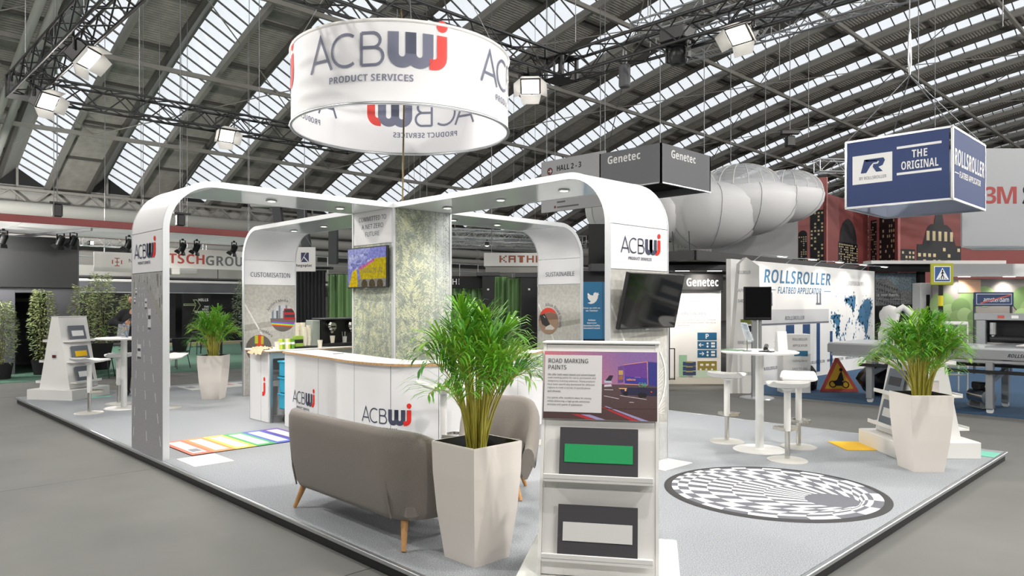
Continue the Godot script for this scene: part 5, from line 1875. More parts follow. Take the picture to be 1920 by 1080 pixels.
func palm(label: String, pos: Vector3, seed_: int, n: int, h: float, spread: float) -> void:
	var o := thing("areca_palm", label, "palm", pos, 0.0, "areca palms in the white planters")
	var r := RandomNumberGenerator.new()
	r.seed = seed_
	for i in n:
		var az := TAU * (i * 0.381966 + r.randf() * 0.12)
		var out := pow((i + 0.5) / n, 0.8) * spread * r.randf_range(0.75, 1.15)
		var top := h * (1.0 - 0.5 * pow(out / (spread * 1.1), 2)) * r.randf_range(0.85, 1.08)
		var d := Vector3(cos(az), 0, sin(az))
		var a := d * r.randf_range(0.01, 0.085)
		var p1 := a + Vector3(0, top * 0.55, 0) + d * out * 0.14
		var p2 := a + Vector3(0, top * 1.02, 0) + d * out * 0.55
		var p3 := a + Vector3(0, top * (0.98 - 0.22 * out / spread), 0) + d * out * 1.1
		var stem := []
		for k in 15:
			stem.append(a.bezier_interpolate(p1, p2, p3, k / 14.0))
		var fr := part("frond_stem", sh().tube(stem, 0.0075, 5, 0.0018), M.palm_stem, o)
		var s := sh()
		var t0 := 0.43
		var nl := 19
		var side := d.cross(Y).normalized()
		side = side.rotated(Y, r.randf_range(-0.5, 0.5))
		for k in nl:
			var t := t0 + (1.0 - t0) * k / (nl - 1.0)
			var p := a.bezier_interpolate(p1, p2, p3, t)
			var tn := (a.bezier_interpolate(p1, p2, p3, minf(t + 0.03, 1.0)) - a.bezier_interpolate(p1, p2, p3, t - 0.03)).normalized()
			var ln := 0.27 * sin(PI * clampf(0.18 + 0.72 * (t - t0) / (1.0 - t0), 0, 1)) * r.randf_range(0.8, 1.15) * (h / 0.85)
			for sg in [-1.0, 1.0]:
				var dir: Vector3 = (tn * r.randf_range(0.65, 0.95) + side * sg * r.randf_range(0.5, 0.85) + Y * r.randf_range(0.1, 0.45)).normalized()
				var wd: Vector3 = dir.cross(Y if absf(dir.y) < 0.9 else X).normalized() * r.randf_range(0.0045, 0.0085)
				var q1 := p + dir * ln * 0.4
				var q2 := p + dir * ln * 0.78 + Vector3(0, -0.02 * ln / 0.2, 0)
				var q3 := p + dir * ln * 1.0 + Vector3(0, -0.06 * ln / 0.2, 0)
				var nn := wd.cross(dir).normalized()
				if nn.y < 0:
					nn = -nn
				s.quad(p - wd * 0.3, p + wd * 0.3, q1 + wd, q1 - wd, nn)
				s.quad(q1 - wd, q1 + wd, q2 + wd * 0.75, q2 - wd * 0.75, nn)
				s.tri(q2 - wd * 0.75, q2 + wd * 0.75, q3, nn)
		part("frond", s, [M.palm_leaf, M.palm_leaf_light, M.palm_leaf_deep, M.palm_leaf][i % 4], fr)

func plants_on_stand() -> void:
	hx("planter_white", "e4ddd7", 0.45)
	planter("tall tapered white planter beside the sofa", Vector3(3.08, 0.1, -3.46), 0.0)
	palm("bushy green areca palm in the planter beside the sofa", Vector3(3.08, 0.74, -3.46), 11, 44, 0.93, 0.46)
	planter("tall tapered white planter by the right-hand platform corner", Vector3(7.84, 0.1, -2.25), -44.4)
	palm("bushy green areca palm by the right-hand platform corner", Vector3(7.84, 0.74, -2.25), 5, 54, 0.84, 0.47)
	planter("tall tapered white planter under the far motorway arch", Vector3(5.02, 0.1, -12.42), -42.0)
	palm("bushy green areca palm under the far motorway arch", Vector3(5.02, 0.74, -12.42), 23, 36, 0.86, 0.38)

func field(bones: Array, p: Vector3, k: float) -> float:
	var d := 1e3
	for b in bones:
		var a: Vector3 = b[0]
		var ba: Vector3 = b[1] - a
		var h := clampf((p - a).dot(ba) / maxf(ba.length_squared(), 1e-9), 0.0, 1.0)
		var e := (p - a - ba * h).length() - lerpf(b[2], b[3], h)
		var m := clampf(0.5 + 0.5 * (d - e) / k, 0.0, 1.0)
		d = lerpf(d, e, m) - k * m * (1.0 - m)
	return d

func blob(s: Sh, bones: Array, cell: float, k: float) -> void:
	# surface nets over the joined tapered capsules
	var lo := Vector3(1e3, 1e3, 1e3)
	var hi := -lo
	for b in bones:
		for i in 2:
			var r: float = b[2 + i] + k + cell * 2
			lo = lo.min(b[i] - Vector3(r, r, r))
			hi = hi.max(b[i] + Vector3(r, r, r))
	var n := Vector3i(((hi - lo) / cell).ceil()) + Vector3i.ONE
	var f := PackedFloat32Array()
	f.resize(n.x * n.y * n.z)
	for z in n.z:
		for y in n.y:
			for x in n.x:
				f[(z * n.y + y) * n.x + x] = field(bones, lo + Vector3(x, y, z) * cell, k)
	var at := {}
	var step := [1, n.x, n.x * n.y]
	for z in n.z - 1:
		for y in n.y - 1:
			for x in n.x - 1:
				var c := (z * n.y + y) * n.x + x
				var sum := Vector3.ZERO
				var hits := 0
				for ax in 3:
					for u in 2:
						for w in 2:
							var o := Vector3.ZERO
							o[(ax + 1) % 3] = u
							o[(ax + 2) % 3] = w
							var i0: int = c + u * step[(ax + 1) % 3] + w * step[(ax + 2) % 3]
							var a := f[i0]
							var b := f[i0 + step[ax]]
							if (a < 0.0) != (b < 0.0):
								o[ax] = a / (a - b)
								sum += o
								hits += 1
				if hits:
					at[c] = lo + (Vector3(x, y, z) + sum / hits) * cell
	var nrm := {}
	for c in at:
		var p: Vector3 = at[c]
		var e := cell * 0.5
		nrm[c] = Vector3(field(bones, p + Vector3(e, 0, 0), k) - field(bones, p - Vector3(e, 0, 0), k), field(bones, p + Vector3(0, e, 0), k) - field(bones, p - Vector3(0, e, 0), k), field(bones, p + Vector3(0, 0, e), k) - field(bones, p - Vector3(0, 0, e), k)).normalized()
	for c in at:
		for ax in 3:
			var i1: int = c + step[ax]
			if i1 < f.size() and (f[c] < 0.0) != (f[i1] < 0.0):
				var u: int = step[(ax + 1) % 3]
				var w: int = step[(ax + 2) % 3]
				if at.has(c - u) and at.has(c - w) and at.has(c - u - w):
					s.tri3(at[c], at[c - u], at[c - u - w], nrm[c], nrm[c - u], nrm[c - u - w])
					s.tri3(at[c], at[c - u - w], at[c - w], nrm[c], nrm[c - u - w], nrm[c - w])

func people() -> void:
	var o := thing("person", "person in black clothes and shoes standing behind the table by the motorway pillar", "person", Vector3(4.2, 0.1, -13.85), -27.0)
	var skin := hx("skin", "b98d72", 0.55)
	var cloth := grain(hx("black_cloth", "2a2a2d", 0.9), noise_tex(0.2, Color("d0d0d0"), Color("ffffff"), 61, 128, 2), 0.2)
	# head, neck, forearms and hands are skin, one mesh with the trunk under the clothes
	var sk := sh()
	var head := [[Vector3(0, 1.72, 0.0), Vector3(0, 1.7, 0.035), 0.092, 0.085], [Vector3(0, 1.62, 0.06), Vector3(0, 1.645, 0.05), 0.045, 0.06], [Vector3(0, 1.48, -0.01), Vector3(0, 1.6, 0.01), 0.062, 0.055], [Vector3(0, 1.685, 0.115), Vector3(0, 1.655, 0.132), 0.011, 0.016], [Vector3(-0.09, 1.69, 0.01), Vector3(-0.092, 1.66, 0.015), 0.018, 0.012], [Vector3(0.09, 1.69, 0.01), Vector3(0.092, 1.66, 0.015), 0.018, 0.012], [Vector3(-0.02, 1.615, 0.105), Vector3(0.02, 1.615, 0.105), 0.012, 0.012]]
	blob(sk, head, 0.012, 0.02)
	blob(sk, [[Vector3(0, 0.95, 0), Vector3(0, 1.2, 0.0), 0.12, 0.11], [Vector3(0, 1.2, 0), Vector3(0, 1.42, 0), 0.12, 0.12], [Vector3(0, 1.4, 0), Vector3(0, 1.52, 0), 0.09, 0.055]], 0.03, 0.06)
	for sx in [-1.0, 1.0]:
		var wr := Vector3(sx * 0.13, 1.26, 0.26)
		var pa := Vector3(sx * 0.07, 1.285, 0.31)
		var bones := [[wr, pa, 0.026, 0.032], [pa + Vector3(0, 0.015, 0), pa + Vector3(-sx * 0.015, -0.015, 0.005), 0.028, 0.026]]
		for i in 4:
			var b := pa + Vector3(-sx * 0.02, 0.03 - i * 0.02, 0.012)
			var ln := [0.034, 0.04, 0.037, 0.029][i] as float
			var m := b + Vector3(-sx * ln * 0.7, 0.004, 0.03)
			bones.append([b, m, 0.0095, 0.0088])
			bones.append([m, m + Vector3(-sx * ln * 0.6, 0.0, -0.016), 0.0088, 0.0075])
		var th := pa + Vector3(-sx * 0.004, 0.035, -0.01)
		bones.append([th, th + Vector3(-sx * 0.025, 0.026, -0.004), 0.0105, 0.0095])
		bones.append([th + Vector3(-sx * 0.025, 0.026, -0.004), th + Vector3(-sx * 0.05, 0.03, 0.008), 0.0095, 0.008])
		blob(sk, bones, 0.006, 0.008)
	var body := part("body", sk, skin, o)
	for sx in [-1, 1]:
		part("eye", sh().lathe([Vector2(0, 0.01), Vector2(0.008, 0.006), Vector2(0.01, 0), Vector2(0.008, -0.006), Vector2(0, -0.01)], Vector3(sx * 0.034, 1.695, 0.108), 10, true), hx("eye_dark", "3a302b", 0.3), o)
	# clothes
	var jk := sh()
	var top := [[Vector3(0, 0.93, 0), Vector3(0, 1.15, 0.0), 0.15, 0.14], [Vector3(-0.07, 1.32, 0), Vector3(0.07, 1.32, 0), 0.14, 0.14], [Vector3(0, 1.15, 0), Vector3(0, 1.35, 0), 0.14, 0.14], [Vector3(-0.17, 1.45, -0.01), Vector3(0.17, 1.45, -0.01), 0.075, 0.075], [Vector3(0, 1.44, -0.01), Vector3(0, 1.53, -0.005), 0.1, 0.066]]
	for sx in [-1.0, 1.0]:
		var el := Vector3(sx * 0.34, 1.3, 0.06) if sx < 0 else Vector3(sx * 0.3, 1.2, 0.06)
		top.append([Vector3(sx * 0.18, 1.45, -0.01), el, 0.07, 0.055])
		top.append([el, Vector3(sx * 0.13, 1.26, 0.26), 0.054, 0.038])
	blob(jk, top, 0.022, 0.05)
	part("jacket", jk, cloth, o, "black jacket")
	var tr := sh()
	var legs := [[Vector3(-0.06, 0.95, 0), Vector3(0.06, 0.95, 0), 0.135, 0.135]]
	for sx in [-1.0, 1.0]:
		legs.append([Vector3(sx * 0.085, 0.92, 0), Vector3(sx * 0.11, 0.5, 0.03), 0.095, 0.065])
		legs.append([Vector3(sx * 0.11, 0.5, 0.03), Vector3(sx * 0.125, 0.1, 0.0), 0.066, 0.05])
	blob(tr, legs, 0.024, 0.04)
	part("trousers", tr, cloth, o, "black trousers")
	for sx in [-1.0, 1.0]:
		var so := sh()
		blob(so, [[Vector3(sx * 0.125, 0.055, -0.04), Vector3(sx * 0.13, 0.047, 0.08), 0.052, 0.045], [Vector3(sx * 0.13, 0.046, 0.08), Vector3(sx * 0.14, 0.036, 0.18), 0.044, 0.034]], 0.014, 0.02)
		part("shoe", so, M.black_satin, o, "black shoe")
	var hr := sh()
	blob(hr, [[Vector3(0, 1.745, -0.025), Vector3(0, 1.765, 0.02), 0.095, 0.08], [Vector3(0, 1.69, -0.045), Vector3(0, 1.66, -0.05), 0.085, 0.06]], 0.016, 0.03)
	part("hair", hr, hx("dark_hair", "2b2320", 0.6), o)
	var ph := solo("smartphone", sh().box(Vector3.ZERO, Vector3(0.075, 0.15, 0.009), 0.003), M.black_satin, "black smartphone held up by the person in black", "phone")
	ph.position = Vector3(4.2, 0.1, -13.85) + Basis(Vector3.UP, deg_to_rad(-27.0)) * Vector3(0, 1.3, 0.335)
	ph.rotation_degrees = Vector3(-25, -27, 0)

const TURN := -44.5

func spot_can(label: String, pos: Vector3, turn: float, hang: float) -> void:
	var o := thing("stage_spotlight", label, "spotlight", pos, turn, "black spotlights under the red-edged canopy")
	var s := sh().at(Vector3.ZERO, Basis(Vector3.RIGHT, 0.5))
	s.lathe([Vector2(0, 0.12), Vector2(0.07, 0.11), Vector2(0.085, 0.05), Vector2(0.085, -0.12), Vector2(0.075, -0.12), Vector2(0.07, -0.08), Vector2(0, -0.08)], Vector3.ZERO, 14)
	part("can", s, M.black_satin, o)
	part("yoke", sh().bar(Vector3(-0.1, 0, 0), Vector3(-0.1, hang * 0.8, 0), 0.012, 0.03).bar(Vector3(0.1, 0, 0), Vector3(0.1, hang * 0.8, 0), 0.012, 0.03).bar(Vector3(-0.1, hang * 0.8, 0), Vector3(0.1, hang * 0.8, 0), 0.03, 0.012), M.black_satin, o)
	part("clamp", sh().box(Vector3(0, hang * 0.9, 0), Vector3(0.05, hang * 0.22, 0.05), 0.006), M.black_satin, o)
	if pos.x > 5.5:
		lamp_beam(o, Vector3(0, -0.14, 0), Vector3(-20, -turn, 0), 1.1, 75.0, 0.05)  # beam added to the dark can, to brighten the signs behind
	for k in 4:
		var b := Basis(Vector3.RIGHT, 0.5) * Basis(Vector3.UP, k * PI / 2)
		part("barn_door", sh().quad(b * Vector3(-0.07, -0.12, 0.085), b * Vector3(0.07, -0.12, 0.085), b * Vector3(0.09, -0.2, 0.13), b * Vector3(-0.09, -0.2, 0.13), b * Z), M.black_satin, o)

func bush(called: String, label: String, category: String, pos: Vector3, h: float, r: float, n: int, m: Material, seed_: int, pot: bool, group := "", stems := 5, leaf_len := 0.1) -> void:
	var o := thing(called, label, category, pos, 0.0, group)
	var g := RandomNumberGenerator.new()
	g.seed = seed_
	var y0 := 0.0
	if pot:
		part("pot", sh().lathe([Vector2(0.0, 0.32), Vector2(0.2, 0.32), Vector2(0.23, 0.36), Vector2(0.25, 0.36), Vector2(0.19, 0.0), Vector2(0, 0)], Vector3.ZERO, 18), M.black_matt, o)
		y0 = 0.3
	for k in stems:
		var a := g.randf() * TAU
		var d := Vector3(cos(a), 0, sin(a))
		part("stem", sh().tube([d * 0.05 + Vector3(0, y0, 0), d * r * 0.3 + Vector3(0, y0 + h * 0.5, 0), d * r * 0.55 + Vector3(0, y0 + h * g.randf_range(0.75, 0.98), 0)], 0.012, 5, 0.004), hx("bamboo_stem", "6f6b45", 0.7), o)
	var s := sh()
	for i in n:
		var t := pow(g.randf(), 0.7)
		var a := g.randf() * TAU
		var rr := r * (0.35 + 0.65 * sin(PI * clampf(0.15 + t * 0.75, 0, 1))) * sqrt(g.randf())
		var p := Vector3(cos(a) * rr, y0 + h * (0.05 + 0.95 * t) + g.randf_range(-0.05, 0.05), sin(a) * rr)
		var d := Vector3(cos(a + g.randf_range(-1, 1)), g.randf_range(-0.7, 0.5), sin(a + g.randf_range(-1, 1))).normalized()
		var w := d.cross(Vector3(g.randf_range(-1, 1), 1, g.randf_range(-1, 1))).normalized() * leaf_len * 0.13
		var q := p + d * leaf_len
		var nn := w.cross(d).normalized()
		s.tri(p, p + d * leaf_len * 0.45 + w, q, nn)
		s.tri(p, p + d * leaf_len * 0.45 - w, q, nn)
	var f := part("foliage", s, m, o)
	f.set_meta("kind", "stuff")

func mesh_chair(label: String, pos: Vector3, turn: float) -> void:
	var o := thing("mesh_chair", label, "chair", pos, turn, "black mesh chairs in the lounge")
	part("seat", sh().box(Vector3(0, 0.45, 0), Vector3(0.48, 0.03, 0.46), 0.012), M.black_satin, o)
	var rows := []
	for i in 5:
		var row := []
		for j in 9:
			var a := deg_to_rad(200.0 + 140.0 * j / 8)
			row.append(Vector3(cos(a) * (0.25 + 0.02 * i), 0.47 + i * 0.085, sin(a) * (0.22 + 0.025 * i) - 0.02))
		rows.append(row)
	part("backrest", sh().grid(rows), M.black_satin, o)
	for e in [[-1, -1], [1, -1], [1, 1], [-1, 1]]:
		part("leg", sh().tube([Vector3(e[0] * 0.19, 0.44, e[1] * 0.18), Vector3(e[0] * 0.25, 0, e[1] * 0.24)], 0.011, 6), M.black_satin, o)

func left_background() -> void:
	var leafd := hx("bamboo_leaf", "98a274", 0.6)
	leafd.backlight_enabled = true
	leafd.backlight = Color(0.2, 0.25, 0.1)
	var leafo := hx("olive_leaf", "8d9880", 0.6)
	# green carpet of the lounge
	struct("floor_lounge_carpet", sh().box(Vector3(7.0, 0.006, -25.6), Vector3(22.0, 0.012, 13.5)), M.carpet_green, "green carpet of the lounge behind the stand", "carpet")
	# dark booth with a big black screen and a doorway
	var w := thing("dark_booth", "dark grey booth wall with a black doorway behind the bamboo", "booth", Vector3(0.0, 0.0, -21.0))
	part("wall_panel", sh().box(Vector3(0.8, 1.1, -0.05), Vector3(5.74, 2.2, 0.1)), M.dark_wall, w)
	part("wall_panel", sh().box(Vector3(4.71, 1.1, -0.05), Vector3(0.71, 2.2, 0.1)), M.dark_wall, w)
	part("lintel", sh().box(Vector3(4.01, 2.1, -0.05), Vector3(0.69, 0.2, 0.1)), M.dark_wall, w)
	part("return_wall", sh().box(Vector3(5.02, 1.7, -1.8), Vector3(0.09, 3.4, 3.4)), M.dark_wall, w)
	part("back_room_wall", sh().box(Vector3(1.5, 1.1, -3.4), Vector3(7.0, 2.2, 0.1)), M.dark_wall, w)
	part("back_room_wall", sh().box(Vector3(-2.0, 1.1, -1.75), Vector3(0.1, 2.2, 3.3)), M.dark_wall, w)
	part("back_room_roof", sh().box(Vector3(1.5, 2.25, -1.75), Vector3(7.0, 0.08, 3.4)), M.dark_wall, w)
	part("store_shelf", sh().box(Vector3(4.2, 1.83, -2.2), Vector3(0.9, 0.1, 0.3)), M.concrete, w)
	var sc := thing("led_wall", "huge switched-off black screen above the dark booth wall", "screen", Vector3(2.0, 2.12, -20.97))
	part("screen_face", sh().box(Vector3(0, 0.62, 0), Vector3(6.0, 1.23, 0.06), 0.006), hx("led_black", "313233", 0.4), sc)
	part("frame", sh().box(Vector3(0, 1.25, 0), Vector3(6.04, 0.03, 0.09)).box(Vector3(3.01, 0.62, 0), Vector3(0.03, 1.26, 0.09)), M.dark_grey, sc)
	var sail := hx("sail_fabric", "f6f6f6", 0.8)
	sail.backlight_enabled = true
	sail.backlight = Color(1, 1, 1)
	# hanging canopy with a red edge
	var c := thing("hanging_canopy", "long white hanging canopy with dark red front edge", "canopy", Vector3(3.5, 3.53, -20.6))
	part("red_edge", sh().box(Vector3(0, 0.08, 1.6), Vector3(12.5, 0.165, 0.06), 0.005), hx("canopy_red", "8d4746", 0.6), c, "dark red front edge")
	part("red_edge", sh().box(Vector3(0, 0.05, -1.65), Vector3(12.5, 0.08, 0.06)), M.canopy_red, c, "thin dark red back edge")
	for k in 8:
		part("soffit_panel", sh().quad(Vector3(-6.24 + k * 1.5625, 0.02, 1.58), Vector3(-4.69 + k * 1.5625, 0.02, 1.58), Vector3(-4.69 + k * 1.5625, 0.02, -1.62), Vector3(-6.24 + k * 1.5625, 0.02, -1.62), Vector3.DOWN), M.sail_fabric, c)
	for k in 5:
		part("hanging_wire", sh().tube([Vector3(-4 + k * 2.3, 0.16, 1.4), Vector3(-4 + k * 2.3, 5.5, 1.4)], 0.008, 4), M.steel_grey, c)
	var rail := sh().bar(Vector3(0.3, -0.1, -1.4), Vector3(1.35, -0.05, 1.5), 0.05, 0.06)
	part("lamp_rail", rail, M.steel_grey, c)
	var cans := [[3.34, 3.3], [4.5, 3.32], [4.78, 3.34], [6.05, 3.33], [7.4, 3.32], [7.78, 3.33], [8.83, 3.35]]
	var names := ["at the end above the big black screen", "left of a pair over the doorway side", "right of a pair beside the lamp rail", "standing alone before the white emblem sign", "left of a pair behind the motorway pillar", "right of a pair behind the motorway pillar", "near the arch with the bus picture"]
	for k in cans.size():
		spot_can("black spotlight under the canopy, " + names[k], Vector3(cans[k][0], cans[k][1] - 0.035, -20.4), 30.0, 0.22)
	for q in [4.19, 6.94]:
		var m := thing("canopy_winch", "black hoist motor on top of the canopy " + ("over the doorway" if q < 5 else "behind the motorway pillar"), "motor", Vector3(q, 3.7, -19.3))
		part("housing", sh().box(Vector3(0, 0.18, 0), Vector3(0.2, 0.3, 0.18), 0.03), M.black_satin, m)
		part("crossbar", sh().box(Vector3(0.05, 0.36, 0), Vector3(0.42, 0.05, 0.08), 0.01), M.black_satin, m)
		part("chain", sh().tube([Vector3(0, 0.33, 0), Vector3(0, 6.0, 0)], 0.012, 5), M.steel_grey, m)
	# balcony along the hall side, with the dark shop fronts below
	var b := thing("balcony", "pale concrete balcony running along the hall side", "balcony", Vector3(25, 0, -33.6))
	for k in 9:
		part("parapet_panel", sh().box(Vector3(-30.0 + k * 7.5, 3.12, 0), Vector3(7.46, 0.42, 0.15)), M.concrete, b)
	part("soffit", sh().box(Vector3(0, 2.86, -1.6), Vector3(70, 0.06, 3.3)), M.dark_grey, b)
	part("light_strip", sh().box(Vector3(-16, 2.72, 0.3), Vector3(24, 0.1, 0.1)), M.white_satin, b, "white fascia strip")
	for k in 2:
		part("handrail", sh().tube([Vector3(-34, 3.7 + k * 0.45, 0), Vector3(34, 3.7 + k * 0.45, 0)], 0.03, 6), M.silver, b)
	for k in 46:
		part("baluster", sh().bar(Vector3(-34 + k * 1.5, 3.3, 0), Vector3(-34 + k * 1.5, 4.15, 0), 0.04, 0.04), M.silver, b)
	for k in 7:
		part("column", sh().box(Vector3(-22 + k * 8.0, 2.1, -1.0), Vector3(0.7, 4.2, 0.5), 0.02), M.concrete, b)
	var hb := thing("dark_shop_front", "black shop front with chalk-white lettering under the balcony", "shop front", Vector3(11.0, 0.0, -32.2))
	part("fascia", sh().box(Vector3(0, 2.42, 0), Vector3(10, 0.36, 0.2)), M.dark_wall, hb)
	part("back_wall", sh().box(Vector3(0, 1.15, -1.2), Vector3(10, 2.3, 0.1)), M.black_matt, hb)
	part("side_panel", sh().box(Vector3(-0.2, 1.1, 0.05), Vector3(1.1, 2.2, 0.08)), M.black_satin, hb)
	part("lettered_panel", sh().box(Vector3(1.22, 1.15, 0.1), Vector3(1.2, 2.1, 0.06)), M.black_satin, hb)
	part("beige_step", sh().box(Vector3(1.0, 0.06, 1.4), Vector3(6.0, 0.12, 0.6)), hx("beige_step", "b5a48e", 0.8), hb)
	part("glass_rail", sh().box(Vector3(0, 2.2, 0.12), Vector3(9.8, 0.05, 0.05)), M.silver, hb)
	say("HILLS", Vector3(1.3, 1.84, 0.135), X, Y, 0.12, M.ink_white, hb, 0.42, "sansbold")
	var li := ["THE", "NEXT", "GENERATION", "OF", "BUMPER", "PLATE"]
	for i in 6:
		var lw := [0.2, 0.28, 0.6, 0.12, 0.4, 0.34][i] as float
		say(li[i], Vector3(1.74 - lw, 1.56 - i * 0.115, 0.135), X, Y, 0.08, M.ink_white, hb, lw, "sansbold")
	ink("arrow_mark", ribbon([Vector2(0, 0), Vector2(0.5, 0), Vector2(0.4, 0.18), Vector2(0.55, 0.18), Vector2(0.7, -0.06), Vector2(0.55, -0.3), Vector2(0.4, -0.3), Vector2(0.5, -0.06), Vector2(0, -0.06)], 0.03, true), Vector3(0.68, 1.72, 0.135), X, Y, hx("chalk_green", "9fae7a", 0.6), hb)
	for i in 6:
		ink("small_print", rect2(0, 0, 0.25 + 0.05 * (i % 4), 0.05), Vector3(-0.6, 1.9 - i * 0.15, 0.091), X, Y, M.concrete, hb)
	# signs
	var n1 := thing("emblem_sign", "white hanging sign with a small red cross-shaped emblem", "sign", Vector3(6.15, 2.7, -24.0))
	part("board", sh().box(Vector3(1.5, 0.29, 0), Vector3(3.0, 0.58, 0.08), 0.005), M.white_matt, n1)
	part("hanging_cable", sh().tube([Vector3(0.3, 0.58, 0), Vector3(0.3, 9.0, 0)], 0.01, 5).tube([Vector3(2.7, 0.58, 0), Vector3(2.7, 9.0, 0)], 0.01, 5), M.steel_grey, n1)
	var em := PackedVector2Array()
	em.append_array(rect2(-0.012, -0.11, 0.024, 0.22))
	em.append_array(rect2(-0.06, -0.012, 0.12, 0.024))
	em.append_array(rect2(-0.07, 0.1, 0.14, 0.025))
	em.append_array(rect2(-0.07, -0.125, 0.14, 0.025))
	em.append_array(rect2(-0.14, -0.06, 0.03, 0.12))
	em.append_array(rect2(0.11, -0.06, 0.03, 0.12))
	ink("emblem", em, Vector3(0.62, 0.29, 0.041), X, Y, hx("emblem_red", "b2554c", 0.6), n1)
	say("NIPPON", Vector3(0.95, 0.29, 0.041), X, Y, 0.11, M.ink_black, n1, 0.56)
	var n2 := thing("group_sign", "long white hanging banner with heavy red and grey capitals", "sign", Vector3(6.78, 2.8, -22.6))
	part("board", sh().box(Vector3(1.9, 0.3, 0), Vector3(3.8, 0.6, 0.06), 0.005), M.white_matt, n2)
	part("hanging_cable", sh().tube([Vector3(0.3, 0.6, 0), Vector3(0.3, 9.3, 0)], 0.01, 5).tube([Vector3(3.5, 0.6, 0), Vector3(3.5, 9.3, 0)], 0.01, 5), M.steel_grey, n2)
	say("TSCH", Vector3(1.0, 0.14, 0.031), X, Y, 0.3, hx("sign_red", "b9473f", 0.6), n2, 1.06, "sansbold")
	say("GROUP", Vector3(2.1, 0.12, 0.031), X, Y, 0.3, hx("sign_grey", "77797d", 0.6), n2, 1.45, "sansbold")
	part("projector", sh().box(Vector3(1.15, -0.1, 0.1), Vector3(0.25, 0.2, 0.2), 0.02), M.white_matt, n2)
	var n3 := thing("square_sign", "small square white hanging sign with a navy angular logo", "sign", Vector3(9.13, 2.55, -16.87), TURN)
	part("board", sh().box(Vector3(0, 0.31, 0), Vector3(0.56, 0.62, 0.05), 0.004), M.white_matt, n3)
	var kl := tris_of([Vector2(-0.1, 0.12), Vector2(-0.1, 0.34), Vector2(-0.03, 0.34), Vector2(0.02, 0.34)])
	kl.append_array(tris_of([Vector2(0.1, 0.34), Vector2(0.1, 0.1), Vector2(-0.02, 0.24), Vector2(0.04, 0.34)]))
	kl.append_array(tris_of([Vector2(-0.1, 0.1), Vector2(0.07, 0.1), Vector2(-0.03, 0.21)]))
	ink("logo_mark", shifted(kl, Vector2(0.02, 0.14)), Vector3(0, 0, 0.026), X, Y, hx("logo_navy", "3d4168", 0.6), n3)
	say("hegoplac", Vector3(0, 0.1, 0.026), X, Y, 0.09, M.ink_black, n3, 0.4, "sansbold", true)
	part("hanging_chain", sh().tube([Vector3(-0.2, 0.62, 0), Vector3(0.0, 0.95, 0), Vector3(0.2, 0.62, 0)], 0.01, 5).tube([Vector3(0.0, 0.95, 0), Vector3(0, 5.5, 0)], 0.01, 5), M.steel_grey, n3)
	truss("aluminium_truss", "short aluminium truss behind the white emblem sign", Vector3(6.2, 3.7, -25.5), Vector3(10.0, 3.7, -25.5), 0.3, M.silver)
	for q in [7.9, 9.2]:
		wire("truss_hanger", "thin steel cable above the truss behind the emblem sign", Vector3(q, 3.55, -25.35), Vector3(q, roof_point(0, asin((-25.5 - CZ) / RR)).y, -25.5), "emblem truss hangers")
	for k in 2:
		var lp := thing("small_spot", "small lit spot on the truss behind the emblem sign", "spotlight", Vector3(6.4 + k * 1.1, 3.62, -25.2), 20.0, "small spots behind the emblem sign")
		part("housing", sh().box(Vector3(0, 0, -0.06), Vector3(0.14, 0.14, 0.14), 0.02), M.black_satin, lp)
		part("lamp_lens", sh().box(Vector3(0, 0, 0.015), Vector3(0.1, 0.1, 0.01)), M.flood_glow, lp)
		lamp_beam(lp, Vector3(0, 0, 0.05), Vector3(-20, -180, 0), 6.0, 60.0, 0.06)
	# bamboo in black pots and lounge furniture
	var bz := "bamboo bushes before the dark booth"
	bush("bamboo_bush", "bushy bamboo in a black pot at the edge of the dark booth", "bamboo", Vector3(3.2, 0, -19.9), 1.45, 0.33, 1500, leafd, 31, true, bz)
	bush("bamboo_bush", "tall bamboo beside the black doorway", "bamboo", Vector3(4.15, 0, -20.5), 1.75, 0.3, 1500, leafd, 32, true, bz)
	bush("bamboo_bush", "bamboo between the doorway and the booth corner", "bamboo", Vector3(5.0, 0, -20.4), 1.85, 0.34, 1200, leafd, 33, true, bz)
	bush("bamboo_bush", "tallest bamboo at the corner of the dark booth", "bamboo", Vector3(5.55, 0, -21.0), 2.2, 0.36, 1400, leafd, 34, true, bz)
	bush("bamboo_bush", "wide bamboo behind the lounge tables", "bamboo", Vector3(6.4, 0, -21.2), 1.65, 0.45, 1500, leafd, 35, true, bz)
	bush("olive_tree", "slender grey-green olive tree in front of the black shop front", "tree", Vector3(11.4, 0, -25.2), 2.3, 0.5, 1500, leafo, 36, true, "", 6, 0.12)
	for q in [[5.2, -19.2, "long dark lounge table under the small vase"], [7.7, -20.7, "dark lounge table behind the motorway pillar"]]:
		var t := thing("lounge_table", q[2], "table", Vector3(q[0], 0, q[1]))
		part("table_top", sh().box(Vector3(0, 0.74, 0), Vector3(1.7, 0.04, 0.8), 0.006), M.dark_grey, t)
		for e in [[-1, -1], [1, -1], [1, 1], [-1, 1]]:
			part("leg", sh().bar(Vector3(e[0] * 0.75, 0, e[1] * 0.32), Vector3(e[0] * 0.75, 0.72, e[1] * 0.32), 0.05, 0.05), M.black_satin, t)
	var vs := thing("bud_vase", "small dark vase with one green sprig on the lounge table", "vase", Vector3(5.1, 0.76, -19.1))
	part("vase", sh().lathe([Vector2(0.04, 0.16), Vector2(0.05, 0.1), Vector2(0.045, 0.0), Vector2(0, 0)], Vector3.ZERO, 12), hx("vase_olive", "4b4a3a", 0.4), vs)
	part("sprig", sh().tube([Vector3(0, 0.1, 0), Vector3(0.02, 0.28, 0), Vector3(-0.03, 0.42, 0)], 0.006, 5).tube([Vector3(0.01, 0.2, 0), Vector3(0.07, 0.36, 0)], 0.005, 5), M.palm_leaf, vs)
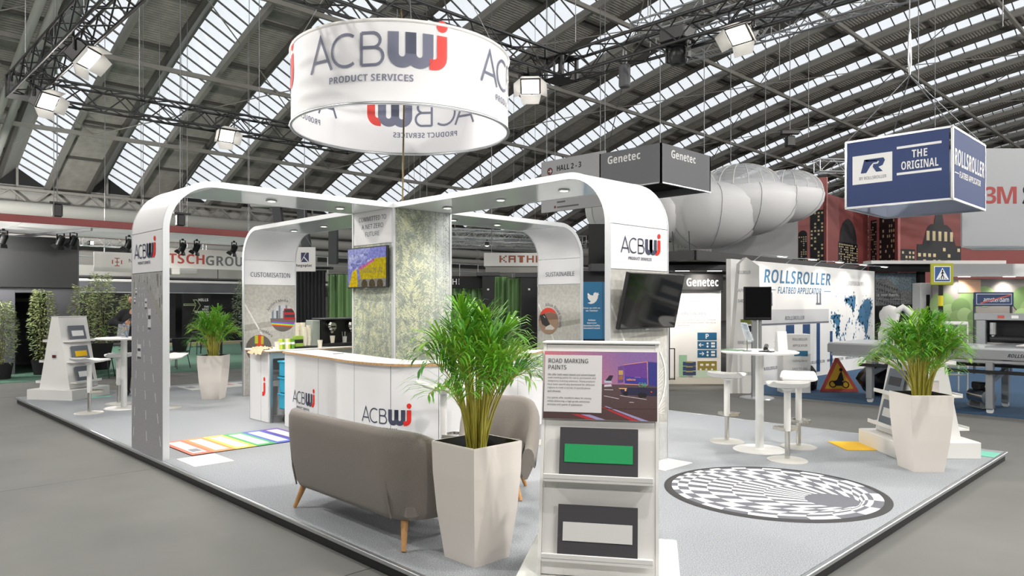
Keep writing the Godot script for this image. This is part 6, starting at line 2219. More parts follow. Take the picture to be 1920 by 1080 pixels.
	var ch := [[4.9, -18.6, 150, "beside the white display pyramid"], [5.66, -18.5, 190, "in front of the small vase"], [5.9, -19.0, 240, "at the table end by the motorway pillar"], [7.05, -19.9, 210, "on the green carpet past the motorway pillar"], [4.7, -19.8, 20, "behind the lounge table"]]
	for k in ch:
		mesh_chair("black mesh lounge chair " + k[3], Vector3(k[0], 0.012, k[1]), k[2])
	for q in [[9.6, -25.0], [10.1, -25.3], [11.1, -23.3], [12.1, -23.3]]:
		var st := thing("black_bar_stool", "tall black bar stool by the shop front", "stool", Vector3(q[0], 0.012, q[1]), 20.0 * q[0], "tall black stools by the shop front")
		part("seat", sh().box(Vector3(0, 0.75, 0), Vector3(0.36, 0.05, 0.36), 0.02), M.black_satin, st)
		for e in [[-1, -1], [1, -1], [1, 1], [-1, 1]]:
			part("leg", sh().tube([Vector3(e[0] * 0.14, 0.74, e[1] * 0.14), Vector3(e[0] * 0.22, 0, e[1] * 0.22)], 0.014, 5), M.black_satin, st)
		part("foot_ring", sh().bar(Vector3(-0.19, 0.25, 0.19), Vector3(0.19, 0.25, 0.19), 0.015, 0.015).bar(Vector3(-0.19, 0.25, -0.19), Vector3(0.19, 0.25, -0.19), 0.015, 0.015), M.black_satin, st)
	var bt := thing("high_bar_table", "tall black bar table beside the olive tree", "table", Vector3(11.9, 0.012, -24.2), 45.0)
	part("table_top", sh().box(Vector3(0, 1.08, 0), Vector3(1.4, 0.05, 0.6), 0.006), M.black_satin, bt)
	part("panel", sh().box(Vector3(-0.6, 0.53, 0), Vector3(0.06, 1.06, 0.5)).box(Vector3(0.6, 0.53, 0), Vector3(0.06, 1.06, 0.5)), M.black_satin, bt)

func lamp_beam(parent: Node, pos: Vector3, rot: Vector3, power: float, angle: float, size: float) -> void:
	var l := SpotLight3D.new()
	l.name = "beam"
	l.light_energy = power
	l.light_color = Color(1, 0.97, 0.93)
	l.spot_angle = angle
	l.spot_angle_attenuation = 0.9
	l.spot_range = 60.0
	l.light_size = size
	l.shadow_enabled = true
	parent.add_child(l, true)
	l.position = pos
	l.rotation_degrees = rot

func fill_lamps() -> void:
	# unseen pendant lamps, added beside and behind the viewer to brighten the hall
	for p in FILL_LAMPS:
		var o := thing("added_fill_lamp", "bell-shaped pendant lamp added out of view to brighten the hall", "lamp", p, 0.0, "pendant lamps added out of view")
		part("bell", sh().lathe([Vector2(0.05, 0.5), Vector2(0.12, 0.46), Vector2(0.2, 0.3), Vector2(0.36, 0.22), Vector2(0.37, 0.2), Vector2(0.34, 0.22), Vector2(0.15, 0.3)], Vector3.ZERO, 20), M.silver, o)
		part("lamp_globe", sh().lathe([Vector2(0, 0.2), Vector2(0.12, 0.16), Vector2(0.2, 0.05), Vector2(0.2, -0.05), Vector2(0.12, -0.16), Vector2(0, -0.2)], Vector3.ZERO, 16, true), M.flood_glow, o)
		part("rod", sh().tube([Vector3(0, 0.5, 0), Vector3(0, 4.0 if p.y > 4.0 else 0.54, 0)], 0.015, 6), M.steel_grey, o)
		var l := OmniLight3D.new()
		l.name = "glow"
		l.light_energy = 6.0 if p.y < 4.0 else (FILL_LAMP if p.x > -5.0 else FILL_LAMP * 0.6)
		l.light_color = Color(1.0, 0.985, 0.96)
		l.omni_range = 120.0
		l.light_size = 0.22
		l.shadow_enabled = true
		o.add_child(l)
		l.position = Vector3(0, 0.0, 0)

func drape(called: String, label: String, pos: Vector3, w: float, h: float, m: Material, folds: int, depth: float) -> void:
	var rows := []
	for i in 2:
		var row := []
		for j in folds * 8 + 1:
			var t := float(j) / (folds * 8)
			row.append(Vector3(-w / 2 + w * t, h * i, depth * sin(t * folds * TAU)))
		rows.append(row)
	var o := thing(called, label, "curtain", pos, TURN)
	part("cloth", sh().grid(rows), m, o)
	part("top_rail", sh().bar(Vector3(-w / 2, h, -depth - 0.03), Vector3(w / 2, h, -depth - 0.03), 0.04, 0.04), M.black_satin, o)

func centre_background() -> void:
	var gc := hx("green_curtain", "83a874", 0.25, 0.5)
	var bc := hx("black_curtain", "24262a", 0.7)
	drape("black_curtain", "tall black pleated drape behind the bus-picture arch", Vector3(9.5, 0.01, -17.3), 0.86, 2.58, bc, 9, 0.03)
	drape("green_curtain", "shiny green curtain right of the black drape by the tower", Vector3(10.35, 0.01, -16.95), 0.9, 2.5, gc, 4, 0.05)
	drape("green_curtain", "shiny dark green curtain under the HI lettering", Vector3(12.7, 0.01, -14.85), 1.0, 2.15, gc, 4, 0.05)
	drape("green_curtain", "narrow shiny green curtain next to the black pillar", Vector3(13.5, 0.01, -14.2), 0.4, 2.45, gc, 2, 0.05)
	drape("green_curtain", "narrow shiny green curtain beside the SUSTAINABLE arch", Vector3(13.6, 0.01, -13.75), 0.42, 2.4, gc, 2, 0.05)
	for q in [[13.0, -14.14, 0.32, 2.46, "square black pillar between two green curtains"], [13.65, -13.27, 0.42, 2.42, "broad black pillar behind the SUSTAINABLE arch"]]:
		var p := thing("black_pillar", q[4], "pillar", Vector3(q[0], 0, q[1]), TURN)
		part("shaft", sh().box(Vector3(0, q[3] / 2, 0), Vector3(q[2], q[3], 0.3), 0.006), hx("pillar_black", "1f2023", 0.6), p)
		part("cap", sh().box(Vector3(0, q[3] + 0.05, 0), Vector3(q[2] + 0.3, 0.1, 0.36), 0.006), M.dark_grey, p)
		part("wall_spot", sh().lathe([Vector2(0, 0.03), Vector2(0.03, 0.02), Vector2(0.03, -0.02), Vector2(0, -0.03)], Vector3(0.0, 2.1, 0.17), 12, true), M.white_satin, p)
	var hd := thing("fascia_sign", "black fascia lettered HI above the dark green curtain", "sign", Vector3(12.62, 2.14, -14.6), TURN)
	part("fascia", sh().box(Vector3(0, 0.16, 0), Vector3(1.1, 0.32, 0.1), 0.005), M.black_matt, hd)
	say("H", Vector3(-0.36, 0.1, 0.051), X, Y, 0.15, M.ink_white, hd, 0.11)
	say("I", Vector3(-0.2, 0.1, 0.051), X, Y, 0.15, M.ink_white, hd, 0.022)
	var bb := thing("drape_canopy", "black roof edge over the curtained booth", "canopy", Vector3(9.95, 2.64, -17.1), TURN)
	part("beam", sh().box(Vector3(-0.35, 0.03, 0.05), Vector3(0.95, 0.06, 0.2), 0.005), M.black_satin, bb)
	var gs := thing("small_black_sign", "small square black sign on the dark green curtain", "sign", Vector3(12.19, 1.5, -14.37), TURN)
	part("board", sh().box(Vector3(0, 0.23, 0), Vector3(0.35, 0.46, 0.04), 0.004), M.black_satin, gs)
	say("Genetec", Vector3(0, 0.22, 0.021), X, Y, 0.055, M.ink_white, gs, 0.25, "sansbold", true)
	part("hand_gel_box", sh().box(Vector3(0.0, -0.16, 0), Vector3(0.1, 0.2, 0.06), 0.03), M.white_satin, gs)
	part("post", sh().bar(Vector3(0, -1.5, -0.03), Vector3(0, 0.1, -0.03), 0.04, 0.04), M.black_satin, gs)
	var sg := thing("printer_stand", "small grey-white machine in front of the green curtain", "machine", Vector3(10.2, 0.0, -16.2), TURN)
	part("cabinet", sh().box(Vector3(0.05, 0.52, 0), Vector3(0.42, 1.04, 0.4), 0.01), M.white_matt, sg)
	part("display", sh().box(Vector3(0.08, 1.1, 0.05), Vector3(0.3, 0.16, 0.06), 0.006), M.dark_grey, sg)
	# KATHR sign, trusses and lamps beyond
	var ks := thing("pixel_letter_sign", "white hanging box sign with blocky brown capitals", "sign", Vector3(17.5, 3.01, -17.84), TURN)
	part("box", sh().box(Vector3(0.4, 0.23, 0), Vector3(2.7, 0.46, 0.6), 0.01), M.white_matt, ks)
	part("hanging_cable", sh().tube([Vector3(-0.7, 0.46, 0), Vector3(-0.7, 10.3, 0)], 0.012, 5).tube([Vector3(1.5, 0.46, 0), Vector3(1.5, 10.3, 0)], 0.012, 5), M.steel_grey, ks)
	part("base_rim", sh().box(Vector3(0.4, -0.12, 0.0), Vector3(2.6, 0.2, 0.5), 0.01), M.concrete, ks)
	var px := {"K": ["1001", "1010", "1100", "1010", "1001"], "A": ["1111", "1001", "1111", "1001", "1001"], "T": ["1111", "0110", "0110", "0110", "0110"], "H": ["1001", "1001", "1111", "1001", "1001"], "R": ["1110", "1001", "1110", "1010", "1001"], "E": ["1111", "1000", "1110", "1000", "1111"]}
	var x := -0.42
	for ch in ["K", "A", "T", "H", "R", "E"]:
		var t := PackedVector2Array()
		for i in 5:
			for j in 4:
				if px[ch][i][j] == "1":
					t.append_array(rect2(x + j * 0.062, 0.32 - i * 0.048, 0.062, 0.048))
		ink("lettering", t, Vector3(0, 0, 0.301), X, Y, hx("brick_brown", "9d5a45", 0.6), ks)
		x += 0.31
	for k in 4:
		truss("aluminium_truss", "bright aluminium truss in the grid behind the SUSTAINABLE arch", Vector3(14.0 + k * 0.7, 4.1 + 0.25 * (k % 2), -20.5 - k * 1.3), Vector3(21.0 + k * 0.7, 4.1 + 0.25 * (k % 2), -17.5 - k * 1.3), 0.32, M.silver, "aluminium grid behind the arch")
	for q in [[15.4, -19.9], [19.6, -18.1], [16.1, -21.2], [20.3, -19.4], [16.8, -22.5], [21.0, -20.7], [17.5, -23.8], [21.7, -22.0]]:
		wire("truss_hanger", "thin steel cable above the truss grid behind the arch", Vector3(q[0], 4.3, q[1]), Vector3(q[0], roof_point(0, asin((q[1] - CZ) / RR)).y, q[1]), "grid hangers behind the arch")
	for k in 3:
		var lp := thing("small_spot", "small lit spot in the truss grid beyond the tower", "spotlight", Vector3(15.1 + k * 2.33, 3.82, -20.03 + k), TURN, "small spots beyond the tower")
		part("clamp", sh().box(Vector3(0, 0.14, 0), Vector3(0.05, 0.12, 0.05)), M.black_satin, lp)
		part("housing", sh().lathe([Vector2(0, 0.12), Vector2(0.07, 0.11), Vector2(0.08, -0.02), Vector2(0, -0.02)], Vector3.ZERO, 12), M.black_satin, lp)
		part("lamp_lens", sh().lathe([Vector2(0, -0.022), Vector2(0.075, -0.022), Vector2(0.0, -0.05)], Vector3.ZERO, 12), M.flood_glow, lp)
		lamp_beam(lp, Vector3(0, -0.08, 0), Vector3(-90, 0, 0), 5.0, 65.0, 0.06)
	# sloping steel frame of the upper floor behind the square sign
	var uf := thing("upper_floor_frame", "dark steel columns of the upper floor behind the square sign", "columns", Vector3(13.5, 3.2, -24.0), TURN)
	for k in 3:
		part("column", sh().bar(Vector3(-1.2 + k * 0.9, 0, 0), Vector3(-1.5 + k * 0.9 + (0.3 if k > 1 else 0.0), 2.2, 0), 0.28, 0.3), M.dark_grey, uf)
	part("beam", sh().box(Vector3(-0.2, 2.2, 0), Vector3(4.4, 0.25, 0.4), 0.02), M.concrete, uf)
	# black booth side with the blue banner, left of the television leg
	var bk := thing("black_booth_side", "tall black booth side with a projector on its shelf", "booth", Vector3(12.0, 0, -9.45), TURN)
	part("lower_wall", sh().box(Vector3(0.0, 1.2, 0), Vector3(1.0, 2.4, 0.1), 0.004), hx("booth_black", "2b2c31", 0.6), bk)
	part("shelf", sh().box(Vector3(0.12, 2.47, 0.1), Vector3(0.9, 0.16, 0.5), 0.01), M.dark_grey, bk)
	part("upper_screen", sh().box(Vector3(0.12, 2.95, -0.25), Vector3(0.86, 0.95, 0.06), 0.004), M.black_matt, bk)
	var pj := thing("moving_head_lamp", "black moving head standing on the shelf by the blue banner", "stage light", Vector3(11.95, 2.55, -9.25), TURN)
	part("foot", sh().box(Vector3(0.08, 0.03, 0), Vector3(0.34, 0.06, 0.24), 0.01), M.black_satin, pj)
	part("yoke", sh().box(Vector3(-0.07, 0.18, 0), Vector3(0.04, 0.26, 0.1), 0.01).box(Vector3(0.23, 0.18, 0), Vector3(0.04, 0.26, 0.1), 0.01), M.black_satin, pj)
	part("head", sh().lathe([Vector2(0, 0.15), Vector2(0.09, 0.12), Vector2(0.125, 0.02), Vector2(0.1, -0.1), Vector2(0, -0.13)], Vector3(0.08, 0.26, 0), 18, true), hx("lamp_charcoal", "2c2d30", 0.35), pj)
	var tb := thing("blue_banner", "narrow bright blue banner with a white bird mark", "banner", Vector3(11.3, 1.02, -9.2), TURN)
	part("board", sh().box(Vector3(0.03, 0.57, 0), Vector3(0.44, 1.15, 0.05), 0.004), hx("banner_blue", "1f6f9c", 0.5), tb)
	part("foot_post", sh().bar(Vector3(-0.12, -1.02, 0), Vector3(-0.12, 0.02, 0), 0.04, 0.04).bar(Vector3(0.18, -1.02, 0), Vector3(0.18, 0.02, 0), 0.04, 0.04), M.black_satin, tb)
	part("side_groove", sh().box(Vector3(0.2, 0.57, 0.026), Vector3(0.012, 1.14, 0.004)), M.dark_grey, tb)
	var bird := [Vector2(-0.11, 0.72), Vector2(-0.04, 0.7), Vector2(0.02, 0.715), Vector2(0.07, 0.76), Vector2(0.1, 0.82), Vector2(0.105, 0.87), Vector2(0.13, 0.9), Vector2(0.1, 0.9), Vector2(0.12, 0.93), Vector2(0.085, 0.92), Vector2(0.05, 0.935), Vector2(0.015, 0.915), Vector2(0.005, 0.87), Vector2(-0.05, 0.88), Vector2(-0.1, 0.925), Vector2(-0.11, 0.88), Vector2(-0.09, 0.85), Vector2(-0.11, 0.85), Vector2(-0.09, 0.8), Vector2(-0.07, 0.785), Vector2(-0.08, 0.78), Vector2(-0.04, 0.755), Vector2(-0.06, 0.735)]
	ink("bird_mark", tris_of(bird), Vector3(0.0, 0.0, 0.026), X, Y, M.ink_white, tb)
	var tl := [["Keep up with us", 0.6], ["on Twitter", 0.55], ["Follow", 0.36], ["@genetec", 0.3], ["GenetecTraffic", 0.25], ["GenetecTransit", 0.2]]
	for q in tl:
		say(q[0], Vector3(-0.02, q[1], 0.026), X, Y, 0.035, M.ink_white, tb, minf(0.33, 0.024 * q[0].length()), "sansbold", true)

func cam_board(called: String, label: String, category: String, pos: Vector3) -> Node3D:
	return thing(called, label, category, pos, TURN)

func facade(t: PackedVector2Array, x: float, y: float, w: float, h: float, cols: int, rows: int, fill: float, r: RandomNumberGenerator) -> void:
	# lit windows printed on a building
	for i in cols:
		for j in rows:
			if r.randf() < fill:
				t.append_array(rect2(x + w * (i + 0.2) / cols, y + h * (j + 0.2) / rows, w * 0.55 / cols, h * 0.55 / rows))

func right_background() -> void:
	# ---- hanging dark cube sign
	var gc := thing("hanging_cube_sign", "dark grey hanging box sign with white lettering on two sides", "sign", Vector3(15.27, 4.77, -10.24))
	hx("sign_print_grey", "5f6066", 0.6)
	var gm := hx("cube_grey", "717277", 0.6)
	part("side", sh().box(Vector3(0.02, 0.49, -0.98), Vector3(0.04, 0.98, 1.96)), gm, gc)
	part("side", sh().box(Vector3(1.18, 0.49, -0.02), Vector3(2.36, 0.98, 0.04)), gm, gc)
	part("side", sh().box(Vector3(2.34, 0.49, -0.98), Vector3(0.04, 0.98, 1.96)), gm, gc)
	part("side", sh().box(Vector3(1.18, 0.49, -1.94), Vector3(2.36, 0.98, 0.04)), gm, gc)
	part("bottom_rim", sh().box(Vector3(0.02, -0.01, -0.98), Vector3(0.06, 0.03, 1.98)).box(Vector3(1.18, -0.01, -0.02), Vector3(2.38, 0.03, 0.06)), M.silver, gc)
	part("inner_lid", sh().box(Vector3(1.18, 0.2, -0.98), Vector3(2.28, 0.02, 1.9)), M.black_matt, gc)
	say("Genetec", Vector3(0, 0.66, -1.68), Vector3(0, 0, 1), Y, 0.21, M.ink_white, gc, 1.05, "sansbold")
	say("Genetec", Vector3(0.45, 0.66, 0), X, Y, 0.21, M.ink_white, gc, 1.15, "sansbold")
	for q in [[0.1, -1.85], [0.1, -0.1], [2.2, -0.1]]:
		part("hanging_cable", sh().tube([Vector3(q[0], 0.98, q[1]), Vector3(q[0], 7.0, q[1])], 0.012, 5), M.steel_grey, gc)
	# ---- hall direction sign
	var hs := thing("direction_sign", "large grey hanging hall direction sign with a red arrow", "sign", Vector3(17.0, 4.65, -15.97))
	part("board", sh().box(Vector3(0.03, 0.82, 1.3), Vector3(0.06, 1.64, 2.6), 0.004), hx("sign_board_grey", "b4b4b8", 0.6), hs)
	say("HALL 2 - 3", Vector3(0, 1.27, 0.68), Vector3(0, 0, 1), Y, 0.17, M.ink_black, hs, 1.0, "sansbold")
	ink("arrow_disc", disc2(Vector2(0.38, 1.3), 0.12), Vector3(0, 0, 0), Vector3(0, 0, 1), Y, hx("arrow_maroon", "6d3434", 0.6), hs)
	ink("arrow_mark", ribbon([Vector2(0.31, 1.3), Vector2(0.44, 1.3)], 0.025), Vector3.ZERO, Vector3(0, 0, 1), Y, M.ink_white, hs, 0.004)
	ink("arrow_mark", ribbon([Vector2(0.39, 1.36), Vector2(0.45, 1.3), Vector2(0.39, 1.24)], 0.025), Vector3.ZERO, Vector3(0, 0, 1), Y, M.ink_white, hs, 0.004)
	for k in 3:
		ink("small_print", rect2(0, 0, [0.8, 0.35, 0.9][k], 0.05), Vector3(0, 0.42 - k * 0.16, 0.68), Vector3(0, 0, 1), Y, M.sign_print_grey, hs)
	ink("pin_mark", disc2(Vector2(0.6, 0.14), 0.045), Vector3.ZERO, Vector3(0, 0, 1), Y, M.arrow_maroon, hs)
	part("hanging_cable", sh().tube([Vector3(0.03, 1.64, 0.2), Vector3(0.03, 7, 0.2)], 0.012, 5).tube([Vector3(0.03, 1.64, 2.4), Vector3(0.03, 7, 2.4)], 0.012, 5), M.steel_grey, hs)
	# ---- inflated cloud
	var cl := cam_board("inflatable_cloud", "large white inflatable cloud with clear ribbed upper domes", "balloon", Vector3(22.0, 4.76, -12.8))
	cl.scale = Vector3.ONE * 1.18
	var lobes := [[-2.95, 0.15, 0.0, 0.65, 0.7], [-1.7, 0.1, 0.0, 1.35, 0.95], [-0.1, 0.25, 0.0, 1.75, 1.25], [1.0, 0.42, 0.1, 1.5, 1.05], [2.1, 0.55, 0.0, 1.15, 0.8], [1.1, 0.2, 0.2, 0.95, 0.62]]
	var wb := hx("balloon_white", "f0f0f2", 0.5)
	for q in lobes:
		var rows := []
		for i in 13:
			var a := PI * i / 12
			var row := []
			for j in 24:
				var b := TAU * j / 24
				row.append(Vector3(q[0] + sin(a) * cos(b) * q[3], q[1] + cos(a) * q[4] * (0.55 if i < 6 else 1.0), q[2] + sin(a) * sin(b) * q[3] * 0.9))
			rows.append(row)
		var lb := part("white_lobe", sh().grid(rows, true), wb, cl)
		for k in 3:
			var seam := []
			for i in range(3, 12):
				var a := PI * i / 12
				var b := deg_to_rad(40.0 + k * 50)
				seam.append(Vector3(q[0] + sin(a) * cos(b) * q[3] * 1.003, q[1] + cos(a) * q[4] * (0.55 if i < 6 else 1.0) * 1.003, q[2] + sin(a) * sin(b) * q[3] * 0.905))
			part("seam", sh().tube(seam, 0.006, 4), hx("seam_grey", "9a9aa0", 0.6), lb)
	var film := mt("clear_film", Color(0.92, 0.93, 0.95, 0.5), 0.1)
	film.transparency = BaseMaterial3D.TRANSPARENCY_ALPHA
	for q in [[-0.6, 0.6, 0.0, 1.0, 0.75], [0.85, 0.7, 0.1, 1.15, 0.72], [2.2, 0.65, 0.0, 1.0, 0.62]]:
		var rows := []
		for i in 9:
			var a := PI / 2 * i / 8
			var row := []
			for j in 28:
				var b := TAU * j / 28
				row.append(Vector3(q[0] + sin(a) * cos(b) * q[3], q[1] + cos(a) * q[4], q[2] + sin(a) * sin(b) * q[3]))
			rows.append(row)
		var dm := part("clear_dome", sh().grid(rows, true), film, cl)
		for j in 18:
			var rib := []
			var b := TAU * j / 18 + 0.3
			for i in 9:
				var a := PI / 2 * i / 8
				rib.append(Vector3(q[0] + sin(a) * cos(b) * q[3], q[1] + cos(a) * q[4], q[2] + sin(a) * sin(b) * q[3]))
			part("rib", sh().tube(rib, 0.014, 4), M.white_satin, dm)
	for k in 2:
		part("tether", sh().tube([Vector3(-1.35 + k * 0.45, -0.6, 1.2), Vector3(-1.28 + k * 0.42, -1.6, 1.2)], 0.014, 5), M.black_satin, cl)
	part("hanging_cable", sh().tube([Vector3(1.6, 1.2, 0), Vector3(1.6, 6.5, 0)], 0.012, 5).tube([Vector3(0.6, 1.4, 0), Vector3(0.6, 6.5, 0)], 0.012, 5), M.steel_grey, cl)
	# ---- white panel and grey wall behind the cloud
	var pp := cam_board("hanging_print_panel", "white hanging panel with a dark printed strip under the cloud", "panel", Vector3(23.3, 3.5, -14.5))
	pp.scale = Vector3.ONE * 1.2
	part("board", sh().box(Vector3(0, 0.32, 0), Vector3(1.5, 0.64, 0.06), 0.004), M.white_matt, pp)
	var marks := PackedVector2Array()
	for k in 60:
		marks.append_array(rect2(-0.7 + rng.randf() * 1.35, 0.42 + rng.randf() * 0.16, 0.04 + rng.randf() * 0.08, 0.012 + rng.randf() * 0.02))
	ink("dark_print", marks, Vector3(0, 0, 0.031), X, Y, M.ink_black, pp).set_meta("kind", "stuff")
	say("E PLATE", Vector3(-0.3, 0.24, 0.031), X, Y, 0.09, hx("ink_grey", "8a8a8e", 0.6), pp, 0.5)
	say("IONS", Vector3(-0.3, 0.1, 0.031), X, Y, 0.09, M.ink_grey, pp, 0.35)
	say("ROLA", Vector3(0.4, 0.1, 0.031), X, Y, 0.07, M.ink_grey, pp, 0.3)
	var gw := cam_board("grey_hanging_wall", "plain mid-grey hanging wall right of the cloud", "panel", Vector3(26.1, 3.45, -13.5))
	gw.scale = Vector3.ONE * 1.17
	part("board", sh().box(Vector3(0.1, 0.75, 0), Vector3(3.0, 1.5, 0.1), 0.004), hx("panel_grey", "9b9c9f", 0.6), gw)
	# ---- the white security booth
	var gb := cam_board("security_booth", "white booth wall with a black lettered header and parking signs", "booth", Vector3(14.6, 0.0, -8.95))
	part("wall_panel", sh().box(Vector3(-0.1, 1.04, 0), Vector3(1.5, 2.08, 0.08)), M.white_matt, gb)
	part("header", sh().box(Vector3(-0.1, 2.22, 0.12), Vector3(1.5, 0.36, 0.2), 0.004), M.black_satin, gb, "black header")
	part("roof_edge", sh().box(Vector3(-0.1, 2.5, 0.5), Vector3(1.5, 0.12, 1.1), 0.006), M.dark_grey, gb)
	for k in 2:  # strips and beams added here to brighten the white wall
		part("lamp_strip", sh().box(Vector3(-0.45 + k * 0.7, 2.436, 0.95), Vector3(0.3, 0.008, 0.04)), M.flood_glow, gb)
		lamp_beam(gb, Vector3(-0.45 + k * 0.7, 2.4, 0.95), Vector3(-58, 0, 0), 2.4, 75.0, 0.08)
	part("floor_plinth", sh().box(Vector3(-0.1, 0.02, 0.75), Vector3(1.5, 0.04, 1.4), 0.004), hx("plinth_pale", "a8a49a", 0.7), gb)
	part("dark_upright", sh().box(Vector3(0.66, 1.3, 1.0), Vector3(0.07, 2.6, 0.9), 0.004), M.dark_grey, gb)
	say("Genetec", Vector3(-0.18, 2.12, 0.221), X, Y, 0.19, M.ink_white, gb, 0.72, "sansbold")
	say("security solutions", Vector3(-0.42, 1.45, 0.041), X, Y, 0.1, hx("ink_slate", "6a6d76", 0.6), gb, 0.72)
	for k in 3:
		say(["we move cars and people throughout your communities", "and your public and business activities. That's why we", "are always focused."][k], Vector3(-0.42, 1.33 - k * 0.065, 0.041), X, Y, 0.045, M.ink_grey, gb, [0.95, 0.95, 0.35][k])
	var pcols := ["sign_teal", "sign_teal", "sign_teal", "sign_olive"]
	hx("sign_teal", "1f5f86", 0.5)
	hx("sign_olive", "94853a", 0.5)
	for k in 4:
		var y := 0.98 - k * 0.2 - (0.1 if k == 3 else 0.0)
		var hh := 0.17 if k < 3 else 0.26
		var pl := part("parking_plate", sh().box(Vector3(0.33, y, 0.045), Vector3(0.44, hh, 0.012), 0.003), M[pcols[k]], gb)
		if k == 0:
			say("P", Vector3(0.33, y - 0.055, 0.051), X, Y, 0.11, M.ink_white, pl, 0.0, "sansbold", true)
		elif k < 3:
			var sg := -1.0 if k == 1 else 1.0
			var t := ribbon([Vector2(-0.05 * sg, 0), Vector2(0.05 * sg, 0)], 0.018)
			t.append_array(ribbon([Vector2(0.015 * sg, 0.04), Vector2(0.055 * sg, 0), Vector2(0.015 * sg, -0.04)], 0.018))
			t = shifted(t, Vector2(0.2, 0))
			for i in 2:
				t.append_array(disc2(Vector2(0.34, 0.035 - i * 0.07), 0.025, 10))
				t.append_array(rect2(0.42, 0.015 - i * 0.07, 0.09, 0.045))
			ink("pictogram", t, Vector3(0, y, 0.051), X, Y, M.ink_white, pl)
		else:
			var t := PackedVector2Array()
			for i in 3:
				t.append_array(rect2(0.17 + i * 0.13, 0.02, 0.07, 0.05))
				t.append_array(disc2(Vector2(0.18 + i * 0.13, -0.06), 0.024, 10))
			ink("pictogram", t, Vector3(0, y, 0.051), X, Y, M.ink_white, pl)
	part("green_block", sh().box(Vector3(-0.22, 0.3, 0.05), Vector3(0.17, 0.5, 0.02)), hx("pale_green", "9cc4a4", 0.6), gb)
	part("green_block", sh().box(Vector3(0.3, 0.1, 0.05), Vector3(0.6, 0.2, 0.02)), hx("paler_green", "c9dccb", 0.6), gb)
	for k in 3:
		var cp := part("car_print", sh().box(Vector3(-0.08, 0.13 + k * 0.11, 0.055), Vector3(0.3, 0.09, 0.014)), hx("car_navy", "39486e", 0.5), gb)
		part("car_roof", sh().box(Vector3(-0.08, 0.17 + k * 0.11, 0.064), Vector3(0.16, 0.03, 0.006)), hx("car_tan", "a59a62", 0.5), cp)
	var kp := cam_board("dark_pedestal", "dark pedestal with a framed opening before the security booth", "pedestal", Vector3(13.7, 0.04, -9.1))
	part("cabinet", sh().box(Vector3(-0.06, 0.75, 0), Vector3(0.3, 1.5, 0.3), 0.004), M.dark_grey, kp)
	part("frame", sh().box(Vector3(0.2, 0.35, 0.1), Vector3(0.02, 0.7, 0.02)).box(Vector3(0.12, 0.69, 0.1), Vector3(0.18, 0.02, 0.02)).box(Vector3(0.12, 0.02, 0.1), Vector3(0.18, 0.02, 0.02)), M.black_satin, kp)
	# ---- the flatbed booth wall
	struct("floor_booth_carpet", sh().box(Vector3(18.0, 0.006, -3.3), Vector3(10.0, 0.012, 7.7)), M.carpet_blue, "blue carpet of the flatbed machine booth", "carpet")
	var rw := thing("flatbed_booth_wall", "long white printed booth wall with blue lettering and world map", "booth", Vector3(13.17, 0, -7.2))
	var wg := noise_tex(0.01, Color("d7d6d4"), Color("eeedea"), 41, 256, 2)
	for k in 4:
		part("wall_panel", sh().box(Vector3(0.99 + k * 1.98, 1.31, -0.05), Vector3(1.977, 2.62, 0.1)), M.white_matt, rw)
	var blue := hx("print_blue", "356e95", 0.5)
	say("ROLLSROLLER", Vector3(1.4, 2.17, 0), X, Y, 0.3, blue, rw, 3.5, "sansbold", false, 0.2)
	say("FLATBED APPLICATOR", Vector3(2.05, 1.95, 0), X, Y, 0.15, blue, rw, 2.3, "sansbold", false, 0.2)
	ink("rule_line", rect2(1.45, 2.02, 0.5, 0.015), Vector3.ZERO, X, Y, blue, rw)
	ink("rule_line", rect2(4.5, 2.02, 0.42, 0.015), Vector3.ZERO, X, Y, blue, rw)
	say("ROLLSROLLER YOUR GLOBAL PARTNER", Vector3(5.85, 2.2, 0), X, Y, 0.11, M.ink_slate, rw, 1.35)
	# the map: continents as blue shapes
	var lands := [[[5.3, 1.78], [5.8, 1.86], [6.0, 1.8], [5.95, 1.6], [5.78, 1.35], [5.72, 1.55], [5.5, 1.66], [5.3, 1.7]], [[4.4, 1.35], [4.85, 1.38], [4.95, 1.22], [4.86, 0.95], [4.75, 0.85], [4.7, 1.1], [4.5, 1.22]], [[6.1, 1.25], [6.35, 1.6], [6.75, 1.8], [7.1, 1.75], [7.15, 1.5], [6.95, 1.25], [6.85, 0.95], [6.72, 0.75], [6.6, 1.05], [6.4, 1.1]], [[5.0, 0.82], [5.3, 0.95], [5.5, 1.2], [5.8, 1.25], [6.15, 1.05], [5.98, 0.85], [5.75, 0.75], [5.6, 0.45], [5.35, 0.45], [5.25, 0.7]], [[6.75, 0.45], [7.0, 0.5], [6.95, 0.7], [6.85, 0.65]]]
	for l in lands:
		var pts := []
		for i in l.size():
			var a := Vector2(l[i][0] + 0.55, l[i][1] + 0.08)
			var b := Vector2(l[(i + 1) % l.size()][0] + 0.55, l[(i + 1) % l.size()][1] + 0.08)
			for k in 7:
				pts.append(a.lerp(b, k / 7.0) + Vector2(rng.randf_range(-0.03, 0.03), rng.randf_range(-0.03, 0.03)))
		var land := tris_of(pts)
		for i in 46:
			var e: Vector2 = pts[rng.randi() % pts.size()]
			land.append_array(disc2(e + Vector2(rng.randf_range(-0.09, 0.09), rng.randf_range(-0.09, 0.07)), rng.randf_range(0.012, 0.045), 6))
		ink("map_land", land, Vector3.ZERO, X, Y, blue, rw)
	var isl := PackedVector2Array()
	for k in 60:
		isl.append_array(disc2(Vector2(rng.randf_range(4.9, 7.8), rng.randf_range(0.6, 1.95)), rng.randf_range(0.008, 0.025), 5))
	ink("map_islands", isl, Vector3.ZERO, X, Y, blue, rw).set_meta("kind", "stuff")
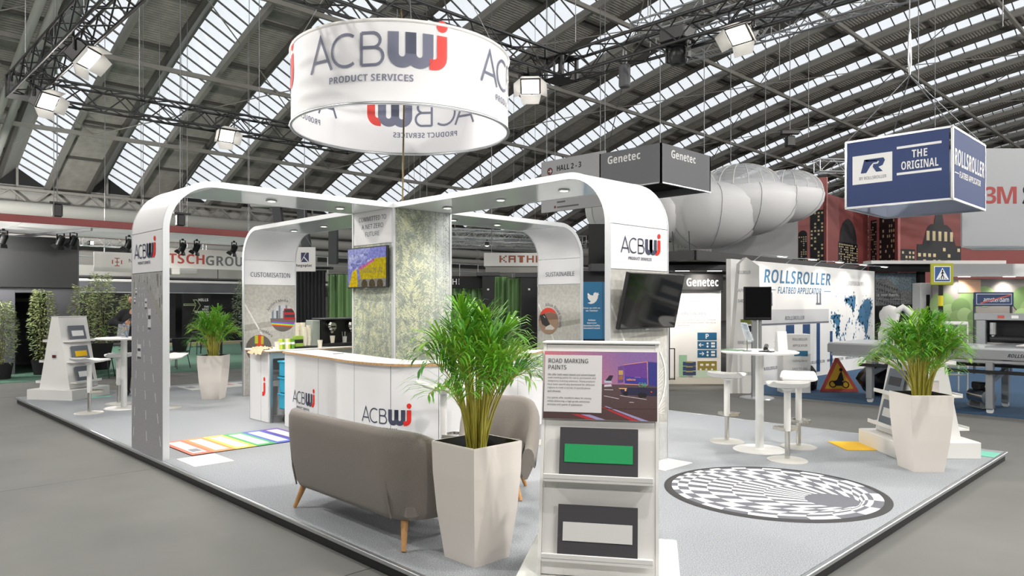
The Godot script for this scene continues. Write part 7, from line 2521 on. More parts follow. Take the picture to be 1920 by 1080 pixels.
	# printed machine on the lower wall: gantry, columns, blue strips
	var navy := hx("print_navy", "1f4674", 0.5)
	for q in [[2.45, 0.75, 0.42, 0.5], [3.32, 0.1, 0.4, 1.15], [4.08, 0.1, 0.2, 1.2], [4.87, 0.1, 0.16, 0.95]]:
		ink("blue_strip", rect2(q[0], q[1], q[2], q[3]), Vector3.ZERO, X, Y, navy, rw)
	ink("machine_print", rect2(0.8, 1.3, 4.0, 0.3), Vector3.ZERO, X, Y, hx("print_grey_pale", "c2c3c6", 0.5), rw, 0.0015)
	ink("machine_print", rect2(0.8, 1.26, 4.0, 0.04), Vector3.ZERO, X, Y, M.ink_slate, rw, 0.003)
	for q in [[1.5, 1.68], [4.05, 1.7]]:
		var t := PackedVector2Array()
		t.append_array(rect2(q[0], q[1], 0.3, 0.05))
		t.append_array(rect2(q[0] + 0.04, q[1] + 0.05, 0.07, 0.2))
		t.append_array(rect2(q[0] + 0.2, q[1] + 0.05, 0.09, 0.24))
		t.append_array(rect2(q[0], q[1] + 0.25, 0.1, 0.04))
		ink("machine_print", t, Vector3.ZERO, X, Y, M.ink_slate, rw, 0.003)
	say("ROLLSROLLER", Vector3(2.4, 1.36, 0), X, Y, 0.09, M.ink_slate, rw, 1.0, "sansbold", false, 0.2, 0.004)
	for k in 6:
		say("WWW.ROLLSROLLER.COM", Vector3(0.1 + k * 1.15, 0.3, 0), X, Y, 0.07, M.ink_slate, rw, 1.0, "sansbold")
	for k in 5:
		var ar := thing("arm_lamp", "thin arm lamp lighting the white booth wall, over the " + ["wrapped column end", "first large letters", "middle letters", "last large letters", "world map"][k], "lamp", Vector3(14.2 + k * 1.5, 2.62, -7.2), 0.0, "arm lamps along the white booth wall")
		part("arm", sh().tube([Vector3(0, 0, -0.04), Vector3(0.05, 0.12, 0.1), Vector3(0.25, 0.1, 0.42)], 0.012, 6), M.silver, ar)
		part("head", sh().box(Vector3(0.25, 0.09, 0.46), Vector3(0.36, 0.025, 0.1), 0.006), M.silver, ar)
		part("lamp_strip", sh().box(Vector3(0.25, 0.074, 0.46), Vector3(0.3, 0.008, 0.06)), M.flood_glow, ar)
		lamp_beam(ar, Vector3(0.25, 0.05, 0.46), Vector3(-75, 0, 0), 0.9, 70.0, 0.06)
	var rf := thing("black_booth_roof", "flat black roof box behind the white booth wall", "roof", Vector3(13.9, 2.62, -7.9))
	part("fascia", sh().box(Vector3(3.8, 0.1, 0), Vector3(9.4, 0.2, 0.08), 0.004), M.black_satin, rf)
	part("fascia", sh().box(Vector3(-0.9, 0.1, -1.6), Vector3(0.08, 0.2, 3.2), 0.004), M.black_satin, rf)
	part("deck", sh().box(Vector3(3.8, 0.02, -1.7), Vector3(9.4, 0.03, 3.4)), M.black_matt, rf)
	# wrapped white column, screen on a stand, cabinet, bag
	var wc := cam_board("wrapped_column", "tall white wrapped column printed with small machine drawings", "column", Vector3(13.08, 0, -6.92))
	part("shroud", sh().prism(PackedVector2Array([Vector2(-0.3, 0), Vector2(0.3, 0), Vector2(0.27, 2.45), Vector2(0.02, 2.62), Vector2(-0.1, 2.5)]), 0.22), M.white_satin, wc)
	part("olive_band", sh().box(Vector3(0.06, 1.38, 0.222), Vector3(0.3, 0.09, 0.006)), hx("olive_print", "77803a", 0.5), wc)
	for k in 5:
		say(["ROLLSROLLER", "APPLY", "540/600", "MAKE EASY", "WWW.ROLLSROLLER.COM"][k], Vector3(-0.14, [2.3, 1.95, 1.75, 0.95, 0.35][k], 0.221), X, Y, 0.06, M.ink_slate, wc, [0.24, 0.2, 0.26, 0.26, 0.4][k])
	ink("glass_drawing", tris_of([Vector2(0.0, 1.3), Vector2(0.14, 1.3), Vector2(0.12, 1.2), Vector2(0.08, 1.16), Vector2(0.08, 1.08), Vector2(0.12, 1.06), Vector2(0.03, 1.06), Vector2(0.06, 1.08), Vector2(0.06, 1.16), Vector2(0.02, 1.2)]), Vector3(0, 0, 0.221), X, Y, M.ink_black, wc)
	var ts := cam_board("screen_stand", "square black monitor on a silver floor stand", "monitor", Vector3(12.44, 0, -6.28))
	part("pole", sh().box(Vector3(-0.04, 0.72, -0.03), Vector3(0.09, 1.44, 0.06), 0.006).box(Vector3(0.07, 0.72, -0.03), Vector3(0.05, 1.44, 0.04), 0.006), M.silver, ts)
	part("base_plate", sh().lathe([Vector2(0, 0.02), Vector2(0.3, 0.016), Vector2(0.31, 0), Vector2(0, 0)], Vector3.ZERO, 28), M.silver, ts)
	part("housing", sh().box(Vector3(0, 1.73, 0.03), Vector3(0.5, 0.61, 0.06), 0.01), M.black_satin, ts)
	part("screen", sh().box(Vector3(0, 1.75, 0.062), Vector3(0.46, 0.54, 0.004)), M.screen_glass, ts)
	var cb := cam_board("white_cabinet", "white machine cabinet with blue label behind the standing table", "cabinet", Vector3(13.66, 0, -6.1))
	part("body", sh().box(Vector3(0, 0.57, -0.1), Vector3(0.54, 1.14, 0.3), 0.01), M.white_satin, cb)
	part("blue_label", sh().box(Vector3(0.08, 0.77, 0.052), Vector3(0.26, 0.1, 0.006)), hx("label_teal", "246a8c", 0.5), cb)
	for k in 4:
		say(["ROLLSROLLER", "APPLICATOR", "safety first", "EASY TO USE"][k], Vector3(-0.08, [1.02, 0.9, 0.6, 0.45][k], 0.051), X, Y, 0.045, M.ink_slate, cb, 0.28)
	var bg := cam_board("backpack", "black backpack on the blue carpet by the white cabinet", "bag", Vector3(14.3, 0.012, -6.15))
	part("body", sh().lathe([Vector2(0, 0.5), Vector2(0.09, 0.48), Vector2(0.16, 0.38), Vector2(0.19, 0.2), Vector2(0.17, 0.02), Vector2(0, 0)], Vector3.ZERO, 16, true), M.black_matt, bg)
	part("pocket", sh().box(Vector3(0, 0.2, 0.16), Vector3(0.2, 0.22, 0.08), 0.03), M.black_satin, bg)
	# motorcycle warning triangle
	var tr := cam_board("warning_triangle", "red-edged yellow triangle sign with a motorcyclist leaning under the machine", "road sign", Vector3(14.35, 0.012, -5.55))
	var tb := Basis(Vector3.RIGHT, -0.18)
	var rt := sh().at(Vector3.ZERO, tb)
	rt.prism(PackedVector2Array([Vector2(-0.37, 0.0), Vector2(0.37, 0.0), Vector2(0.37, 0.03), Vector2(0.03, 0.66), Vector2(-0.03, 0.66), Vector2(-0.37, 0.03)]), 0.015)
	part("red_border", rt, hx("sign_border_red", "c0564a", 0.5), tr)
	var tp := tb * Vector3(0, 0, 0.015)
	ink("yellow_field", tris_of([Vector2(-0.28, 0.06), Vector2(0.28, 0.06), Vector2(0, 0.57)]), tp, tb * X, tb * Y, hx("sign_yellow", "d5a52e", 0.5), tr)
	var mo := ribbon(arc(Vector2(-0.12, 0.15), 0.06, 0, 360, 16), 0.02, true)
	mo.append_array(ribbon(arc(Vector2(0.13, 0.14), 0.06, 0, 360, 16), 0.02, true))
	mo.append_array(tris_of([Vector2(-0.12, 0.2), Vector2(-0.02, 0.24), Vector2(0.08, 0.2), Vector2(0.06, 0.12), Vector2(-0.06, 0.12)]))
	mo.append_array(tris_of([Vector2(-0.03, 0.24), Vector2(0.03, 0.36), Vector2(0.07, 0.4), Vector2(0.09, 0.3), Vector2(0.1, 0.22), Vector2(0.04, 0.2)]))
	mo.append_array(disc2(Vector2(0.06, 0.43), 0.035, 14))
	ink("rider_pictogram", mo, tp, tb * X, tb * Y, M.ink_black, tr, 0.005)
	# ---- flatbed machine: long table
	var ft := thing("flatbed_table", "long grey flatbed applicator table on castor legs", "machine", Vector3(13.2, 0, -2.4))
	var fm := hx("machine_grey", "a3a6aa", 0.4, 0.3)
	part("bed", sh().box(Vector3(0.75, 1.0, -0.4), Vector3(1.5, 0.06, 5.0), 0.006), hx("bed_pale", "d3d6da", 0.3), ft)
	part("side_beam", sh().box(Vector3(0.0, 0.93, -0.4), Vector3(0.08, 0.15, 5.0), 0.008), fm, ft)
	part("side_beam", sh().box(Vector3(0.03, 0.82, -0.4), Vector3(0.06, 0.05, 4.9), 0.006), M.silver, ft)
	part("side_beam", sh().box(Vector3(1.46, 0.93, -0.4), Vector3(0.08, 0.15, 5.0), 0.008), fm, ft)
	part("end_beam", sh().box(Vector3(0.73, 0.93, -2.86), Vector3(1.4, 0.15, 0.08), 0.008), fm, ft)
	for q in [-2.2, -0.42, 1.5]:
		for x in [0.06, 1.1]:
			var lg := part("leg", sh().box(Vector3(x, 0.45, q), Vector3(0.13, 0.74, 0.1), 0.006), fm, ft)
			part("castor", sh().tube([Vector3(x - 0.02, 0.05, q), Vector3(x + 0.03, 0.05, q)], 0.05, 12).box(Vector3(x, 0.09, q), Vector3(0.08, 0.04, 0.08), 0.006), M.white_satin, lg)
		part("stretcher", sh().bar(Vector3(0.06, 0.5, q), Vector3(1.1, 0.62, q), 0.06, 0.07), fm, ft)
	part("cable_tray", sh().box(Vector3(-0.02, 0.66, -0.9), Vector3(0.08, 0.05, 2.9), 0.004).box(Vector3(0.9, 0.7, -0.6), Vector3(0.08, 0.05, 3.6), 0.004), M.black_satin, ft)
	part("raised_edge", sh().box(Vector3(0.75, 1.04, 0.3), Vector3(1.3, 0.03, 1.6), 0.006), M.silver, ft)
	part("cover_sheet", sh().box(Vector3(0.6, 1.07, 0.5), Vector3(0.9, 0.02, 1.2), 0.004), hx("sheet_pale", "d9d9da", 0.6), ft)
	say("ROLLSROLLER", Vector3(-0.04, 0.9, -0.17), Vector3(0, 0, 1), Y, 0.055, M.ink_black, ft, 0.42, "sansbold", false, 0.3)
	for k in 2:
		var gp := part("gantry_post", sh().box(Vector3(1.5, 1.25, -0.85 + k * 2.0), Vector3(0.12, 0.46, 0.14), 0.01), fm, ft)
		part("pneumatic_cylinder", sh().lathe([Vector2(0, 0.3), Vector2(0.05, 0.3), Vector2(0.05, 0.1), Vector2(0.025, 0.08), Vector2(0.025, 0.0), Vector2(0, 0)], Vector3(1.4, 1.1, -0.66 + k * 1.6), 12), M.silver, gp)
	part("gantry_beam", sh().box(Vector3(1.5, 1.5, 0.15), Vector3(0.16, 0.12, 2.2), 0.01), fm, ft)
	part("gantry_back", sh().box(Vector3(1.58, 1.25, 0.15), Vector3(0.02, 0.4, 1.9)), M.black_matt, ft)
	part("roller", sh().tube([Vector3(1.42, 1.12, -0.7), Vector3(1.42, 1.12, 1.0)], 0.06, 14), M.black_satin, ft)
	for k in 3:
		part("warning_sticker", sh().box(Vector3(1.417, 1.5, -0.55 + k * 0.2), Vector3(0.003, 0.05, 0.1)), [M.sign_border_red, M.ink_white, M.sign_olive][k], ft)
	var cp := thing("compressor", "small chrome air compressor on the carpet under the machine", "compressor", Vector3(13.75, 0.012, -3.05), 45.0)
	part("tank", sh().tube([Vector3(-0.2, 0.2, 0), Vector3(0.2, 0.2, 0)], 0.12, 18), M.chrome, cp)
	part("motor", sh().box(Vector3(0.05, 0.37, 0), Vector3(0.22, 0.12, 0.14), 0.02), M.black_satin, cp)
	part("gauge", sh().tube([Vector3(-0.1, 0.37, 0.02), Vector3(-0.1, 0.37, 0.05)], 0.035, 12), M.white_satin, cp)
	part("skid", sh().box(Vector3(0, 0.03, 0), Vector3(0.42, 0.03, 0.22), 0.004).box(Vector3(-0.15, 0.07, 0), Vector3(0.03, 0.08, 0.2)).box(Vector3(0.15, 0.07, 0), Vector3(0.03, 0.08, 0.2)), M.steel_grey, cp)
	for q in [[14.35, -4.85, 0.4, "large"], [14.8, -4.1, 0.32, "small"]]:
		var rows := []
		for i in 9:
			var a := PI * i / 8
			var row := []
			for j in 16:
				var b := TAU * j / 16
				var rr: float = q[2] * (1.0 + 0.1 * sin(i * 2.1 + j * 1.7) + 0.08 * cos(j * 2.9))
				row.append(Vector3(sin(a) * cos(b) * rr * 0.8, q[2] * 0.75 + cos(a) * q[2] * 0.75, sin(a) * sin(b) * rr * 0.8))
			rows.append(row)
		solo("bin_bag", sh().grid(rows, true), hx("bin_black", "121214", 0.25), q[3] + " black shiny bin bag heaped under the flatbed table", "bag").position = Vector3(q[0], 0.012, q[1])
	# ---- pedestrian crossing sign on a striped post
	var ps := cam_board("crossing_sign", "yellow-framed pedestrian crossing sign on a black and yellow post", "road sign", Vector3(16.33, 0, -4.3))
	part("back_plate", sh().box(Vector3(0, 2.32, 0), Vector3(0.46, 0.44, 0.03), 0.01), hx("sign_lime", "a3a52c", 0.5), ps)
	part("white_rim", sh().box(Vector3(0, 2.32, 0.017), Vector3(0.33, 0.32, 0.004)), M.ink_white, ps)
	part("blue_field", sh().box(Vector3(0, 2.32, 0.02), Vector3(0.3, 0.29, 0.004)), hx("sign_blue", "31568c", 0.5), ps)
	ink("white_triangle", tris_of([Vector2(-0.13, -0.11), Vector2(0.13, -0.11), Vector2(0, 0.13)]), Vector3(0, 2.32, 0.022), X, Y, M.ink_white, ps)
	var wk := disc2(Vector2(0, 0.075), 0.015, 10)
	wk.append_array(ribbon([Vector2(0, 0.06), Vector2(0, -0.01), Vector2(-0.03, -0.075)], 0.02))
	wk.append_array(ribbon([Vector2(0, -0.01), Vector2(0.03, -0.075)], 0.018))
	wk.append_array(ribbon([Vector2(-0.03, 0.0), Vector2(0, 0.05), Vector2(0.03, 0.01)], 0.014))
	for k in 4:
		wk.append_array(tris_of([Vector2(-0.085 + k * 0.05, -0.1), Vector2(-0.065 + k * 0.05, -0.1), Vector2(-0.045 + k * 0.036, -0.075), Vector2(-0.058 + k * 0.036, -0.075)]))
	ink("walker_pictogram", wk, Vector3(0, 2.32, 0.022), X, Y, M.ink_black, ps, 0.004)
	for k in 10:
		part("post_band", sh().lathe([Vector2(0.045, 0.21), Vector2(0.045, 0.0)], Vector3(0, k * 0.21, -0.04), 14), M.black_satin if k % 2 else hx("band_yellow", "d8c81e", 0.5), ps)
	# ---- far booths: hero poster, white machine, bush wall
	var hp := cam_board("street_poster_wall", "dark photographic wall with white lettering and a big zero", "poster wall", Vector3(23.7, 0.0, -7.5))
	var si := iblank(256, 384, Color("55585c"))
	ipoly(si, [[0, 0], [1, 0], [1, 0.3], [0, 0.2]], Color("8fa2ad"))
	ipoly(si, [[0, 0.08], [0.3, 0.06], [0.6, 0.22], [0.6, 0.42], [0, 0.42]], Color("8b8d8e"))
	for i in 9:
		for j in 4:
			irect(si, 0.03 + i * 0.06, 0.12 + j * 0.07 + i * 0.01, 0.035, 0.03, Color("53565a"))
	ipoly(si, [[0.62, 0.22], [0.95, 0.24], [0.95, 0.4], [0.62, 0.4]], Color("9b9c9b"))
	ipoly(si, [[0, 0.42], [1, 0.4], [1, 1], [0, 1]], Color("2f3033"))
	ipoly(si, [[0.4, 0.55], [0.6, 0.5], [0.75, 0.58], [0.5, 0.63]], Color("4a4344"))
	inoise(si, 0.08, 0.3, 9)
	part("print", sh().quad(Vector3(-0.62, 0.3, 0.03), Vector3(0.62, 0.3, 0.03), Vector3(0.62, 2.66, 0.03), Vector3(-0.62, 2.66, 0.03), Z), picture("street_print", si, 0.5), hp)
	part("board", sh().box(Vector3(0, 1.35, 0), Vector3(1.26, 2.66, 0.05)), M.black_matt, hp)
	part("black_header", sh().box(Vector3(0.5, 2.8, 0.2), Vector3(2.6, 0.22, 0.4)), M.black_matt, hp)
	part("white_roof_edge", sh().box(Vector3(1.0, 2.96, 0.3), Vector3(4.0, 0.1, 0.5)), M.white_satin, hp)
	say("is our hero.", Vector3(-0.58, 1.95, 0.031), X, Y, 0.1, M.ink_white, hp, 0.68, "sansbold")
	say("traffic is only transportation.", Vector3(-0.58, 1.84, 0.031), X, Y, 0.045, M.ink_white, hp, 0.85)
	part("black_square", sh().box(Vector3(-0.42, 1.38, 0.04), Vector3(0.4, 0.5, 0.02)), M.black_satin, hp)
	say("0", Vector3(-0.42, 1.22, 0.051), X, Y, 0.32, M.ink_white, hp, 0.2, "sansbold", true)
	part("black_edge", sh().box(Vector3(0.72, 1.4, 0.1), Vector3(0.16, 2.6, 0.2)), M.black_matt, hp)
	var wm := cam_board("white_machine_tower", "tall white machine tower with a dark window strip", "machine", Vector3(22.2, 0, -6.2))
	part("body", sh().box(Vector3(0, 1.15, 0), Vector3(0.62, 2.3, 0.4), 0.01), M.white_satin, wm)
	part("window_strip", sh().box(Vector3(-0.1, 1.6, 0.202), Vector3(0.1, 0.75, 0.008)), M.black_satin, wm)
	part("control_panel", sh().box(Vector3(0.22, 1.35, 0.25), Vector3(0.16, 0.8, 0.12), 0.01), M.white_matt, wm)
	part("dial", sh().tube([Vector3(0.12, 1.75, 0.2), Vector3(0.12, 1.75, 0.215)], 0.06, 16), M.dark_grey, wm)
	part("green_foot", sh().box(Vector3(-0.1, 1.15, 0.206), Vector3(0.3, 0.05, 0.01)), M.olive_print, wm)
	var bw := cam_board("bush_mural_wall", "taupe booth wall with painted round green bushes", "booth", Vector3(22.9, 0, -4.85))
	part("wall_panel", sh().box(Vector3(0.6, 1.2, 0), Vector3(4.4, 2.4, 0.1)), hx("taupe", "8a8580", 0.6), bw)
	part("peach_panel", sh().box(Vector3(-0.62, 2.2, 0.06), Vector3(0.6, 0.35, 0.02)), hx("peach", "d6ab8c", 0.6), bw)
	part("peach_panel", sh().box(Vector3(1.15, 2.1, 0.06), Vector3(0.4, 0.5, 0.02)), M.peach, bw)
	part("white_header", sh().box(Vector3(0.6, 2.62, 0.15), Vector3(4.4, 0.34, 0.3)), M.white_satin, bw)
	for k in 3:
		part("lamp_strip", sh().box(Vector3(-0.9 + k * 1.2, 2.446, 0.28), Vector3(0.3, 0.008, 0.05)), M.flood_glow, bw)
		lamp_beam(bw, Vector3(-0.9 + k * 1.2, 2.4, 0.3), Vector3(-76, 0, 0), 1.6, 60.0, 0.06)
	var greens := [hx("bush_a", "7f9a63", 0.7), hx("bush_b", "93ad76", 0.7), hx("bush_c", "6d8a55", 0.7)]
	var bs := [[-1.35, 1.7, 0.34], [-1.15, 1.4, 0.32], [-1.3, 1.1, 0.3], [-0.6, 1.85, 0.3], [-0.2, 1.92, 0.28], [-0.85, 1.62, 0.26], [-0.95, 1.35, 0.2], [-0.75, 1.42, 0.2], [-0.5, 1.35, 0.18], [-0.6, 1.12, 0.18], [-0.75, 1.05, 0.16], [0.85, 1.85, 0.34], [1.05, 1.55, 0.32], [0.8, 1.35, 0.26], [1.15, 1.25, 0.3], [0.95, 1.05, 0.24], [1.5, 1.7, 0.36], [1.55, 1.3, 0.36]]
	for i in bs.size():
		ink("painted_bush", disc2(Vector2(bs[i][0], bs[i][1]), bs[i][2], 24), Vector3(0, 0, 0.05), X, Y, greens[i % 3], bw, 0.003 + i * 0.0012)
	var ex := cam_board("town_sign", "blue town sign crossed out by a red diagonal before the bushes", "road sign", Vector3(20.8, 1.72, -4.35))
	part("plate", sh().box(Vector3(0, 0.12, 0), Vector3(0.98, 0.34, 0.03), 0.012), hx("town_blue", "2d3f63", 0.5), ex)
	part("white_rim", sh().box(Vector3(0, 0.12, 0.017), Vector3(0.86, 0.26, 0.004)), M.ink_white, ex)
	part("blue_field", sh().box(Vector3(0, 0.12, 0.02), Vector3(0.84, 0.24, 0.004)), M.town_blue, ex)
	say("amsterdam", Vector3(0.05, 0.05, 0.022), X, Y, 0.12, M.ink_white, ex, 0.62, "sans", true)
	ink("red_diagonal", ribbon([Vector2(-0.34, 0.02), Vector2(0.4, 0.22)], 0.03), Vector3(0, 0, 0.022), X, Y, M.sign_border_red, ex, 0.004)
	part("pole", sh().box(Vector3(0.45, -0.8, -0.03), Vector3(0.04, 1.85, 0.04)), M.dark_grey, ex)
	part("pole", sh().box(Vector3(-0.45, -0.8, -0.03), Vector3(0.04, 1.85, 0.04)), M.dark_grey, ex)
	var ct := cam_board("parts_trolley", "white wire trolley standing behind the display pyramid", "trolley", Vector3(15.9, 0, -4.0))
	part("top_tray", sh().box(Vector3(0, 1.35, 0), Vector3(0.42, 0.06, 0.3), 0.008), M.white_satin, ct)
	for e in [[-1, -1], [1, -1], [1, 1], [-1, 1]]:
		part("upright", sh().bar(Vector3(e[0] * 0.2, 0, e[1] * 0.14), Vector3(e[0] * 0.2, 1.35, e[1] * 0.14), 0.02, 0.02), M.white_satin, ct)
	for k in 3:
		part("wire_shelf", sh().box(Vector3(0, 0.35 + k * 0.3, 0), Vector3(0.4, 0.015, 0.28)), M.silver, ct)
	part("grey_roll", sh().tube([Vector3(-0.15, 1.0, 0), Vector3(0.15, 1.0, 0)], 0.1, 14), M.dark_grey, ct)
	var cv := cam_board("robot_arm", "white covered machine arm in front of the dark poster wall", "machine", Vector3(16.4, 0, -5.3))
	part("cover", sh().lathe([Vector2(0, 1.7), Vector2(0.12, 1.66), Vector2(0.2, 1.5), Vector2(0.16, 1.3), Vector2(0.22, 1.1), Vector2(0.2, 0.0)], Vector3.ZERO, 12, true), M.white_matt, cv)
	part("arm", sh().tube([Vector3(0, 1.5, 0.1), Vector3(0.2, 1.65, 0.15), Vector3(0.36, 1.5, 0.2)], 0.07, 10), M.white_matt, cv)
	# ---- zigzag city mural
	var mw := thing("city_mural", "tall folded dark red wall with a black night skyline", "mural", Vector3(29.09, 3.26, -13.49))
	mw.scale = Vector3.ONE * 1.2
	var cr := [Vector3(24.24, 0, -11.24), Vector3(24.28, 0, -9.8), Vector3(28.43, 0, -9.93), Vector3(27.59, 0, -8.65), Vector3(35.6, 0, -5.68)]
	var redm := [hx("mural_pink", "c07a78", 0.6), hx("mural_red", "8a4644", 0.6)]  # alternate faces: print tone, with the fall of light put into the colour
	var black := hx("mural_black", "26252a", 0.6)
	var lit := hx("mural_window", "d9c9a0", 0.6)
	var r := RandomNumberGenerator.new()
	r.seed = 77
	for k in 4:
		var a: Vector3 = cr[k] - Vector3(24.24, 0, -11.24)
		var b: Vector3 = cr[k + 1] - Vector3(24.24, 0, -11.24)
		var ux := (b - a).normalized()
		var L := (b - a).length()
		var top := [2.95, 2.4, 2.5, 2.75][k] as float
		var nz := ux.cross(Y)
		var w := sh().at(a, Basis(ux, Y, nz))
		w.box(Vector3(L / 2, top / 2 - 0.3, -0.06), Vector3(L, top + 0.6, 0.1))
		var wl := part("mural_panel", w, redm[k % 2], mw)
		var bl := PackedVector2Array()
		var wi := PackedVector2Array()
		var blds := [[[0.12, 0.0, 0.28, 1.5, 5, 16, 0.6], [0.5, 0.0, 0.3, 0.95, 4, 12, 0.5], [0.9, 0.0, 0.46, 1.75, 4, 14, 0.45]], [[1.1, 0.0, 1.9, 0.75, 12, 8, 0.6]], [[0.14, 0, 0.32, 1.7, 4, 18, 0.5], [0.6, 0, 0.42, 1.75, 3, 9, 0.35], [0.98, 0, 0.42, 1.9, 4, 10, 0.45]], [[0.0, 0, 0.9, 0.55, 5, 3, 0.5], [1.0, 0, 2.4, 0.75, 9, 3, 0.4]]][k] as Array
		for q in blds:
			bl.append_array(rect2(q[0], q[1], q[2], q[3]))
			facade(wi, q[0], q[1] + 0.04, q[2], q[3] - 0.08, q[4], q[5], q[6], r)
		if k == 0:
			bl.append_array(disc2(Vector2(0.65, 0.95), 0.15))
		if k == 1:
			bl.append_array(disc2(Vector2(2.05, 0.75), 0.85))
		if k == 2:
			bl.append_array(disc2(Vector2(1.15, 2.0), 0.13))
		if k == 3:
			bl.append_array(tris_of([Vector2(1.3, 0.75), Vector2(1.55, 1.35), Vector2(1.75, 1.5), Vector2(2.6, 1.5), Vector2(2.85, 1.35), Vector2(3.1, 0.75)]))
			bl.append_array(tris_of([Vector2(1.9, 1.5), Vector2(2.45, 1.5), Vector2(2.2, 2.6)]))
			for i in 5:
				wi.append_array(rect2(1.5 + i * 0.32, 0.9, 0.16, 0.35))
		ink("skyline_print", bl, a + Y * 0.12, ux, Y, black, wl, 0.003)
		ink("lit_windows", wi, a + Y * 0.12, ux, Y, lit, wl, 0.006).set_meta("kind", "stuff")
	# ---- blue hanging fabric cube
	var rs := thing("blue_cube_sign", "blue fabric hanging cube sign with white lettering panels", "sign", Vector3(11.36, 3.18, -2.86))
	var bf := hx("cube_blue", "3a4a78", 0.7)
	bf.backlight_enabled = true
	bf.backlight = Color(0.25, 0.28, 0.4)
	var pf := hx("cube_lining", "b4bccf", 0.7)
	var dz := 1.43
	var dx := 1.75
	part("fabric_panel", sh().box(Vector3(0, 0.5, -dz / 2 - 0.01), Vector3(0.02, 0.98, dz - 0.06)), bf, rs)
	part("fabric_panel", sh().box(Vector3(dx / 2 + 0.01, 0.5, 0), Vector3(dx - 0.06, 0.98, 0.02)), bf, rs)
	part("fabric_panel", sh().box(Vector3(dx, 0.5, -dz / 2), Vector3(0.02, 0.98, dz - 0.06)), bf, rs)
	part("fabric_panel", sh().box(Vector3(dx / 2, 0.5, -dz), Vector3(dx - 0.06, 0.98, 0.02)), bf, rs)
	part("lining", sh().quad(Vector3(dx - 0.012, 0.01, -dz), Vector3(dx - 0.012, 0.01, 0), Vector3(dx - 0.012, 0.99, 0), Vector3(dx - 0.012, 0.99, -dz), Vector3(-1, 0, 0)).quad(Vector3(0, 0.01, -dz + 0.012), Vector3(dx, 0.01, -dz + 0.012), Vector3(dx, 0.99, -dz + 0.012), Vector3(0, 0.99, -dz + 0.012), Z), pf, rs)
	for y in [0.0, 1.0]:
		part("frame_bar", sh().bar(Vector3(0, y, 0), Vector3(0, y, -dz), 0.03, 0.03).bar(Vector3(0, y, 0), Vector3(dx, y, 0), 0.03, 0.03).bar(Vector3(dx, y, 0), Vector3(dx, y, -dz), 0.03, 0.03).bar(Vector3(0, y, -dz), Vector3(dx, y, -dz), 0.03, 0.03), M.silver, rs)
	for e in [Vector3(0, 0, 0), Vector3(dx, 0, 0), Vector3(0, 0, -dz), Vector3(dx, 0, -dz)]:
		part("frame_post", sh().bar(e, e + Y, 0.03, 0.03), M.silver, rs)
	var fx := Vector3(0, 0, 1)
	var fo := Vector3(-0.011, 0, -dz)
	ink("white_panel", rect2(0.1, 0.34, 0.56, 0.43), fo, fx, Y, M.ink_white, rs, 0.003)
	var rr := tris_of([Vector2(0.22, 0.5), Vector2(0.3, 0.5), Vector2(0.36, 0.6), Vector2(0.4, 0.64), Vector2(0.45, 0.64), Vector2(0.47, 0.67), Vector2(0.42, 0.68), Vector2(0.34, 0.68), Vector2(0.31, 0.7), Vector2(0.27, 0.7)])
	rr.append_array(tris_of([Vector2(0.27, 0.7), Vector2(0.54, 0.7), Vector2(0.56, 0.66), Vector2(0.53, 0.59), Vector2(0.47, 0.57), Vector2(0.53, 0.5), Vector2(0.44, 0.5), Vector2(0.39, 0.58), Vector2(0.4, 0.62), Vector2(0.46, 0.62), Vector2(0.48, 0.65), Vector2(0.46, 0.665), Vector2(0.3, 0.665)]))
	ink("logo_mark", rr, fo, fx, Y, bf, rs, 0.006)
	say("BY ROLLSROLLER", fo + fx * 0.2 + Y * 0.4, fx, Y, 0.045, M.ink_slate, rs, 0.38, "sans", false, 0.0, 0.006)
	ink("white_rule", rect2(0.72, 0.79, 0.58, 0.035), fo, fx, Y, M.ink_white, rs, 0.003)
	ink("white_rule", rect2(0.72, 0.41, 0.58, 0.035), fo, fx, Y, M.ink_white, rs, 0.003)
	say("THE", fo + fx * 1.02 + Y * 0.64, fx, Y, 0.11, M.ink_white, rs, 0.2, "sansbold", true)
	say("ORIGINAL", fo + fx * 1.02 + Y * 0.48, fx, Y, 0.12, M.ink_white, rs, 0.48, "sansbold", true)
	say("ROLLSROLLER", Vector3(0.06, 0.48, 0.011), X, Y, 0.24, M.ink_white, rs, 1.6, "sansbold", false, 0.1)
	say("FLATBED APPLICATOR", Vector3(0.3, 0.33, 0.011), X, Y, 0.09, M.ink_white, rs, 1.15, "sansbold", false, 0.15)
	ink("white_rule", rect2(0.06, 0.37, 0.2, 0.014), Vector3(0, 0, 0.011), X, Y, M.ink_white, rs, 0.003)
	var apex := Vector3(dx / 2 - 0.3, 2.0, -dz / 2)
	for e in [Vector3(0, 1, 0), Vector3(dx, 1, 0), Vector3(0, 1, -dz), Vector3(dx, 1, -dz)]:
		part("sling", sh().tube([e, apex], 0.008, 5), M.steel_grey, rs)
	part("hanging_loop", sh().tube([apex, apex + Vector3(0.06, 0.2, 0), apex + Vector3(0.03, 0.6, 0), apex + Vector3(0, 0.7, 0), apex + Vector3(-0.03, 0.6, 0), apex + Vector3(-0.06, 0.2, 0), apex], 0.014, 6), M.silver, rs)
	part("hanging_cable", sh().tube([apex + Vector3(0, 0.7, 0), apex + Vector3(0, 8, 0)], 0.008, 5), M.steel_grey, rs)
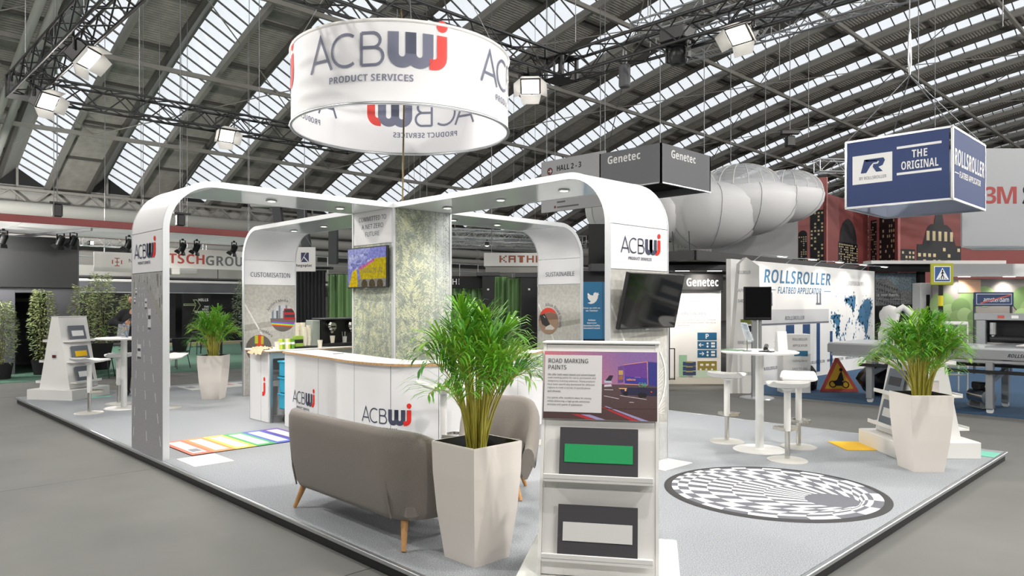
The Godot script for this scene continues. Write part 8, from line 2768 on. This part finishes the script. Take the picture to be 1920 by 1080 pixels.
	# ---- grey hanging box with red letters
	var tm := cam_board("grey_box_sign", "large grey hanging box sign with red letters", "sign", Vector3(20.36, 3.08, -3.84))
	part("front_face", sh().box(Vector3(0.4, 1.15, 0), Vector3(3.3, 2.3, 0.06)), hx("box_grey", "9fa1a5", 0.6), tm)
	var us := sh().at(Vector3(0, 0.03, 0), Basis(Vector3.RIGHT, PI / 2))
	us.prism(PackedVector2Array([Vector2(-1.25, 0), Vector2(2.05, 0), Vector2(2.05, -0.9), Vector2(-0.4, -0.9)]), 0.05)
	part("under_side", us, M.white_satin, tm)
	say("3", Vector3(-0.72, 1.0, 0.031), X, Y, 0.4, hx("letter_red", "963a38", 0.6), tm, 0.27, "sansbold")
	say("M", Vector3(-0.43, 1.0, 0.031), X, Y, 0.4, M.letter_red, tm, 0.46, "sansbold")
	ink("dark_mark", ribbon(arc(Vector2(0.3, 1.32), 0.1, 60, 300, 10), 0.05), Vector3(0, 0, 0.031), X, Y, M.ink_black, tm)
	ink("dark_mark", ribbon([Vector2(0.18, 1.0), Vector2(0.28, 1.2), Vector2(0.38, 1.0)], 0.05), Vector3(0, 0, 0.031), X, Y, M.ink_black, tm)
	for k in 3:
		truss("aluminium_truss", "aluminium truss beyond the blue cube sign", Vector3(24.0 + k * 3, 6.3 + 0.25 * k, -10.0), Vector3(32.0 + k * 3, 6.3 + 0.25 * k, -3.5), 0.4, M.silver, "trusses beyond the blue cube sign")
	for q in [[23.3, 7.1, -10.6], [15.5, 5.0, -2.4]]:
		var bm := cam_board("hoist_motor", "black hoist motor hanging from a chain " + ("above the white cloud" if q[0] > 20 else "behind the blue cube sign"), "motor", Vector3(q[0], q[1], q[2]))
		part("crossbar", sh().box(Vector3(0, 0.3, 0), Vector3(0.6, 0.14, 0.16), 0.02), M.black_satin, bm)
		part("body", sh().box(Vector3(0, 0.0, 0), Vector3(0.3, 0.36, 0.24), 0.04), M.black_satin, bm)
		part("chain", sh().tube([Vector3(0, 0.36, 0), Vector3(0, 5.0, 0)], 0.015, 5), M.steel_grey, bm)
